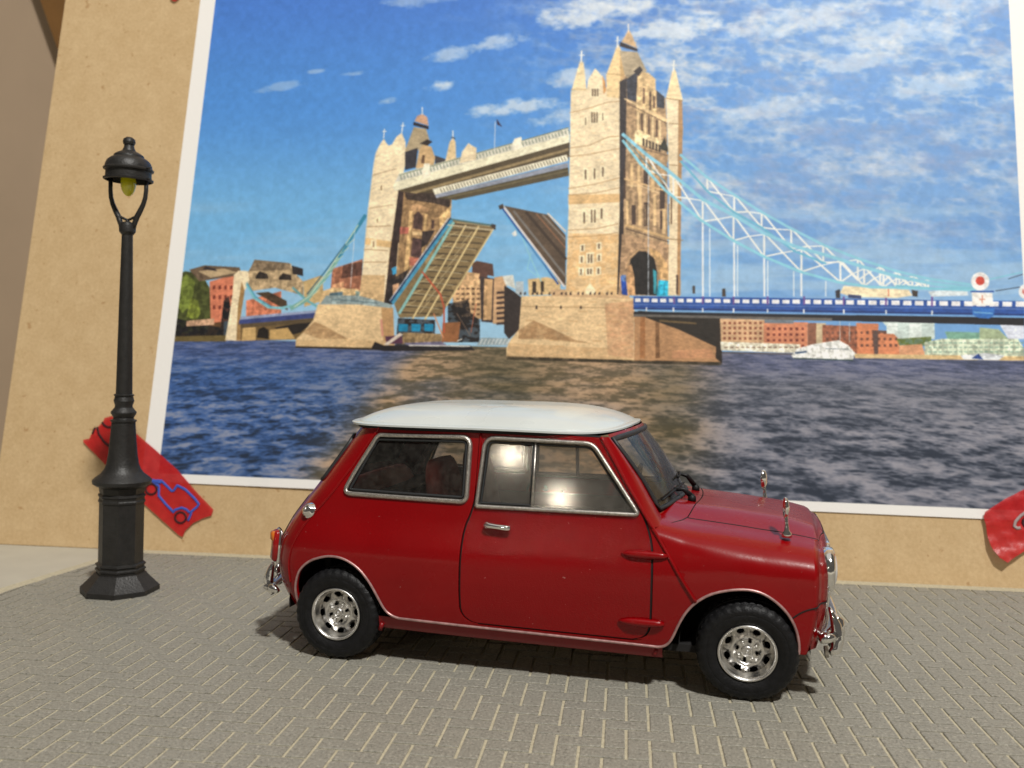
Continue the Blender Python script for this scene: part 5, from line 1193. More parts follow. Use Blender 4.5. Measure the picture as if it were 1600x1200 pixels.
[1, 110, 80, 150, 3, 186.3, 67.8, 186.3, 65.4],
[1, 110, 80, 150, 3, 196, 67.9, 196.1, 65.4],
[1, 110, 80, 150, 3, 206.8, 68.1, 206.8, 65.5],
[1, 110, 80, 150, 3, 218.2, 68.3, 218.2, 65.6],
[1, 110, 80, 150, 3, 230.5, 68.5, 230.4, 65.7],
[1, 110, 80, 150, 3, 243.4, 68.7, 243.3, 65.8],
[1, 110, 80, 150, 3, 257.3, 68.9, 257.2, 65.8],
[0, 72, 62, 55, 0, 182.9, 71.4, 183.7, 71.4, 183.8, 68.8, 183, 68.8],
[0, 72, 62, 55, 0, 192.4, 70.5, 193.4, 70.7, 193.6, 67.9, 192.4, 67.9],
[0, 55, 52, 60, 0, 227.9, 70.4, 229.3, 71, 229.3, 68, 228.1, 68],
[0, 242, 225, 190, 0, 230.5, 72.1, 250.4, 71.1, 251.4, 69.2, 246.5, 68.3, 232.8, 68.5, 229.3, 69.7],
[0, 60, 70, 110, 0, 231.8, 69.3, 235.8, 69, 235.8, 67.9, 231.8, 68.1],
[0, 72, 62, 55, 0, 251.2, 71.1, 253.1, 70.7, 252.9, 68.8, 251.5, 69],
[1, 200, 80, 60, 1.5, 244.2, 71.2, 244.2, 68.9],
[0, 215, 225, 230, 0, 256.2, 70.6, 267.8, 72, 268.1, 69.5, 257.1, 68.9],
[1, 238, 238, 232, 3.2, 187.2, 109, 187.3, 104.2],
[1, 238, 238, 232, 3.2, 196, 102.9, 196.1, 96.8],
[1, 238, 238, 232, 3.2, 204.9, 96.9, 204.9, 91.6],
[1, 238, 238, 232, 3.2, 214.3, 91.3, 214.3, 84.4],
[1, 238, 238, 232, 3.2, 224.3, 85.8, 224.3, 79.9],
[1, 238, 238, 232, 3.2, 235, 81.3, 234.9, 74],
[1, 238, 238, 232, 3.2, 241.8, 78.9, 241.7, 72.6],
[1, 238, 238, 232, 3.2, 246.7, 77.2, 246.6, 72.2],
[1, 238, 238, 232, 3.2, 251.5, 76, 251.4, 71.8],
[1, 238, 238, 232, 3.2, 256.3, 74.8, 256.3, 71.7],
[1, 238, 238, 232, 3, 187.2, 109, 196.1, 96.8],
[1, 238, 238, 232, 2.7, 187.3, 104.2, 191.7, 103.2],
[1, 238, 238, 232, 2, 191.7, 103.2, 196, 102.4],
[1, 238, 238, 232, 3, 196, 102.9, 204.9, 91.6],
[1, 238, 238, 232, 2.7, 196.1, 96.8, 200.5, 97],
[1, 238, 238, 232, 2, 200.5, 97, 204.9, 96.4],
[1, 238, 238, 232, 3, 204.9, 96.9, 214.3, 84.4],
[1, 238, 238, 232, 2.7, 204.9, 91.6, 209.6, 91],
[1, 238, 238, 232, 2, 209.6, 91, 214.3, 90.8],
[1, 238, 238, 232, 3, 214.3, 91.3, 224.3, 79.9],
[1, 238, 238, 232, 2.7, 214.3, 84.4, 219.3, 85.2],
[1, 238, 238, 232, 2, 219.3, 85.2, 224.3, 85.4],
[1, 238, 238, 232, 3, 224.3, 85.8, 234.9, 74],
[1, 238, 238, 232, 2.7, 224.3, 79.9, 229.6, 80],
[1, 238, 238, 232, 2, 229.6, 80, 235, 80.9],
[1, 238, 238, 232, 3, 235, 81.3, 241.7, 72.6],
[1, 238, 238, 232, 2.7, 234.9, 74, 238.4, 76.7],
[1, 238, 238, 232, 2, 238.4, 76.7, 241.8, 78.5],
[1, 238, 238, 232, 3, 241.8, 78.9, 246.6, 72.2],
[1, 238, 238, 232, 2.7, 241.7, 72.6, 244.2, 75.2],
[1, 238, 238, 232, 2, 244.2, 75.2, 246.7, 76.8],
[1, 238, 238, 232, 3, 246.7, 77.2, 251.4, 71.8],
[1, 238, 238, 232, 2.7, 246.6, 72.2, 249.1, 74.3],
[1, 238, 238, 232, 2, 249.1, 74.3, 251.5, 75.6],
[1, 238, 238, 232, 3, 251.5, 76, 256.3, 71.7],
[1, 238, 238, 232, 2.7, 251.4, 71.8, 253.9, 73.6],
[1, 238, 238, 232, 2, 253.9, 73.6, 256.3, 74.4],
[1, 238, 238, 232, 3.2, 166.9, 117.3, 167, 111.8],
[1, 238, 238, 232, 3.2, 176, 109.9, 176.2, 102.2],
[1, 238, 238, 232, 3.2, 185.8, 101.3, 185.9, 93.6],
[1, 238, 238, 232, 3.2, 195.9, 95.8, 195.9, 87],
[1, 238, 238, 232, 3.2, 205.7, 89.6, 205.7, 81.6],
[1, 238, 238, 232, 3.2, 217.5, 84.5, 217.4, 76.6],
[1, 238, 238, 232, 3.2, 229.6, 80.8, 229.5, 73.3],
[1, 238, 238, 232, 3.2, 236.9, 78.4, 236.8, 72.1],
[1, 238, 238, 232, 3.2, 242.8, 76.6, 242.7, 71.8],
[1, 238, 238, 232, 3.2, 247.6, 75.3, 247.5, 71.8],
[1, 238, 238, 232, 3.2, 251.5, 74.5, 251.4, 71.7],
[1, 238, 238, 232, 3.2, 255.4, 73.7, 255.3, 71.6],
[1, 238, 238, 232, 3, 166.9, 117.3, 176.2, 102.2],
[1, 238, 238, 232, 2.7, 167, 111.8, 171.6, 110.2],
[1, 238, 238, 232, 2, 171.6, 110.2, 176, 109.5],
[1, 238, 238, 232, 3, 176, 109.9, 185.9, 93.6],
[1, 238, 238, 232, 2.7, 176.2, 102.2, 181, 101.7],
[1, 238, 238, 232, 2, 181, 101.7, 185.8, 100.8],
[1, 238, 238, 232, 3, 185.8, 101.3, 195.9, 87],
[1, 238, 238, 232, 2.7, 185.9, 93.6, 190.9, 94.4],
[1, 238, 238, 232, 2, 190.9, 94.4, 195.9, 95.4],
[1, 238, 238, 232, 3, 195.9, 95.8, 205.7, 81.6],
[1, 238, 238, 232, 2.7, 195.9, 87, 200.8, 88.5],
[1, 238, 238, 232, 2, 200.8, 88.5, 205.7, 89.2],
[1, 238, 238, 232, 3, 205.7, 89.6, 217.4, 76.6],
[1, 238, 238, 232, 2.7, 205.7, 81.6, 211.6, 83],
[1, 238, 238, 232, 2, 211.6, 83, 217.5, 84.1],
[1, 238, 238, 232, 3, 217.5, 84.5, 229.5, 73.3],
[1, 238, 238, 232, 2.7, 217.4, 76.6, 223.5, 78.8],
[1, 238, 238, 232, 2, 223.5, 78.8, 229.6, 80.4],
[1, 238, 238, 232, 3, 229.6, 80.8, 236.8, 72.1],
[1, 238, 238, 232, 2.7, 229.5, 73.3, 233.2, 76.1],
[1, 238, 238, 232, 2, 233.2, 76.1, 236.9, 77.9],
[1, 238, 238, 232, 3, 236.9, 78.4, 242.7, 71.8],
[1, 238, 238, 232, 2.7, 236.8, 72.1, 239.8, 74.6],
[1, 238, 238, 232, 2, 239.8, 74.6, 242.8, 76.2],
[1, 238, 238, 232, 3, 242.8, 76.6, 247.5, 71.8],
[1, 238, 238, 232, 2.7, 242.7, 71.8, 245.2, 73.8],
[1, 238, 238, 232, 2, 245.2, 73.8, 247.6, 74.9],
[1, 238, 238, 232, 3, 247.6, 75.3, 251.4, 71.7],
[1, 238, 238, 232, 2.7, 247.5, 71.8, 249.5, 73.3],
[1, 238, 238, 232, 2, 249.5, 73.3, 251.5, 74.1],
[1, 238, 238, 232, 3, 251.5, 74.5, 255.3, 71.6],
[1, 238, 238, 232, 2.7, 251.4, 71.7, 253.4, 72.9],
[1, 238, 238, 232, 2, 253.4, 72.9, 255.3, 73.3],
[1, 235, 238, 240, 3, 185.9, 93.6, 186.3, 68],
[1, 235, 238, 240, 3, 196.1, 86.9, 196.3, 68.1],
[1, 235, 238, 240, 3, 205.7, 81.6, 205.8, 68.3],
[1, 235, 238, 240, 3, 217.4, 76.6, 217.4, 68.5],
[1, 225, 235, 240, 1.8, 188.2, 91.2, 188.5, 68],
[1, 225, 235, 240, 1.8, 197.2, 85.4, 197.3, 68.2],
[1, 225, 235, 240, 1.8, 206.8, 80.3, 206.8, 68.3],
[1, 225, 235, 240, 1.8, 215, 76.7, 215, 68.4],
[1, 225, 235, 240, 1.8, 225, 73.6, 224.9, 68.6],
[1, 215, 225, 235, 1.2, 167.7, 112.7, 168.7, 67.9],
[1, 140, 200, 222, 4.6, 178.2, 117.2, 187.2, 109, 196, 102.9, 204.9, 96.9, 213.7, 91.6, 225.1, 85.4, 235, 81.3, 246.7, 77.2, 256.3, 74.8, 271.6, 72.7],
[1, 105, 180, 208, 3.4, 178.3, 114.9, 187.5, 104, 196.1, 96.8, 204.9, 91.6, 215.1, 83.7, 225, 79.5],
[1, 140, 200, 222, 6, 158.7, 124.8, 166.9, 117.3, 173.4, 112.2, 185.8, 101.3, 196.1, 95.7, 205.3, 89.8, 215.1, 85.3, 227.1, 81.7, 236.9, 78.4, 246.7, 75.5, 258.2, 73.1, 271.6, 71.6],
[1, 140, 205, 224, 4.6, 158.8, 122.5, 164.8, 114.3, 173.6, 104.4, 185.5, 93.9, 196.1, 86.9, 205.9, 81.5, 217.8, 76.4, 228.9, 73.3, 238.8, 71.8, 250.5, 71.7, 271.6, 71.2],
[1, 60, 130, 160, 1.5, 160.3, 122, 167, 114.1, 173.5, 107.4],
[1, 130, 195, 215, 4, 246.6, 72.3, 260.1, 71.5, 269.7, 72],
[1, 130, 195, 215, 2, 271.7, 74.1, 285.1, 77.5],
[1, 60, 70, 90, 1.4, 276.3, 71.1, 284.9, 72.7],
[1, 60, 70, 90, 1.2, 280.3, 75.1, 285.1, 76.8],
[0, 242, 240, 238, 0, 274.6, 74.2, 274.4, 73, 273.7, 72, 272.8, 71.4, 271.7, 71.1, 270.7, 71.3, 269.8, 72, 269.3, 73, 269.1, 74.1, 269.4, 75.3, 270, 76.3, 270.9, 76.9, 272, 77.2, 273, 77, 273.9, 76.3, 274.5, 75.3],
[0, 205, 75, 60, 0, 273.2, 74.4, 273.1, 73.8, 272.8, 73.3, 272.3, 73, 271.8, 72.9, 271.3, 73, 270.9, 73.3, 270.6, 73.8, 270.5, 74.3, 270.7, 74.9, 271, 75.4, 271.4, 75.7, 271.9, 75.8, 272.4, 75.7, 272.9, 75.4, 273.1, 74.9],
[0, 240, 236, 230, 0, 269.2, 70.6, 275.3, 70.4, 275.5, 66.3, 269.3, 66.2],
[1, 205, 110, 80, 1.3, 272.3, 69.6, 272.2, 67.1],
[1, 205, 110, 80, 1.3, 271.4, 68.3, 273, 68.3],
[1, 45, 80, 160, 2.5, 268.9, 70.8, 275.7, 70.9],
[0, 60, 120, 200, 0, 269.1, 65.8, 275.9, 65.5, 275.4, 63, 274, 62.1, 270.8, 62.3, 269.2, 63.3],
[1, 150, 205, 235, 1.3, 269.6, 64.1, 275, 63.8],
[0, 242, 240, 238, 0, 287.6, 71, 287.4, 70.1, 286.8, 69.3, 286.1, 68.7, 285.2, 68.5, 284.4, 68.7, 283.7, 69.2, 283.2, 70, 283.1, 71, 283.3, 71.9, 283.8, 72.8, 284.6, 73.3, 285.5, 73.5, 286.3, 73.3, 287, 72.8, 287.5, 72],
[0, 205, 75, 60, 0, 286.5, 71, 286.4, 70.6, 286.1, 70.1, 285.7, 69.9, 285.3, 69.8, 284.9, 69.9, 284.5, 70.1, 284.3, 70.5, 284.2, 71, 284.3, 71.5, 284.6, 71.9, 285, 72.2, 285.4, 72.3, 285.8, 72.2, 286.2, 71.9, 286.4, 71.5],
[0, 40, 36, 38, 0, 76.6, 47.9, 77.7, 50.3, 80.9, 49.1, 110.5, 49.8, 112.1, 48.1, 81.1, 47.1],
[0, 90, 55, 75, 0, 81.1, 52.2, 86.8, 52.8, 87.5, 49.9, 81.8, 49.6],
[0, 215, 200, 185, 0, 80.9, 49.5, 86.1, 53.6, 87.3, 53, 82.2, 49.1],
[0, 120, 115, 140, 0, 87.5, 50.1, 100.6, 50.9, 102.9, 49.4, 89.8, 49.1],
[1, 230, 225, 215, 2, 106, 51.2, 107.5, 51.9],
[1, 230, 225, 215, 2, 89.7, 49.3, 110.5, 49.5]
]
PXM = 6; SW, SH = 297.0, 210.0; NW, NH = int(SW*PXM), int(SH*PXM)
def vnoise(w, h, cx, cy, octs=4, pers=.5, rot=0.0):
    yy, xx = np.mgrid[0:h, 0:w].astype(np.float32); c, s_ = math.cos(rot), math.sin(rot)
    u = (xx*c-yy*s_); v = (xx*s_+yy*c); out = np.zeros((h, w), np.float32); amp = 1; tot = 0
    for o in range(octs):
        U = u/(cx/2**o)+100; Vv = v/(cy/2**o)+100; iu = np.floor(U).astype(int); iv = np.floor(Vv).astype(int); fu = U-iu; fv = Vv-iv
        fu = fu*fu*(3-2*fu); fv = fv*fv*(3-2*fv); T = rng.rand(256, 256).astype(np.float32)
        g = lambda a, b: T[b % 256, a % 256]
        out += amp*((g(iu, iv)*(1-fu)+g(iu+1, iv)*fu)*(1-fv)+(g(iu, iv+1)*(1-fu)+g(iu+1, iv+1)*fu)*fv); tot += amp; amp *= pers
    return out/tot
def sstep(a, b, x): t = np.clip((x-a)/(b-a), 0, 1); return t*t*(3-2*t)
def paint_print():
    T, Sx = np.mgrid[0:NH, 0:NW].astype(np.float32)/PXM
    def C(*c): return np.array(c, np.float32)
    def lerp(a, b, t): return a+(b-a)*t[..., None]
    # sky
    sky = lerp(C(160, 200, 226), C(118, 178, 224), sstep(50, 92, T)); sky = lerp(sky, C(84, 144, 216), sstep(90, 140, T)); sky = lerp(sky, C(74, 122, 204), sstep(132, 190, T))
    sky = lerp(sky, C(108, 156, 214), sstep(130, 220, Sx)*.8)
    n1 = vnoise(NW, NH, 34*PXM, 9*PXM, 6, .55, .16); n2 = vnoise(NW, NH, 12*PXM, 3.6*PXM, 5, .6, .10)
    m = sstep(118, 178, Sx+.35*(T-120))*sstep(70, 100, T)
    p1 = 1-np.abs(2*vnoise(NW, NH, 12*PXM, 6*PXM, 4, .52, .16)-1); p2 = 1-np.abs(2*vnoise(NW, NH, 5*PXM, 3*PXM, 3, .55, .1)-1)
    rip = vnoise(NW, NH, 24*PXM, 3.2*PXM, 4, .5, .04)
    pf = np.clip((p1*.55+p2*.35+n1*.25+rip*.28-.84)/.40, 0, 1)
    d = n1*.6+n2*.4; th = .60-.13*m-.06*sstep(150, 200, T)*m
    cl = np.clip((d-th)/.13, 0, 1)*(.25+.75*m)*sstep(85, 120, Sx+.25*(T-120))
    low = np.clip((vnoise(NW, NH, 50*PXM, 5*PXM, 4, .5, -.03)-.52)/.2, 0, 1)*sstep(112, 92, T)*(.28+.3*sstep(110, 200, Sx))
    shade = lerp(C(214, 218, 224), C(150, 166, 200), sstep(.40, .66, vnoise(NW, NH, 12*PXM, 4.5*PXM, 4, .55, .1)))
    cl = np.maximum(cl*(1-m)*.5, pf*m*.92)
    sky = sky+(shade-sky)*cl[..., None]; sky = lerp(sky, C(176, 204, 226), low)
    band = sstep(78, 92, T)*sstep(140, 118, T)*sstep(170, 215, Sx)*.5; sky = lerp(sky, C(112, 148, 200), band*(.6+.8*(n2-.5)))
    pn = vnoise(NW, NH, 5*PXM, 3*PXM, 5, .6)
    for s0, t0, a, b, al in PUFFS:
        r = ((Sx-s0)/a)**2+((T-t0-(Sx-s0)*.12)/b)**2; k = np.clip((1.15-r)+(pn-.5)*2.6, 0, 1)*al*(r < 2.4); sky = lerp(sky, C(222, 228, 234), k)
    # river
    dn = np.clip(51.5-T, 0, 60)*.9; vv = 25.3*np.log(.45+1.7*dn/43); uu = (Sx-140)/(2.6+dn*.075)
    def un(a, b, o=0, octs=4):
        out = np.zeros_like(T); amp = 1; tot = 0
        for k in range(octs):
            U = uu*a*2**k+50+o; Q = vv*b*2**k+70+o; iu = np.floor(U).astype(int); iv = np.floor(Q).astype(int); fu = U-iu; fv = Q-iv; fu = fu*fu*(3-2*fu); fv = fv*fv*(3-2*fv)
            Tb = rng.rand(256, 256).astype(np.float32); g = lambda x, y: Tb[y % 256, x % 256]
            out += amp*((g(iu, iv)*(1-fu)+g(iu+1, iv)*fu)*(1-fv)+(g(iu, iv+1)*(1-fu)+g(iu+1, iv+1)*fu)*fv); tot += amp; amp *= .6
        return out/tot
    w1 = un(.62, 1.05, 0, 5); w2 = 1-np.abs(2*un(1.25, 1.9, 9, 3)-1); w3 = vnoise(NW, NH, 30*PXM, 6*PXM, 3, .5)
    w = w1*.62+(w2-.35)*.30+w3*.12+.02
    base = lerp(C(68, 98, 150), C(104, 108, 122), sstep(50, 165, Sx)); base = lerp(base, C(64, 102, 170), sstep(80, 20, Sx)*sstep(4, 22, T)*.5)
    base = lerp(base, C(88, 96, 138), sstep(38, 47, T)*.6)
    wv = np.clip((w-.52)*7, -1, 1)[..., None]
    amp = (.55+.45*sstep(46, 20, T))[..., None]
    wat = base+np.where(wv > 0, (C(172, 168, 176)-base)*wv*.66, (base-C(34, 42, 56))*wv*.8)*amp
    refl = np.exp(-((Sx-97+(46-T)*.75)/10)**2)*.95+np.exp(-(np.maximum(0, np.abs(Sx-143)-34)/12)**2)*.95*sstep(2, 16, T+8)
    refl = np.clip(refl*(.7+1.1*(w3-.3)), 0, 1)
    rc = lerp(C(112, 96, 68), C(196, 160, 122), np.clip((w-.47)*7, 0, 1)); rc = lerp(rc, lerp(C(78, 72, 50), C(124, 108, 78), np.clip((w-.42)*5, 0, 1)), np.clip(np.exp(-((Sx-122)/16)**2)*.9+np.exp(-((Sx-177)/11)**2)*.8, 0, 1))
    wat = lerp(wat, rc, refl*.9)
    edge = 49.4+.9*((Sx-140)/140)**2
    img = lerp(wat, sky, sstep(-.2, .2, T-edge))
    # bridge, towers, banks, boats
    msk = np.zeros((NH, NW), np.float32); ms2 = np.zeros((NH, NW), np.float32)
    for row in PRINT_SHAPES:
        k = 'P' if row[0] == 0 else 'W'; col = np.array(row[1:4], np.float32); wd = row[4]
        p = np.array(row[5:], float).reshape(-1, 2)*PXM
        polys = []
        if k == 'P': polys = [p]
        else:
            h = max(wd*.19*PXM/2, .55)
            for i in range(len(p)-1):
                t = p[i+1]-p[i]; L_ = np.hypot(*t)+1e-9; t = t/L_; nn = np.array([-t[1], t[0]])*h; e = t*h*.4
                polys.append(np.array([p[i]-e+nn, p[i+1]+e+nn, p[i+1]+e-nn, p[i]-e-nn]))
        for q in polys:
            x0, y0 = np.floor(q.min(0)).astype(int)-2; x1, y1 = np.ceil(q.max(0)).astype(int)+3
            x0 = max(x0, 0); y0 = max(y0, 0); x1 = min(x1, NW); y1 = min(y1, NH)
            if x1 <= x0 or y1 <= y0: continue
            acc = 0
            for ox, oy in ((.25, .25), (.75, .25), (.25, .75), (.75, .75)):
                gy, gx = np.mgrid[y0:y1, x0:x1]; acc = acc+inpoly(gx+ox, gy+oy, q)
            al = (acc/4.)[..., None]
            if k == 'P' and wd == 1: al = al*(.72+.28*(vn[y0:y1, x0:x1, None] > .5))
            img[y0:y1, x0:x1] += (col-img[y0:y1, x0:x1])*al
            if k == 'P' and wd == 2: ms2[y0:y1, x0:x1] = np.maximum(ms2[y0:y1, x0:x1], al[..., 0])
            if k == 'P': msk[y0:y1, x0:x1] = np.maximum(msk[y0:y1, x0:x1], al[..., 0])
            else: msk[y0:y1, x0:x1] *= 1-.8*al[..., 0]; ms2[y0:y1, x0:x1] *= 1-.5*al[..., 0]
    d1 = vnoise(NW, NH, 1.1*PXM, .55*PXM, 2, .6)-.5; d2_ = vnoise(NW, NH, 5*PXM, 4*PXM, 3, .6)-.5; d3 = vnoise(NW, NH, .5*PXM, .45*PXM, 1)-.5
    d4 = sstep(.42, .58, vnoise(NW, NH, .9*PXM, 1.7*PXM, 2, .5))-.5; d5 = sstep(.40, .60, vnoise(NW, NH, 1.3*PXM, .7*PXM, 2, .5))-.5
    img *= (1+ms2*(.20*d4+.12*d5))[..., None]
    img *= (1+msk*(.20*d1+.20*d2_+.12*d3))[..., None]
    return img
PUFFS = [(94.5, 143.6, 6, 2.2, .8), (98, 156, 10, 3, .55), (116, 160, 9, 3.4, .6), (75, 138, 4, 1.3, .5), (34, 144, 9, 1.8, .35), (62, 149, 5, 1.2, .5), (48, 150, 3, 1, .4), (150, 172, 22, 6, .8), (86, 178, 14, 3, .4),
         (176, 164, 18, 5, .75), (122, 135, 16, 3.0, .7), (138, 131, 14, 3, .6), (142, 146, 12, 4, .6), (214, 166, 26, 6, .6), (250, 160, 24, 6, .55), (262, 141, 20, 4, .5), (238, 150, 18, 3, .5), (206, 133, 20, 4, .45), (268, 172, 18, 6, .5)]
vn = vnoise(NW, NH, 1.6*PXM, 1.2*PXM, 3, .6)
img = paint_print()
gr = vnoise(NW, NH, 2.2*PXM, 2.2*PXM, 3, .7)-.5
img *= (1+.12*gr)[..., None]
T, Sx = np.mgrid[0:NH, 0:NW].astype(np.float32)/PXM
def blur(a, k):
    for ax in (0, 1):
        a = sum(np.roll(a, i, ax) for i in range(-k, k+1))/(2*k+1)
    return a
img = img*.35+blur(img, 1)*.65
lum = img.mean(2, keepdims=True); img = (img-128)*1.04+128+2
bord = (Sx < 5.9) | (Sx > 284.6) | (T < 3.0) | (T > 205)
img[bord] = (246, 243, 239)
rgba = np.ones((NH, NW, 4), np.float32); rgba[..., :3] = np.clip(img/255, 0, 1)
im = bpy.data.images.new('river_print', NW, NH); im.pixels.foreach_set(rgba.ravel()); im.update(); im.pack()
def printm():
    t = NT('printed_paper'); tx = t.n('ShaderNodeTexImage'); tx.image = im; tx.extension = 'EXTEND'
    uv = t.n('ShaderNodeUVMap'); uv.uv_map = 'UVMap'; t.l(uv.outputs[0], tx.inputs[0])
    t.set(Base_Color=tx.outputs[0], Roughness=.5, Specular_IOR_Level=.3); t.bump(t.noise(60, 4, .6), .06, .01); return t.m
# ---------------------------------------------------------------- table, wall, board
ZT = -0.9
def quad_box(name, x0, x1, y0, y1, z0, z1, mat): return MB().box(((x0+x1)/2, (y0+y1)/2, (z0+z1)/2), (x1-x0, y1-y0, z1-z0)).build(name, mat, smooth=False)
tb = quad_box('table', -900, 900, -300, 470, ZT-25, ZT, M['table']); tb['kind'] = 'structure'
wl = quad_box('wall', -1500, 1500, 472, 490, -700, 1700, M['wall']); wl['kind'] = 'structure'
LEAN = math.radians(12); BY = 280.0
be = bpy.data.objects.new('backing_board', None); COL.objects.link(be); be.location = (0, BY*S, ZT*S); be.rotation_euler = (-LEAN, 0, 0)
tag(be, 'tan fibreboard sheet leaning behind the model car, with the river print taped on it', 'board')
bb = MB().box(((-216.3+190)/2, 1.6, 165), (406.3, 3.2, 330), bev=.3).build('board_panel', M['mdf'], be, smooth=False)
# print: a sheet of paper, very slightly curled off the board
pr_a = -0.0105
def print_pt(s, t, lift=0.0):
    X = -162.9+s*math.cos(pr_a)-t*math.sin(pr_a); U = 22.2+s*math.sin(pr_a)+t*math.cos(pr_a)
    return X, U, lift
def board_w(X, U, lift):
    # board surface point -> world mm
    return (X, BY+U*math.sin(LEAN)-lift*math.cos(LEAN), U*math.cos(LEAN)+lift*math.sin(LEAN))
nx, ny = 60, 42; vs = []; uv = []
for j in range(ny+1):
    for i in range(nx+1):
        s_, t_ = SW*i/nx, SH*j/ny
        lift = .25+.45*math.exp(-t_/14)*math.exp(-((s_-75)/28)**2)
        vs.append(board_w(*print_pt(s_, t_, lift))); uv.append((i/nx, j/ny))
fs = [(j*(nx+1)+i, j*(nx+1)+i+1, (j+1)*(nx+1)+i+1, (j+1)*(nx+1)+i) for j in range(ny) for i in range(nx)]
nb = len(vs); vs += [(x, y+.2, z) for x, y, z in vs]; fs2 = [tuple(k+nb for k in f[::-1]) for f in fs]
rim_ = [i for i in range(nx+1)]+[(j*(nx+1)+nx) for j in range(1, ny+1)]+[ny*(nx+1)+i for i in range(nx-1, -1, -1)]+[j*(nx+1) for j in range(ny-1, 0, -1)]
vs += [vs[k] for k in rim_]+[vs[k+nb] for k in rim_]; nr_ = len(rim_); fs3 = [(2*nb+k, 2*nb+nr_+k, 2*nb+nr_+(k+1) % nr_, 2*nb+(k+1) % nr_) for k in range(nr_)]
po = new_obj('printed_picture', vs, fs+fs2+fs3, [printm(), M['paper']], None, True)
for k, p in enumerate(po.data.polygons): p.material_index = 0 if k < len(fs) else 1
ul = po.data.uv_layers.new(name='UVMap')
for lp in po.data.loops: ul.data[lp.index].uv = uv[lp.vertex_index % nb] if lp.vertex_index < 2*nb else (0, 0)
tag(po, 'white bordered print of a twin towered river bridge with raised roadways taped to the board', 'print')
# tapes
def tape_obj(label, outline, lines, lift=.6, crump=.06, fold=None):
    poly = dens(outline, 1.5); pa = np.array(poly); c = pa.mean(0)
    def f(p, q):
        k = lift+crump*(math.sin(p*1.1+q*.7)*.5+math.sin(p*.45-q*1.3+1)*.5)
        if fold: k += fold(p, q)
        return board_w(p, q, k)
    o = panel('adhesive_tape', outline, [], f, M['tape'], None, step=1.6, bstep=1.2, thick=.12)
    tag(o, label, 'tape')
    for col, w, pts, closed in lines:
        p3 = [V3(f(*p))+V3((0, -.16, .03)) for p in dens(pts, .8, closed)]
        MB().tube(p3, w/2, 6, closed, flat=.12, up=(0, -math.cos(LEAN), math.sin(LEAN))).build('drawn_line', col, o)
    return o
tape_obj('strip of red tape with a blue car outline, behind the lamp post', [(-185.5, 35.7), (-183.3, 36.2), (-182.5, 38.2), (-181.6, 39.6), (-180.0, 41.0), (-178.8, 42.7), (-178.6, 43.5), (-176.2, 44.2), (-173.6, 43.8), (-166.6, 38.6), (-158.2, 32.6), (-149.9, 26.3), (-142.6, 19.4), (-135.9, 13.6), (-136.4, 11.6), (-139.3, 10.6), (-142.5, 8.9), (-143.7, 7.6), (-145.0, 6.3), (-145.7, 4.2), (-146.9, 4.6), (-160.2, 14.3), (-172.5, 24.3), (-185.2, 34.8)], [
 (M['blue_ink'], .85, [(-159.3, 22.8), (-157.6, 22.5), (-155.3, 22.6), (-153.4, 21.1), (-151.1, 19.2), (-150.5, 19.4), (-149.4, 21.2), (-146.4, 19.9), (-142.9, 17.1), (-141.1, 15.2), (-141.8, 14.1), (-143.4, 12.7), (-143.6, 11.5), (-144.4, 9.5)], False),
 (M['blue_ink'], .85, [(-158.1, 22.1), (-155.9, 20.7), (-155.6, 17.5), (-152.9, 14.9), (-149.7, 12.2), (-149.3, 13.0), (-147.1, 13.8), (-145.3, 13.3), (-144.0, 12.3)], False),
 (M['blue_ink'], 1.3, [(-159.0, 22.5), (-156.6, 22.2), (-155.2, 22.1)], False),
 (M['black_ink'], .75, [(-156.6, 19.7), (-156.7, 18.9), (-157.1, 18.3), (-157.9, 17.9), (-158.8, 17.9), (-159.6, 18.2), (-160.2, 18.8), (-160.5, 19.6), (-160.4, 20.4), (-159.9, 21.0), (-159.2, 21.4), (-158.3, 21.4), (-157.5, 21.1), (-156.9, 20.5)], True), (M['black_ink'], .75, [(-145.1, 10.6), (-145.2, 9.9), (-145.7, 9.2), (-146.4, 8.8), (-147.3, 8.8), (-148.1, 9.1), (-148.7, 9.7), (-149.0, 10.5), (-148.8, 11.3), (-148.4, 11.9), (-147.7, 12.3), (-146.8, 12.3), (-146.0, 12.0), (-145.4, 11.4)], True),
 (M['black_ink'], .8, [(-179.2, 42.0), (-178.2, 40.8), (-176.6, 40.2), (-175.0, 40.6)], False), (M['black_ink'], .8, [(-180.8, 40.3), (-179.9, 37.8), (-177.8, 35.4), (-174.7, 33.1)], False), (M['black_ink'], .7, [(-182.2, 37.8), (-181.9, 39.3), (-181.4, 40.1)], False)])
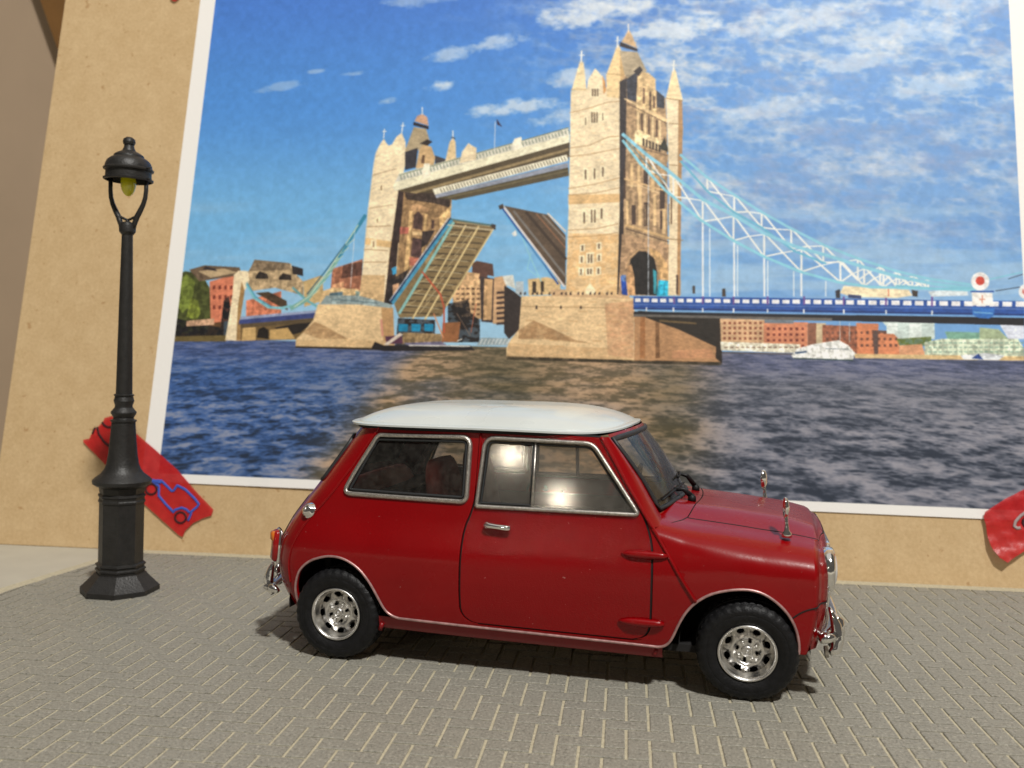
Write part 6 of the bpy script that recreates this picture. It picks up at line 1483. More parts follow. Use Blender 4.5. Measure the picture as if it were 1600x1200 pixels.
tape_obj('crumpled red tape at the lower right corner of the print', [(107.1, 21.4), (110.1, 23.5), (113.0, 25.5), (115.8, 27.0), (119.0, 28.8), (126.5, 32.6), (129.0, 29.8), (125.6, 18.8), (119.9, 12.0), (114.7, 8.6), (112.2, 6.7), (110.0, 8.1), (109.3, 9.2), (108.5, 10.4), (107.9, 11.8), (107.5, 13.9), (107.2, 17.6), (106.7, 20.0)], [
 (M['grey_ink'], .9, [(120.4, 22.0), (118.6, 21.8), (117.0, 20.6), (115.5, 18.9), (115.1, 17.5), (115.9, 16.9), (116.8, 17.1)], False), (M['black_ink'], 1.6, [(120.0, 18.7), (119.9, 18.2), (119.6, 17.9), (119.1, 17.6), (118.7, 17.6), (118.3, 17.8), (118.1, 18.2), (118.0, 18.6), (118.1, 19.1), (118.4, 19.4), (118.8, 19.7), (119.3, 19.7), (119.7, 19.5), (119.9, 19.1)], True), (M['grey_ink'], .7, [(118.3, 15.2), (119.2, 16.2), (120.6, 16.5)], False)], lift=1.3, crump=.22, fold=lambda p, q: 1.6*max(0, min(1, ((109.2, 13.9)[1]-q)/8)))
tape_obj('red tape whose torn tip hangs at the upper left, above the lamp', [(-172.9, 202.8), (-171.3, 201.8), (-170.5, 202.1), (-169.5, 203.0), (-167.1, 208.6), (-160.0, 219.7), (-164.3, 223.9), (-170.3, 214.8), (-172.9, 206.8)], [])
# wall side: a flat dark brown shape above the left end of the board
pe_ = MB().add([(x, y, z) for y in (462, 470) for x, z in ((-325.5, 262), (-314, 232), (-250, 232), (-250, 420), (-386, 420))], [(4, 3, 2, 1, 0), (5, 6, 7, 8, 9), (0, 1, 6, 5), (1, 2, 7, 6), (2, 3, 8, 7), (3, 4, 9, 8), (4, 0, 5, 9)]).build('brown_shape', M['brown'], smooth=False)
tag(pe_, 'dark brown slanted shape on the wall behind the upper left of the board', 'panel')
# ---------------------------------------------------------------- paving sheet with herringbone bricks
ps = empty('paving_sheet', (0, 0, 0), 'grey herringbone brick paving sheet under the model car and lamp', 'sheet')
CW = 3.955; X0, Y0 = 1.0, 153.85+CW*0
out = [(-169.5, 60), (-170.5, 226), (-166, 262), (-159.5, 278.6), (210, 278.6), (210, 60)]
n_ = len(out); MB().add([(x, y, -.28) for x, y in out]+[(x, y, ZT+.02) for x, y in out], [tuple(range(n_))[::-1], tuple(range(n_, 2*n_))]+[(i, (i+1) % n_, (i+1) % n_+n_, i+n_) for i in range(n_)]).build('mortar_base', M['mortar'], ps, smooth=False)
inner = [(-165.4, 64), (-166.2, 224), (-161.8, 260), (-157.2, 273.3), (205, 273.3), (205, 64)]
bricks = []
for i in range(-44, 54):
    for j in range(-24, 32):
        t = (i+j) % 4
        if t == 0: bricks.append((i, j, 'h'))
        elif t == 2: bricks.append((i, j, 'v'))
GAP = .52; HB = .27
def brick_mesh(lx, ly):
    b = MB(); x, y, e = lx/2, ly/2, .16
    vs = [(-x, -y, 0), (x, -y, 0), (x, y, 0), (-x, y, 0), (-x, -y, HB-.1), (x, -y, HB-.1), (x, y, HB-.1), (-x, y, HB-.1), (-x+e, -y+e, HB), (x-e, -y+e, HB), (x-e, y-e, HB), (-x+e, y-e, HB)]
    return vs, [(0, 1, 5, 4), (1, 2, 6, 5), (2, 3, 7, 6), (3, 0, 4, 7), (4, 5, 9, 8), (5, 6, 10, 9), (6, 7, 11, 10), (7, 4, 8, 11), (8, 9, 10, 11)]
cells = []; cut = []
for i, j, k in bricks:
    x0 = X0+i*CW; y0 = Y0+j*CW; lx = CW*(2 if k == 'h' else 1); ly = CW*(1 if k == 'h' else 2)
    cx, cy = x0+lx/2, y0+ly/2; ins = inpoly(np.array([cx-lx*.45, cx+lx*.45]), np.array([cy-ly*.45, cy+ly*.45]), inner)
    if ins.all(): cells.append((cx, cy, lx-GAP, ly-GAP*.8, k))
    else: cut.append((cx, cy, lx-GAP, ly-GAP*.8))
def in_view(cx, cy):
    v = Vector((cx, cy, -CAM_H)); z = v.dot(fwd); px = 800+1400*v.dot(r2)/z; py = 600+1400*v.dot(d2)/z
    return -20 < px < 1620 and py < 1215, z
vis = [(in_view(c[0], c[1]), c) for c in cells]
near = sorted([(v[1], c) for v, c in vis if v[0] and c[4] != 'e' and c[1] < 178], key=lambda a: a[0])[:300]
ns = {id(c) for _, c in near}
HM = {}
for k, (lx, ly) in (('h', (2*CW-GAP, CW-GAP*.8)), ('v', (CW-GAP, 2*CW-GAP*.8))):
    v_, f_ = brick_mesh(lx, ly); me = bpy.data.meshes.new('brick'); me.from_pydata([tuple(q*S for q in p) for p in v_], [], f_); me.materials.append(M['brick']); HM[k] = me
rest = MB()
for c in cells:
    cx, cy, lx, ly, k = c; rz = random.uniform(-.012, .012); dz = random.uniform(-.05, .0)
    if id(c) in ns:
        o = bpy.data.objects.new('brick', HM[k]); COL.objects.link(o); o.parent = ps; o.location = (cx*S, cy*S, (-.28+dz)*S); o.rotation_euler = (random.uniform(-.006, .006), random.uniform(-.006, .006), rz)
    else:
        v_, f_ = brick_mesh(lx, ly); ca, sa = math.cos(rz), math.sin(rz); tx, ty = random.uniform(-.006, .006), random.uniform(-.006, .006)
        rest.add([(cx+x*ca-y*sa, cy+x*sa+y*ca, z-.28+dz+x*tx+y*ty) for x, y, z in v_], f_)
def clip(poly, A_, B_):
    o_ = []; n = len(poly)
    f = lambda p: (B_[0]-A_[0])*(p[1]-A_[1])-(B_[1]-A_[1])*(p[0]-A_[0])
    for i in range(n):
        a, b = poly[i], poly[(i+1) % n]; fa_, fb_ = f(a), f(b)
        if fa_ <= 0: o_.append(a)
        if (fa_ < 0) != (fb_ < 0) and fa_ != fb_: t = fa_/(fa_-fb_); o_.append((a[0]+(b[0]-a[0])*t, a[1]+(b[1]-a[1])*t))
    return o_
for cx, cy, lx, ly in cut:                       # bricks cut along the sheet's edge
    q = [(cx-lx/2, cy-ly/2), (cx+lx/2, cy-ly/2), (cx+lx/2, cy+ly/2), (cx-lx/2, cy+ly/2)]
    for i in range(len(inner)):
        q = clip(q, inner[i], inner[(i+1) % len(inner)])
        if len(q) < 3: break
    if len(q) >= 3:
        m = len(q); rest.add([(x, y, -.28) for x, y in q]+[(x, y, -.03) for x, y in q], [tuple(range(m, 2*m))]+[(i, (i+1) % m, (i+1) % m+m, i+m) for i in range(m)])
rest.build('brick_field', M['brick'], ps, smooth=False, kind='stuff')
# ---------------------------------------------------------------- model street lamp
lp_ = empty('street_lamp', (-136.7, 228.3, 0), 'black model street lamp post with a yellow bulb under its domed cap', 'street lamp')
lp_.rotation_euler = (0, math.radians(1.6), math.radians(-22.5))
def oc(prof, name, seg=8, mat=None, auto=25, **k): return MB().lathe([(r, z) for r, z in prof], seg, **k).build(name, mat or M['lamp'], lp_, auto=auto)
oc([(0, 0), (9.9, 0), (10.2, .25), (10.2, 1.5), (9.9, 1.75), (6.9, 4.8), (6.6, 5.3), (0, 5.3)], 'base')
oc([(0, 5.2), (6.2, 5.2), (6.2, 5.9), (6.5, 6.1), (6.5, 6.5), (6.1, 6.8), (6.1, 7.2), (6.5, 7.5), (6.4, 7.9), (5.75, 8.2), (5.75, 24.4), (6.0, 24.6), (6.0, 25.1), (5.8, 25.4), (5.8, 26), (6.1, 26.3), (6.0, 26.8), (5.7, 27), (5.9, 28.6), (6.5, 29), (0, 29.2)], 'pedestal')
oc([(0, 29), (6.6, 29.1), (7.5, 29.7), (7.6, 30.6), (6.8, 31.4), (5.6, 32.3), (4.7, 33.5), (4.15, 35), (3.75, 37.5), (3.35, 42), (3.05, 46.4), (3.35, 46.6), (3.35, 47), (2.7, 47.2), (2.6, 47.6), (3.3, 48.9), (3.25, 49.2), (2.3, 50.4), (2.25, 51), (2.65, 52.2), (2.3, 53.4), (2.6, 53.6), (2.6, 53.9), (2.12, 54.1), (1.68, 82.7), (1.42, 97), (0, 97)], 'pole', 24)
oc([(0, 97), (1.5, 97), (2.1, 97.8), (2.15, 99.4), (1.9, 100.1), (.6, 100.6), (0, 100.6)], 'collar', 20)
rz0 = math.radians(22.5-7.3+5)
def fk(x, z): return (x*math.cos(rz0)*1.0, x*math.sin(rz0)*-1.0*-1, z)
fb = MB()
for s in (-1, 1):
    pts = [(s*1.7, 98.9), (s*2.05, 100), (s*2.7, 101.8), (s*3.6, 103.4), (s*4.5, 105.2), (s*5.05, 107), (s*5.25, 109), (s*5.25, 112.2)]
    fb.tube([fk(*p) for p in pts], [.65, .68, .74, .7, .62, .58, .56, .56], 8)
    fb.tube([fk(*p) for p in [(s*3.4, 103), (s*2.3, 101.9), (s*1.0, 101.3), (0, 100.9)]], [.45, .38, .36, .36], 8)
fb.tube([fk(0, 99.8), fk(0, 101.2)], [.5, .42], 8)
fb.build('fork', M['lamp'], lp_)
cap = oc([(5.9, 111.3), (6.3, 111.5), (6.35, 111.9), (5.8, 112.1), (5.75, 113.9), (6.3, 114.1), (6.4, 114.5), (6.0, 114.8), (5.85, 115.6), (5.4, 116.6), (4.6, 117.3), (3.85, 117.7), (3.75, 118.2), (3.1, 118.7), (2.1, 119.2), (1.75, 119.4), (1.35, 120.2), (1.2, 121), (0, 121)], 'lamp_shade', 36)
oc([(5.5, 111.6), (5.4, 113.5), (3, 116), (0, 117)], 'shade_lining', 24)
oc([(0, 120.6), (.9, 120.7), (1.45, 121.1), (1.62, 121.8), (1.45, 122.5), (.8, 123), (0, 123.1)], 'finial', 20)
for a, z, l in ((168, 114.4, 1.0), (172, 111.8, 1.2), (-12, 114.5, 1.3), (-8, 111.8, .7)):
    a = math.radians(a)+rz0; c_, s_ = math.cos(a), math.sin(a); MB().tube([(6*c_, 6*s_, z), ((6.3+l*.5)*c_, (6.3+l*.5)*s_, z), ((6.3+l)*c_, (6.3+l)*s_, z+.25*l)], [.35, .28, .12], 6).build('lug', M['lamp'], lp_)
oc([(0, 107.3), (.5, 107.4), (1.1, 107.9), (1.6, 108.8), (1.92, 110), (1.98, 111.3), (1.7, 112.8), (1.2, 114), (0, 115)], 'bulb', 24, M['bulb'])
# ---------------------------------------------------------------- the model car (x forward, y to its left, z up)
car = empty('model_car', (-14.78, 207.0, 0), 'red model car with a white roof parked on the brick sheet', 'model car', rz=math.radians(-7.083))
BZ = [0, 6, 8, 10, 14, 19, 23, 25, 27, 29, 31, 33, 35, 50, 56]; BY_ = [27.2, 27.4, 28.0, 28.5, 29.0, 29.35, 29.35, 29.1, 28.6, 28.0, 27.5, 27.15, 26.8, 23.9, 22.8]
_zz = np.linspace(0, 56, 561); _yy = np.interp(_zz, BZ, BY_); _k = np.hanning(25); _k /= _k.sum(); _yy = np.convolve(np.pad(_yy, 12, 'edge'), _k, 'valid')
def base_y(z): return float(np.interp(z, _zz, _yy))
def side_y(x, z):
    t = max(0, abs(x)-14)/45; return base_y(z)-(1.6 if x > 0 else 2.3)*t*t-(max(0, z-36)/14)*(max(0, -x-12)/32)**2*1.6
RZ = [6, 8, 12, 15, 19.5, 24, 29, 33, 36, 40, 46, 50]; RX = [-56.5, -58.5, -61.5, -62.9, -63.6, -62.8, -60.2, -57.2, -54.8, -52, -47.6, -44.6]
_rx = np.convolve(np.pad(np.interp(_zz, RZ, RX), 20, 'edge'), np.hanning(41)/np.hanning(41).sum(), 'valid')
def rear_x(z): return float(np.interp(z, _zz, _rx))
RC, RL = 11.5, 34.0
def SR(p, z):
    xs = rear_x(z)+RC
    if p >= xs: return (p, -side_y(p, z), z)
    t = min(1.0, (xs-p)/RL); a = t*math.pi/2; y0 = side_y(xs, z)
    return (xs-RC*math.sin(a)**.92, -y0*max(0, math.cos(a))**.74, z)
ZM, LQ, PE = 23.0, 30.0, 54.2
def zt(x): return float(np.interp(x, [18, 24, 31, 40, 48, 52, 55, 58], [34.6, 34.4, 33.5, 32.9, 32.2, 31.6, 31.0, 30.2]))
def X0(y, z): return 58.4-1.8*(abs(y)/26)**2.2-(1.5*((z-23)/9)**2 if z > 23 else .012*(23-z)**2)
def sec(x, q):
    if q <= ZM: return side_y(x, q), q
    n_e = float(np.interp(x, [22, 30, 45], [4.6, 3.6, 3.0])); th = (q-ZM)/LQ*math.pi/2; w = side_y(x, ZM)
    y = w*max(0, math.cos(th))**(2/n_e); z = ZM+(zt(x)-ZM)*math.sin(th)**(2/n_e)
    b = float(np.interp(x, [30, 40], [1, 0])); ys = side_y(x, z); y = y*(1-b)-b*.5*math.log(math.exp(-y/.5)+math.exp(-ys/.5))+b*.15
    c = max(0, min(1, (21-abs(y))/10)); return y, z+1.9*c*c*(3-2*c)*float(np.interp(x, [22, 50, 58], [1, .8, .4]))
def SF(p, q):
    if p <= PE:
        y, z = sec(p, q); s = max(0, (p-42)/(PE-42)); return (p+s*s*(X0(y, z)-1.3-PE), -y, z)
    y0, z0 = sec(PE, q); k = max(0, 1-(p-PE)/28); y = y0*k; z = 20+(z0-20)*k if z0 > 20 else z0
    r = min(1, (1-k)/.10); return (X0(y, z)-1.3*(math.sqrt(max(0, 1-r*r)) if r < 1 else 0)*1.0-0*r, -y, z)
def PANE_A(p, q): a = SR(p, 42); y0 = -side_y(-6, 41.5); return (p, y0+(q-41.5)*math.tan(math.radians(13.2))+(p+6)*.03, q)
def PANE_B(p, q): y0 = -side_y(6, 41); return (p, y0+(q-41)*math.tan(math.radians(14.6))-(p-6)*.002, q)
CARSURF += [SR, SF, PANE_A, PANE_B]
def SFx(p, q):
    x, y, z = SF(p, q)
    return (x, y, z)
def q_of_y(p, y):
    a, b = ZM, ZM+LQ
    for _ in range(30):
        m = (a+b)/2
        if sec(min(p, PE), m)[0] > y: a = m
        else: b = m
    return a
def q_of_z(p, z):
    if z <= ZM: return z
    a, b = ZM, ZM+LQ*.6
    for _ in range(30):
        m = (a+b)/2
        if sec(p, m)[1] < z: a = m
        else: b = m
    return a
def on(surf, pts, sgn=1, off=0.0):
    out_ = []
    for p, q in pts:
        a = V3(surf(p, q)); e = .05; n = np.cross(V3(surf(p+e, q))-V3(surf(p-e, q)), V3(surf(p, q+e))-V3(surf(p, q-e))); n /= (np.linalg.norm(n)+1e-9)
        if n@(a*V3((.3, 1, 1))-V3((0, 0, 18))) < 0: n = -n
        a = a+n*off; a[1] *= sgn; out_.append(a)
    return out_
# outlines in side view
c_seam = [(-37.3, 50.1), (-41.7, 41.9), (-44.3, 38.3), (-46.9, 34.6), (-50.4, 31.0), (-53.3, 28.0), (-55.8, 23.6), (-56.9, 20.0), (-56.6, 15.5)]
r_win = roundpoly([(-36.6, 48.2), (-14.4, 48.6), (-14.4, 35.1), (-42.9, 35.4)], [2.0, 2.2, 1.6, 1.4])
d_win = roundpoly([(-11.4, 48.6), (11.4, 48.2), (21.3, 34.5), (-12.4, 34.4)], [2.4, 3.6, .6, .3])
r_arch = [(-55.2, 10.8), (-54.7, 13.7), (-52.9, 17.3), (-50.1, 20.6), (-45.9, 22.1), (-43.2, 22.3), (-40.6, 21.8), (-37.6, 20.2), (-35.2, 17.6), (-33.3, 14.4), (-31.8, 11.7), (-30.3, 10.6), (-28.6, 10.2)]
f_arch = [(25.4, 9.2), (26.8, 9.5), (28.0, 10.8), (29.2, 13.9), (30.6, 16.6), (32.6, 18.9), (35.5, 20.7), (39.4, 21.7), (42.5, 21.9), (45.4, 21.2), (48.6, 18.8), (50.8, 15.6), (52.2, 11.8), (52.5, 10)]
def smooth(pts, it=2):
    for _ in range(it):
        o_ = [pts[0]]
        for a, b in zip(pts, pts[1:]): o_ += [tuple(.75*V3(a)+.25*V3(b)), tuple(.25*V3(a)+.75*V3(b))]
        pts = o_+[pts[-1]]
    return pts
r_arch_s = smooth(r_arch); f_arch_s = smooth(f_arch); c_seam_s = smooth(c_seam)
door_r = [(-12.4, 50.1), (-12.5, 36.9), (-13.2, 33.2), (-14.5, 30.1), (-14.9, 25.2), (-15.0, 14.2), (-14.4, 12.2), (-12.6, 10.9), (-11, 10.7)]
door_f = [(20.4, 10.3), (22.6, 10.9), (23.6, 12.4), (23.9, 14.6), (24.0, 26.0), (23.7, 29.3), (22.8, 32.4), (21.6, 35.0), (17.9, 40.9), (14.6, 46.3), (12.7, 49.45)]
door_r_s = smooth(door_r, 1); door_f_s = smooth(door_f, 1); door = door_r_s+door_f_s
def inset(poly, d):
    P_ = [V3(p) for p in poly]; n = len(P_); ar = sum(P_[i][0]*P_[(i+1) % n][1]-P_[(i+1) % n][0]*P_[i][1] for i in range(n)); sg = 1 if ar > 0 else -1; o_ = []
    for i in range(n):
        a = P_[i]-P_[i-1]; b = P_[(i+1) % n]-P_[i]; a /= (np.linalg.norm(a)+1e-9); b /= (np.linalg.norm(b)+1e-9); t = a+b; t /= (np.linalg.norm(t)+1e-9); o_.append(tuple(P_[i]+sg*d*V3((-t[1], t[0]))))
    return o_
a_seam = [(12.9, 49.45), (14.9, 46.3), (18.2, 40.9), (21.9, 35.2), (23.9, 32.2), (27.5, 26.6), (30, 22.6), (32.5, 18.8)]
# ---- body panels on both sides
for sg in (1, -1):
    # rear quarter with its window opening
    i0 = [p for p in c_seam_s]
    quarter = [(-12.7, 50.1)]+[(p[0]-.32, p[1]) for p in door_r_s[1:]]+[(-11, 10.25), (-11, 9.9), (-28, 10.2)]+r_arch_s[::-1][1:]+[(-56.2, 10.8), (-56.8, 13)]+[(p[0]+.12, p[1]) for p in c_seam_s[::-1]]
    panel('rear_quarter_panel', quarter, [inset(r_win, .15) if sg else r_win], SR, M['red'], car, sgn=sg, step=1.1)
    wf = MB().tube(on(SR, dens(inset(r_win, .1), .8), sg, .12), .62, 8, True, flat=.8).build('rear_side_window', M['foil'], car)
    panel('pane', inset(r_win, .2), [], SR, M['glass'], wf, sgn=sg, step=3, off=-.35, skirt=False)
    MB().tube(on(SR, dens(inset(r_win, 1.0), .8), sg, -.1), .34, 6, True).build('rubber_strip', M['seal'], wf)
    # door
    dr = panel('door', inset(door, .13 if True else 0), [inset(d_win, .15)], SR, M['red_door'], car, sgn=sg, step=1.1)
    fr = MB().tube(on(SR, dens(inset(d_win, .1), .8), sg, .12), .58, 8, True, flat=.8).build('window_frame', M['foil'], dr)
    MB().tube(on(SR, dens(inset(d_win, .85), .8), sg, -.15), .26, 6, True).build('rubber_strip', M['seal'], dr)
    xd = -.3
    dl = inset(d_win, .3); cut = lambda f_: [p for p in dens(dl, .4) if f_(p)]
    pa_ = [(xd+.1, 34.9), (xd+.1, 48.2)]; L_ = cut(lambda p: p[0] < xd); R_ = cut(lambda p: p[0] > xd-.6)
    def order(pts): c = np.mean(pts, 0); return sorted(pts, key=lambda p: math.atan2(p[1]-c[1], p[0]-c[0]))
    L_ = order(L_+[(xd, 34.9), (xd, 48.2), (xd, 40)]); R_ = order(R_+[(xd-.6, 34.9), (xd-.6, 48.2), (xd-.6, 41)])
    panel('window_pane', L_, [], PANE_A, M['glass_door'], dr, sgn=sg, step=2.5, off=-.55, skirt=False)
    panel('window_pane', R_, [], PANE_B, M['glass_door'], dr, sgn=sg, step=2.5, off=-.25, skirt=False)
    MB().tube(on(SR, [(xd-.3, 34.9), (xd-.3, 48.1)], sg, -.2), .32, 6).build('window_divider', M['foil'], dr)
    MB().tube(on(SR, [(xd-.75, 35), (xd-.75, 48.1)], sg, -.3), .16, 6).build('window_divider', M['seal'], dr)
    hp = on(SR, [(-10, 30.8), (-9.2, 30.75), (-7.5, 30.6), (-5.6, 30.45), (-4.6, 30.4)], sg, 1.15)
    hd = MB().tube(hp, [.42, .62, .55, .6, .5], 10); b0 = on(SR, [(-9.6, 30.8), (-9.6, 30.8)], sg, 0); b1 = on(SR, [(-9.6, 30.8)], sg, 1.2)
    hd.tube([b0[0], b1[0]], [.85, .6], 10); c0 = on(SR, [(-5, 30.4)], sg, 0)[0]; c1 = on(SR, [(-5, 30.4)], sg, 1.1)[0]; hd.tube([c0, c1], [.4, .35], 8)
    hd.build('door_handle', M['chrome'], dr)
    for z_, xa, xb in ((27.1, 18.0, 27.0), (14.0, 17.7, 26.6)):
        P_ = on(SR, [(xa+(xb-xa)*k/10, z_) for k in range(11)], sg, .28); MB().tube(P_, [.12, .45, .68, .78, .82, .82, .8, .76, .72, .62, .3], 10).build('hinge', M['red'], dr)
    # panel between door and wheel arch, and the strip under the door
    fa = [p for p in f_arch_s if p[0] <= 32.6]
    apan = [(p[0]+.32, p[1]) for p in door_f_s[1:] if p[1] < 35.6]+[(21.95, 35.2), (23.9, 32.2), (27.5, 26.6), (30, 22.6), (32.45, 18.75)]+fa[::-1]+[(20.4, 9.3), (20.4, 10.0), (22.6, 10.45)]
    panel('side_panel', apan, [], SR, M['red'], car, sgn=sg)
    panel('sill_strip', [(-11.3, 9.9), (20.6, 9.3), (20.6, 10.05), (-11.3, 10.45)], [], SR, M['red'], car, sgn=sg, step=.5)
    # dark gap behind the door outline
    MB().tube(on(SR, dens(door, .9), sg, -.42), .30, 6, True).build('door_gap', M['black'], car)
    # silvered flange along arches and sill
    fl = r_arch_s+[(-4, 9.75), (20, 9.35)]+f_arch_s
    MB().tube(on(SR, dens([p for p in fl if p[0] < 32], .8, False), sg, .05)+on(SF, [(p[0], p[1]) for p in f_arch_s if p[0] >= 32], sg, .05), .28, 8).build('body_trim', M['pink'], car)
    MB().tube([a+V3((0, 0, .25)) for a in on(SR, dens([p for p in fl if p[0] < 32], .8, False), sg, -.35)]+[a+V3((0, 0, .25)) for a in on(SF, [(p[0], p[1]) for p in f_arch_s if p[0] >= 32], sg, -.35)], .42, 8).build('body_lip', M['red'], car)
    # raised external seams
    MB().tube(on(SR, dens(a_seam[:5], .8, False), sg, .12)+on(SR, dens(a_seam[4:], .8, False), sg, .12), .36, 8).build('wing_seam', M['red'], car)
    MB().tube(on(SR, dens(c_seam_s, .8, False), sg, .02), .26, 8).build('rear_seam', M['red'], car)
    MB().tube(on(SR, dens([(-12.4, 49.4), (-12.45, 36.9)], .8, False), sg, .05), .26, 6).build('pillar_seam', M['red'], car)
    # lower sill
    s_ = MB(); ring = []
    for x in np.linspace(-33.5, 26.2, 30):
        zt_ = 9.9-.012*(x+20); y = side_y(x, 8); ring.append([(x, -sg*(y-.2), zt_), (x, -sg*(y-.3), zt_-1.5), (x, -sg*(y-.9), zt_-2.6), (x, -sg*(y-4), zt_-2.9)])
    vs = [p for r_ in ring for p in r_]; s_.add(vs, [(i*4+j, (i+1)*4+j, (i+1)*4+j+1, i*4+j+1) for i in range(29) for j in range(3)]); s_.build('sill', M['red_dark'], car)
    for xa in (24.6, -33.2): MB().tube([(xa, -sg*27.3, 7.1), (xa+.5, -sg*27.3, 8.6)], .5, 8).build('jacking_point', M['red_dark'], car)
    # wheel housings
    for xc in (-43.2, 41.6):
        h_ = MB(); pr = [(12.3, 28.0), (12.3, 20), (12.3, 15.0), (0, 15.0)]
        def wl_(u, v): 
            a = math.radians(-2+u*184); k = v*3; i = min(2, int(k)); f_ = k-i; r_ = pr[i][0]*(1-f_)+pr[i+1][0]*f_; y = pr[i][1]*(1-f_)+pr[i+1][1]*f_
            xx = xc+r_*math.cos(a); zz = 9.9+r_*math.sin(a); return (xx, -sg*min(y, side_y(xx, zz)-1.0), zz)
        h_.grid(wl_, 40, 9); h_.build('wheel_housing', M['well'], car)
# ---- rear body
rear = [(c_seam_s[0][0]-.1, 50.1)]+[(p[0]-.12, p[1]) for p in c_seam_s[1:]]+[(-56.9, 13), (-56.5, 8.2)]
zs = [8.2, 12, 15, 19.5, 24, 29, 33, 36, 40, 46, 50.1]
mid_ = [(rear_x(z)+RC-RL, z) for z in np.linspace(8.2, 50.1, 24)]
rw = roundpoly([(rear_x(47.2)+RC-RL, 47.2), (rear_x(47.2)+RC-RL+17.5, 47.2), (rear_x(37.5)+RC-RL+19.5, 37.5), (rear_x(37.5)+RC-RL, 37.5)], [0, 2.5, 2.5, 0])
for sg in (1, -1):
    rm = [(rear_x(z)+RC-RL, z) for z in np.linspace(8.2, 37.5, 16)]; rt = [(rear_x(z)+RC-RL, z) for z in np.linspace(47.2, 50.1, 3)]
    lo = rear[::1]+rm+[p for p in rw[::-1] if p[0] > rear_x(p[1])+RC-RL+.05]+rt
    panel('rear_body_panel', lo, [], SR, M['red'], car, sgn=sg, step=1.3, skirt=False)
    g_ = [p for p in rw]; panel('rear_glass', inset(g_, .05), [], SR, M['glass'], car, sgn=sg, step=2.5, off=-.3, skirt=False)
    MB().tube(on(SR, dens([p for p in rw if p[0] > rear_x(p[1])+RC-RL+.02], .9, False), sg, .1), .55, 6).build('rear_window_seal', M['seal'], car)
zz_ = MB().tube(on(SR, dens([(rear_x(16)+RC-RL+1, 16), (rear_x(16)+RC-RL+15, 16), (rear_x(33)+RC-RL+14, 33), (rear_x(34)+RC-RL+1, 34)], 1, False), 1, 0), .16, 6); zz_.tube(on(SR, dens([(rear_x(16)+RC-RL+1, 16), (rear_x(16)+RC-RL+15, 16), (rear_x(33)+RC-RL+14, 33), (rear_x(34)+RC-RL+1, 34)], 1, False), -1, 0), .16, 6); zz_.build('boot_seam', M['black'], car)
def WS(u, v, d=0):
    y = (u*2-1); xt, xb = 14.4+4.2*(1-y*y), 24.3+4.2*(1-y*y); yt, ybb = 22.2*y, 20.3*y; z1, z0 = 49.2+.9*(1-y*y), 34.4+1.3*(1-y*y)
    return V3((xb+(xt-xb)*v+.7*math.sin(min(1, max(0, v))*math.pi), ybb+(yt-ybb)*v, z0+(z1-z0)*v))+V3((.8, 0, .55))*d
# ---- front body, bonnet
def bq(p, y): return q_of_y(min(p, PE), y)
yb = 18.6
bon_side = [(p, bq(p, yb)) for p in np.linspace(30.2, PE+1.2, 22)]
def cowl_p(y): return 24.0+4.3*(1-(abs(y)/20.5)**2)
def bonp(y): return 30.2+2.2*(1-(abs(y)/yb)**2)
QC = ZM+LQ
cow = [(cowl_p(y), bq(cowl_p(y), y)) for y in np.linspace(20.3, .6, 14)]+[(cowl_p(0), QC)]
brear = [(bonp(y), bq(bonp(y), y)) for y in np.linspace(yb, .6, 12)]+[(bonp(0), QC)]
bfront = [(PE+1.2+2.6*min(1, (1-y/yb)*2.2), bq(PE, y)) for y in np.linspace(yb, .5, 12)]+[(PE+3.8, QC)]
bon = brear[::-1]+bon_side[1:]+bfront[1:]
sl = [(23.95, q_of_z(23.95, 32.1)), (27.6, q_of_z(27.6, 26.6)), (30.1, q_of_z(30.1, 22.6)), (32.55, 18.8)]
fa2 = [p for p in f_arch_s if p[0] > 32.6]
for sg in (1, -1):
    wing = [(23.95, q_of_z(23.95, 32.1))]+sl[1:]+fa2+[(PE-.6, 9.9), (PE+1, 10.2), (PE+27.5, 14), (PE+27.5, QC), (PE+4.0, QC)]+[(p+.2, q) for p, q in bfront[::-1][1:]]+[(p, q-.28) for p, q in bon_side[::-1]]+[(p-.25, q) for p, q in brear]+[(cowl_p(0), QC)]+cow[::-1][1:]
    panel('front_wing', wing, [], SF, M['red'], car, sgn=sg, step=1.0, skirt=False)
    panel('bonnet', bon, [], SF, M['red'], car, sgn=sg, step=1.0, off=.03, skirt=False)
    MB().tube(on(SF, dens(brear[::-1]+bon_side[1:]+bfront[1:], .9, False), sg, -.16), .2, 6).build('bonnet_gap', M['black'], car)
    MB().tube(on(SF, [(30.0, bq(30.2, yb)), (29.2, bq(29.2, yb)-1.5), (27.6, bq(27.6, yb)-4), (25.8, bq(26, yb)-7)], sg, -.1), [.18, .18, .16, .08], 6).build('scuttle_seam', M['black'], car)
    MB().tube(on(SF, smooth([(50.3, 17.0), (51.6, 18.2), (53.3, 19.0), (55.5, 19.6), (58, 19.8)]), sg, .0), .15, 6).build('front_panel_seam', M['black'], car)
    # windscreen pillar
    A_ = on(SR, [a_seam[0], a_seam[1], a_seam[2], a_seam[3], (23.9, 32.2)], sg, .05); B_ = [WS(0 if sg > 0 else 1, v, .05) for v in (1.02, .76, .42, .04, -.12)]
    pb = MB(); n_ = len(A_); vs = []
    for a, b in zip(A_, B_):
        for t in (0, .35, .75, 1): m = a*(1-t)+b*t; m[0] += .9*math.sin(t*math.pi)*.8; m[1] -= sg*.5*math.sin(t*math.pi); vs.append(m)
    pb.add(vs, [(i*4+j, (i+1)*4+j, (i+1)*4+j+1, i*4+j+1) for i in range(n_-1) for j in range(3)]); pb.build('windscreen_pillar', M['red'], car)
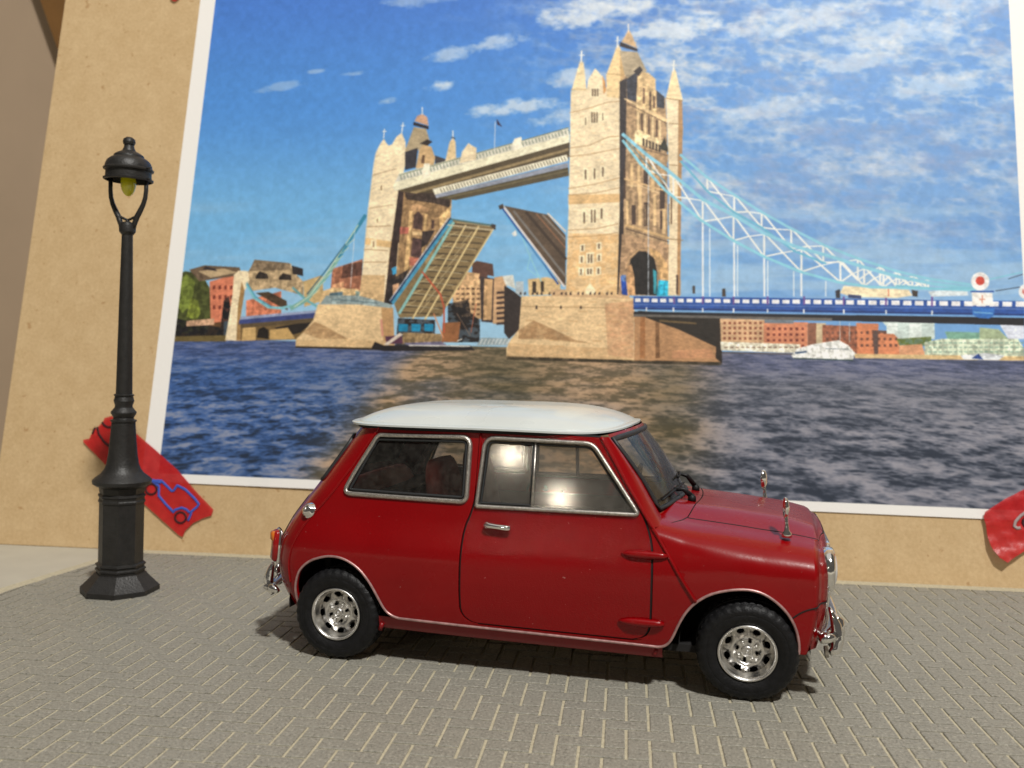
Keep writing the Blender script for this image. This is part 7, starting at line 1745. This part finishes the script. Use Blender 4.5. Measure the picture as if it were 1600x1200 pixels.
# windscreen
ws = MB().grid(lambda u, v: WS(.02+.96*u, .03+.94*v), 20, 10).build('windscreen', M['glass_screen'], car)
e_ = [(u, 0) for u in np.linspace(0, 1, 16)]+[(1, v) for v in np.linspace(0, 1, 10)[1:]]+[(u, 1) for u in np.linspace(1, 0, 16)[1:]]+[(0, v) for v in np.linspace(1, 0, 10)[1:-1]]
MB().tube([WS(.012+.976*u, .02+.955*v, .1) for u, v in e_], .62, 8, True, flat=.75).build('seal', M['seal'], ws)
MB().grid(lambda u, v: WS(u, 1.0+.045*v, .05), 16, 3).build('windscreen_header', M['red'], car)
MB().grid(lambda u, v: WS(u, -.02-.10*v, -.1), 16, 3).build('scuttle', M['red'], car)
# ---- roof
def roof_edge(a):
    c, s = math.cos(a), math.sin(a); n = 5.5; x = abs(c)**(2/n)*(1 if c > 0 else -1); y = abs(s)**(2/n)*(1 if s > 0 else -1)
    yy = 24.9*y; xf = 12.4+4.4*(1-y*y) if x > 0 else 28.2+2.6*(1-y*y); zz = 50.62+((1.0*max(0, x)**2*(1-1.5*y*y)-.15*x**4) if x > 0 else .15*x*x*(1-y*y)-.1*x*x); cx = -14.0
    xx = cx+(x*(xf+14.6) if x > 0 else x*xf*1.06); yy *= 1-(.055*max(0, -x)**2)
    return xx, yy, zz
rf = MB(); NR, NA = 26, 120; vs = []
ks = list(np.sin(np.linspace(0, math.pi/2, NR+1)))
for k in ks:
    for j in range(NA):
        x, y, z = roof_edge(2*math.pi*j/NA); kk = k*.962; d = 54.6-z
        vs.append((-14+(x+14)*kk, y*kk, z+.30+d*(1-k**4.4)*.985))
for ext, dz in ((.966, .10), (1.006, .02), (1.014, -.12), (1.014, -.48), (.985, -.6), (.94, -.5)):
    for j in range(NA):
        x, y, z = roof_edge(2*math.pi*j/NA); vs.append((-14+(x+14)*ext, y*ext, z+dz))
nr = NR+1+6; rf.add(vs, [(i*NA+j, (i+1)*NA+j, (i+1)*NA+(j+1) % NA, i*NA+(j+1) % NA) for i in range(nr-1) for j in range(NA)]); rf.build('roof', M['white'], car, auto=38)
MB().tube([(-14+(x+14)*.965, y*.965, z-.75) for x, y, z in [roof_edge(2*math.pi*j/NA) for j in range(NA)]], .5, 6, True).build('roof_gutter', M['black'], car)
rl = MB(); vs = []
for j in range(NA):
    x, y, z = roof_edge(2*math.pi*j/NA); vs += [(-14+(x+14)*.9, y*.9, z-.6), (-14+(x+14)*.5, y*.5, z+1)]
rl.add(vs, [(j*2, j*2+1, ((j+1) % NA)*2+1, ((j+1) % NA)*2) for j in range(NA)]+[tuple(j*2+1 for j in range(NA))]); rl.build('headlining', M['dash'], car)
# ---- floor and cabin
MB().box((-2, 0, 8.4), (92, 50, 1.4)).build('floor_pan', M['well'], car, smooth=False)
MB().box((-48, 0, 17), (1.2, 44, 12)).build('boot_floor', M['well'], car, smooth=False)
MB().box((-44, 0, 33.2), (15, 47, 1.0), bev=.3).build('parcel_shelf', M['dash'], car)
MB().grid(lambda u, v: (21+3.5*v, -24.5+49*u, 33.6-2.5*v*v-7*(1-v)), 8, 5).build('dashboard', M['dash'], car)
MB().box((26, 0, 20), (1.2, 50, 20)).build('bulkhead', M['well'], car, smooth=False)
for sg in (1, -1):
    MB().box((-2, -sg*26.3, 20), (44, .8, 20)).build('door_card', M['dash'], car, smooth=False)
    MB().box((-33, -sg*24.4, 28.8), (20, .8, 11)).build('rear_side_card', M['seat_dark'], car, smooth=False)
def seat(x, y, w, h, tilt, mat, name):
    e = bpy.data.objects.new(name, None); COL.objects.link(e); e.parent = car
    def blk(nm, c, d, ry, mt):
        b = MB()
        def f(u, v):
            a = u*2*math.pi; n = 3.2; ca, sa = math.cos(a), math.sin(a); s1 = abs(ca)**(2/n)*(1 if ca > 0 else -1); s2 = abs(sa)**(2/n)*(1 if sa > 0 else -1)
            p = (v-.5)*math.pi; k = max(0, math.cos(p))**.35; q = math.sin(p); q = abs(q)**.8*(1 if q > 0 else -1)
            X, Y, Z = d[0]/2*s1*k, d[1]/2*s2*k, d[2]/2*q; return (c[0]+X*math.cos(ry)+Z*math.sin(ry), c[1]+Y, c[2]-X*math.sin(ry)+Z*math.cos(ry))
        return b.grid(f, 28, 14).build(nm, mt, e)
    blk('seat_cushion', (x+6, y, 17), (17, w, 6), 0, mat); blk('backrest', (x-3, y, 17+h/2), (5.2, w, h), tilt, mat); return e
seat(-20, -12, 17, 26, -.2, M['seat'], 'front_seat'); seat(-19, 12, 17, 26, -.2, M['seat_dark'], 'front_seat')
seat(-40, 0, 42, 21, -.25, M['seat'], 'rear_bench')
stw = MB().tube([(15.5+3.2*math.sin(a)*.5, 12+6.5*math.cos(a), 34+6.0*math.sin(a)) for a in np.linspace(0, 2*math.pi, 33)[:-1]], .42, 8, True); stw.tube([(15.5, 12, 34), (20, 12, 29)], .6, 8); stw.tube([(15.5, 5.5, 34), (15.5, 18.5, 34)], .35, 6); stw.build('steering_wheel', M['dash'], car)
MB().box((17, 0, 46.8), (.8, 7, 2.0), bev=.3).build('mirror_inside', M['dash'], car); 
# ---- wheels
def make_wheel(xc, sg, steer):
    w = bpy.data.objects.new('wheel', None); COL.objects.link(w); w.parent = car; w.location = Vector((xc, -sg*24.6, 9.75))*S; w.rotation_euler = (0, random.uniform(0, 2), 0)
    w.rotation_mode = 'ZYX'; w.rotation_euler[2] = steer+(math.pi if sg < 0 else 0)
    # outer face is at -y
    prof = [(5.3, 2.8), (6.3, 3.5), (7.6, 4.0), (8.7, 3.9), (9.3, 3.55), (9.65, 2.7), (9.45, 2.62), (9.45, 2.4), (9.72, 2.3), (9.78, .9), (9.4, .8), (9.4, .5), (9.78, .4), (9.78, -.4), (9.4, -.5), (9.4, -.8), (9.78, -.9), (9.72, -2.3), (9.45, -2.4), (9.45, -2.62), (9.65, -2.7), (9.35, -3.4), (8.95, -3.75), (8.4, -3.95), (7.9, -4.02), (7.7, -3.95), (7.5, -4.03), (6.7, -3.85), (6.1, -3.6), (5.6, -3.35), (5.25, -2.8)]
    def md(i, j, r, h):
        if i in (4, 5, 20, 21, 22): 
            q = j % 4
            if q in (0, 1): r -= .13; h *= .985
        if i in (8, 9, 17) and j % 3 == 0: r -= .28
        return r, h
    MB().lathe(prof, 128, 'y', mod=md).build('tyre', M['rubber'], w, auto=35)
    MB().lathe([(5.75, -2.9), (6.05, -3.45), (6.0, -3.7), (5.75, -3.75), (5.5, -3.5), (5.35, -3.0), (5.3, -2.2), (5.15, -1.7), (5.05, -1.4), (5.1, -.6), (5.2, 2)], 64, 'y').build('rim', M['rim'], w)
    def dsk(x, z):
        r = math.hypot(x, z); a = math.atan2(z, x); y = float(np.interp(r, [0, 1.2, 2.4, 2.9, 3.25, 3.6, 4.7, 5.1], [-2.3, -2.0, -1.75, -2.35, -2.35, -2.0, -1.25, -1.1]))
        if 3.3 < r < 5: y -= .42*max(0, math.cos(8*a+math.pi))**3*math.sin((r-3.3)/1.7*math.pi)
        return (x, y, z)
    hol = []
    for k in range(8):
        a0 = 2*math.pi*k/8; hh = []
        for t in np.linspace(0, 2*math.pi, 13)[:-1]:
            rr = 4.2+.38*math.sin(t); aa = a0+.185*math.cos(t); hh.append((rr*math.cos(aa), rr*math.sin(aa)))
        hol.append(hh)
    for k in range(4):
        a0 = math.pi/4+math.pi*k/2+.2; hol.append([(2.05*math.cos(a0)+.0+.36*math.cos(t), 2.05*math.sin(a0)+.36*math.sin(t)) for t in np.linspace(0, 2*math.pi, 9)[:-1]])
    out_ = [(5.12*math.cos(t), 5.12*math.sin(t)) for t in np.linspace(0, 2*math.pi, 49)[:-1]]
    panel('wheel_disc', out_, hol, dsk, M['rim'], w, step=.42, bstep=.35, thick=-.5)
    MB().lathe([(5.1, .9), (0, .9)], 32, 'y').build('brake_drum', M['well'], w)
    hb = MB().lathe([(1.25, -2.0), (1.2, -2.5), (1.0, -2.7), (.75, -2.75), (.7, -2.5), (.45, -2.5), (.3, -2.75), (0, -2.8)], 24, 'y').build('hub_cap', M['rim'], w)
    for k in range(4):
        a0 = math.pi/2*k+.2; MB().lathe([(.42, -1.8), (.42, -2.35), (.2, -2.45), (0, -2.45)], 6, 'y', (2.0*math.cos(a0), 0, 2.0*math.sin(a0))).build('wheel_nut', M['rim'], w)
    for ch in w.children:
        if ch.name.split('.')[0] not in ('tyre', 'brake_drum'): ch.scale = (.93, 1, .93)
    return w
for xc, sg, st in ((-43.1, 1, 0), (42.2, 1, .10), (-43.1, -1, 0), (42.2, -1, .10)): make_wheel(xc, sg, st)
# ---- lamps, bumpers, fittings
for sg in (1, -1):
    hl = MB().lathe([(3.5, -1.5), (4.3, -1.2), (4.45, -.2), (4.3, .5), (3.85, .85), (3.55, .7), (3.5, .3)], 40, 'x', (57.4, -sg*20.0, 24.9)).build('headlight', M['chrome'], car)
    MB().lathe([(3.6, .45), (3.2, .9), (2.2, 1.35), (1, 1.55), (0, 1.6)], 36, 'x', (57.4, -sg*20.0, 24.9)).build('lens', M['lens'], hl)
    tl = MB().box((0, 0, 0), (1.6, 3.4, 7.0), bev=.5).build('tail_light', M['redlens'], car); tl.location = Vector((-60.7, -sg*22.2, 22.3))*S; tl.rotation_euler = (0, math.radians(5), math.radians(38)*sg)
    MB().box((-.45, 0, 2.1), (1.7, 2.6, 2.2), bev=.35).build('amber_lens', M['amber'], tl); MB().box((.6, 0, 0), (.8, 4.1, 7.7), bev=.35).build('bezel', M['chrome'], tl)
    # wing mirror
    wm = bpy.data.objects.new('wing_mirror', None); COL.objects.link(wm); wm.parent = car
    bx, by = (49.3, -21.6) if sg > 0 else (46.2, 21.8); zb = 31.6
    MB().tube([(bx, by, zb-.6), (bx, by, zb+.2), (bx, by, zb+.7), (bx-.1, by, zb+2.2), (bx-.2, by, zb+4.2)], [1.0, .95, .5, .34, .36], 10).build('mirror_stem', M['chrome'], wm)
    mh = MB().lathe([(0, .75), (.9, .7), (1.7, .35), (2.05, -.1), (2.05, -.35), (1.85, -.45), (1.8, -.3), (0, -.3)], 30, 'x').build('mirror_head', M['chrome'], wm)
    mh.location = Vector((bx-.25, by, zb+5.2))*S; mh.rotation_euler = (0, 0, math.radians(-16 if sg < 0 else 8)); mh.scale = (.8, .7, 1.0) if sg > 0 else (1, .85, 1.12)
    # wiper
    wp = MB(); py_ = -9.5 if sg > 0 else 6.5; ya, yb_ = (-18.5, -1.5) if sg > 0 else (-4, 13.5)
    ba, bb_ = WS(.5+ya/41.4, .10 if sg > 0 else .24, .7), WS(.5+yb_/41.4, .13 if sg > 0 else .20, .7); bm = (ba+bb_)/2
    wp.tube([(30.4, py_, 35.2), (30.4, py_, 36.0), (30.1, py_-.2, 36.6)], [.95, .9, .6], 10)
    wp.tube([(30.2, py_, 36.4), tuple(V3((30.2, py_, 36.4))*.45+bm*.55+V3((.4, 0, .9))), tuple(bm+V3((.25, 0, .3)))], [.62, .5, .3], 8)
    wp.tube([ba+V3((.15, 0, .1)), ba*.7+bb_*.3+V3((.55, 0, .4)), ba*.3+bb_*.7+V3((.55, 0, .4)), bb_+V3((.15, 0, .1))], .22, 6); wp.tube([ba, bb_], .24, 6)
    wp.build('wiper', M['rubber'], car)
# bumpers
fbp = []; 
for y in np.linspace(-24.5, 24.5, 31): fbp.append((59.3-3.6*(abs(y)/25)**2.6, y, 12.9))
fbm = MB().tube(fbp, 1.35, 12, flat=.55, up=(0, 0, 1)).build('front_bumper', M['chrome'], car)
for sg in (1, -1):
    MB().tube([(57.9, -sg*17.5, 9.3), (59.2, -sg*17.5, 10.0), (59.8, -sg*17.5, 12), (59.6, -sg*17.5, 14.3), (58.4, -sg*17.5, 15.6)], [.6, 1.0, 1.2, 1.1, .5], 10).build('overrider', M['chrome'], fbm)
    MB().tube([(55.6, -sg*25.6, 12.6), (56.8, -sg*25.2, 12.9), (58.2, -sg*23.6, 13.0)], [.9, 1.3, 1.3], 10, flat=.8).build('bumper_end', M['chrome'], fbm)
    MB().tube([(57.6, -sg*24.6, 9.9), (58.6, -sg*24.0, 10.4), (59.0, -sg*23.4, 12.4), (58.6, -sg*23.2, 15), (57.8, -sg*23, 17.2), (57.4, -sg*22.6, 18.2)], [.6, 1.1, 1.2, 1.0, .5, .3], 10).build('corner_bar', M['chrome'], fbm)
    MB().tube([(56.9, -sg*22.5, 10.5), (57.2, -sg*22.5, 8.4)], .42, 8).build('bracket', M['foil'], fbm)
rbp = [(-62.2+3.2*(abs(y)/25)**2.6-2.0, y, 13.2) for y in np.linspace(-24, 24, 31)]
rbm = MB().tube(rbp, 1.3, 12, flat=.55, up=(0, 0, 1)).build('rear_bumper', M['chrome'], car)
for sg in (1, -1):
    MB().tube([(-60.9, -sg*23.2, 11.6), (-62.0, -sg*22.6, 12.6), (-62.4, -sg*22.3, 14.6), (-61.9, -sg*22.3, 16.6), (-61.3, -sg*22.4, 18.4)], [.5, 1.0, 1.1, .8, .35], 10).build('corner_bar', M['chrome'], rbm)
    MB().tube([(-58.4, -sg*25.3, 12.9), (-60, -sg*24.6, 13.2), (-61.4, -sg*23, 13.2)], [.5, 1.0, 1.2], 10).build('bumper_end', M['chrome'], rbm)
    MB().tube([(-64.5, -sg*13, 11), (-65.3, -sg*13, 12), (-65.6, -sg*13, 14), (-65, -sg*13, 16)], [.5, .9, 1, .4], 10).build('overrider', M['chrome'], rbm)
# grille
gr_ = MB().tube([(X0(y, z)+.15, y, z) for y, z in roundpoly([(-13.5, 15.5), (13.5, 15.5), (15.5, 22), (12.5, 28.3), (-12.5, 28.3), (-15.5, 22)], 2.5)], .55, 8, True).build('grille', M['chrome'], car)
MB().add([(X0(y, z)+.08, y, z) for y, z in roundpoly([(-13.5, 15.5), (13.5, 15.5), (15.5, 22), (12.5, 28.3), (-12.5, 28.3), (-15.5, 22)], 2.5)], [tuple(range(36))]).build('grille_back', M['black'], gr_)
for k in range(9):
    z = 16.8+k*1.25; hw = float(np.interp(z, [15.5, 22, 28.3], [13.3, 15.2, 12.4])); MB().tube([(X0(hw, z)+.15, -hw, z), (X0(hw/2, z)+.2, -hw/2, z), (X0(0, z)+.2, 0, z), (X0(hw/2, z)+.2, hw/2, z), (X0(hw, z)+.15, hw, z)], .26, 6).build('grille_bar', M['chrome'], gr_)
# fuel filler cap on the rear corner
fc = on(SR, [(-53.4, 31.2)], 1, .2)[0]; f2 = on(SR, [(-53.4, 31.2)], 1, 1.4)[0]; ax = (f2-fc)/np.linalg.norm(f2-fc)
fcm = MB().tube([fc-ax*.6, fc+ax*.1, fc+ax*.15, fc+ax*.8, fc+ax*1.2], [1.75, 1.75, 1.45, 1.35, .6], 20).build('fuel_cap', M['chrome'], car)
MB().tube([fc+ax*1.1, fc+ax*1.5], [.5, .3], 10).build('cap_knob', M['chrome'], fcm)
MB().tube([(-63, 9, 7.2), (-66, 9, 7.0)], .8, 12, cap=False).build('exhaust_pipe', M['foil'], car)
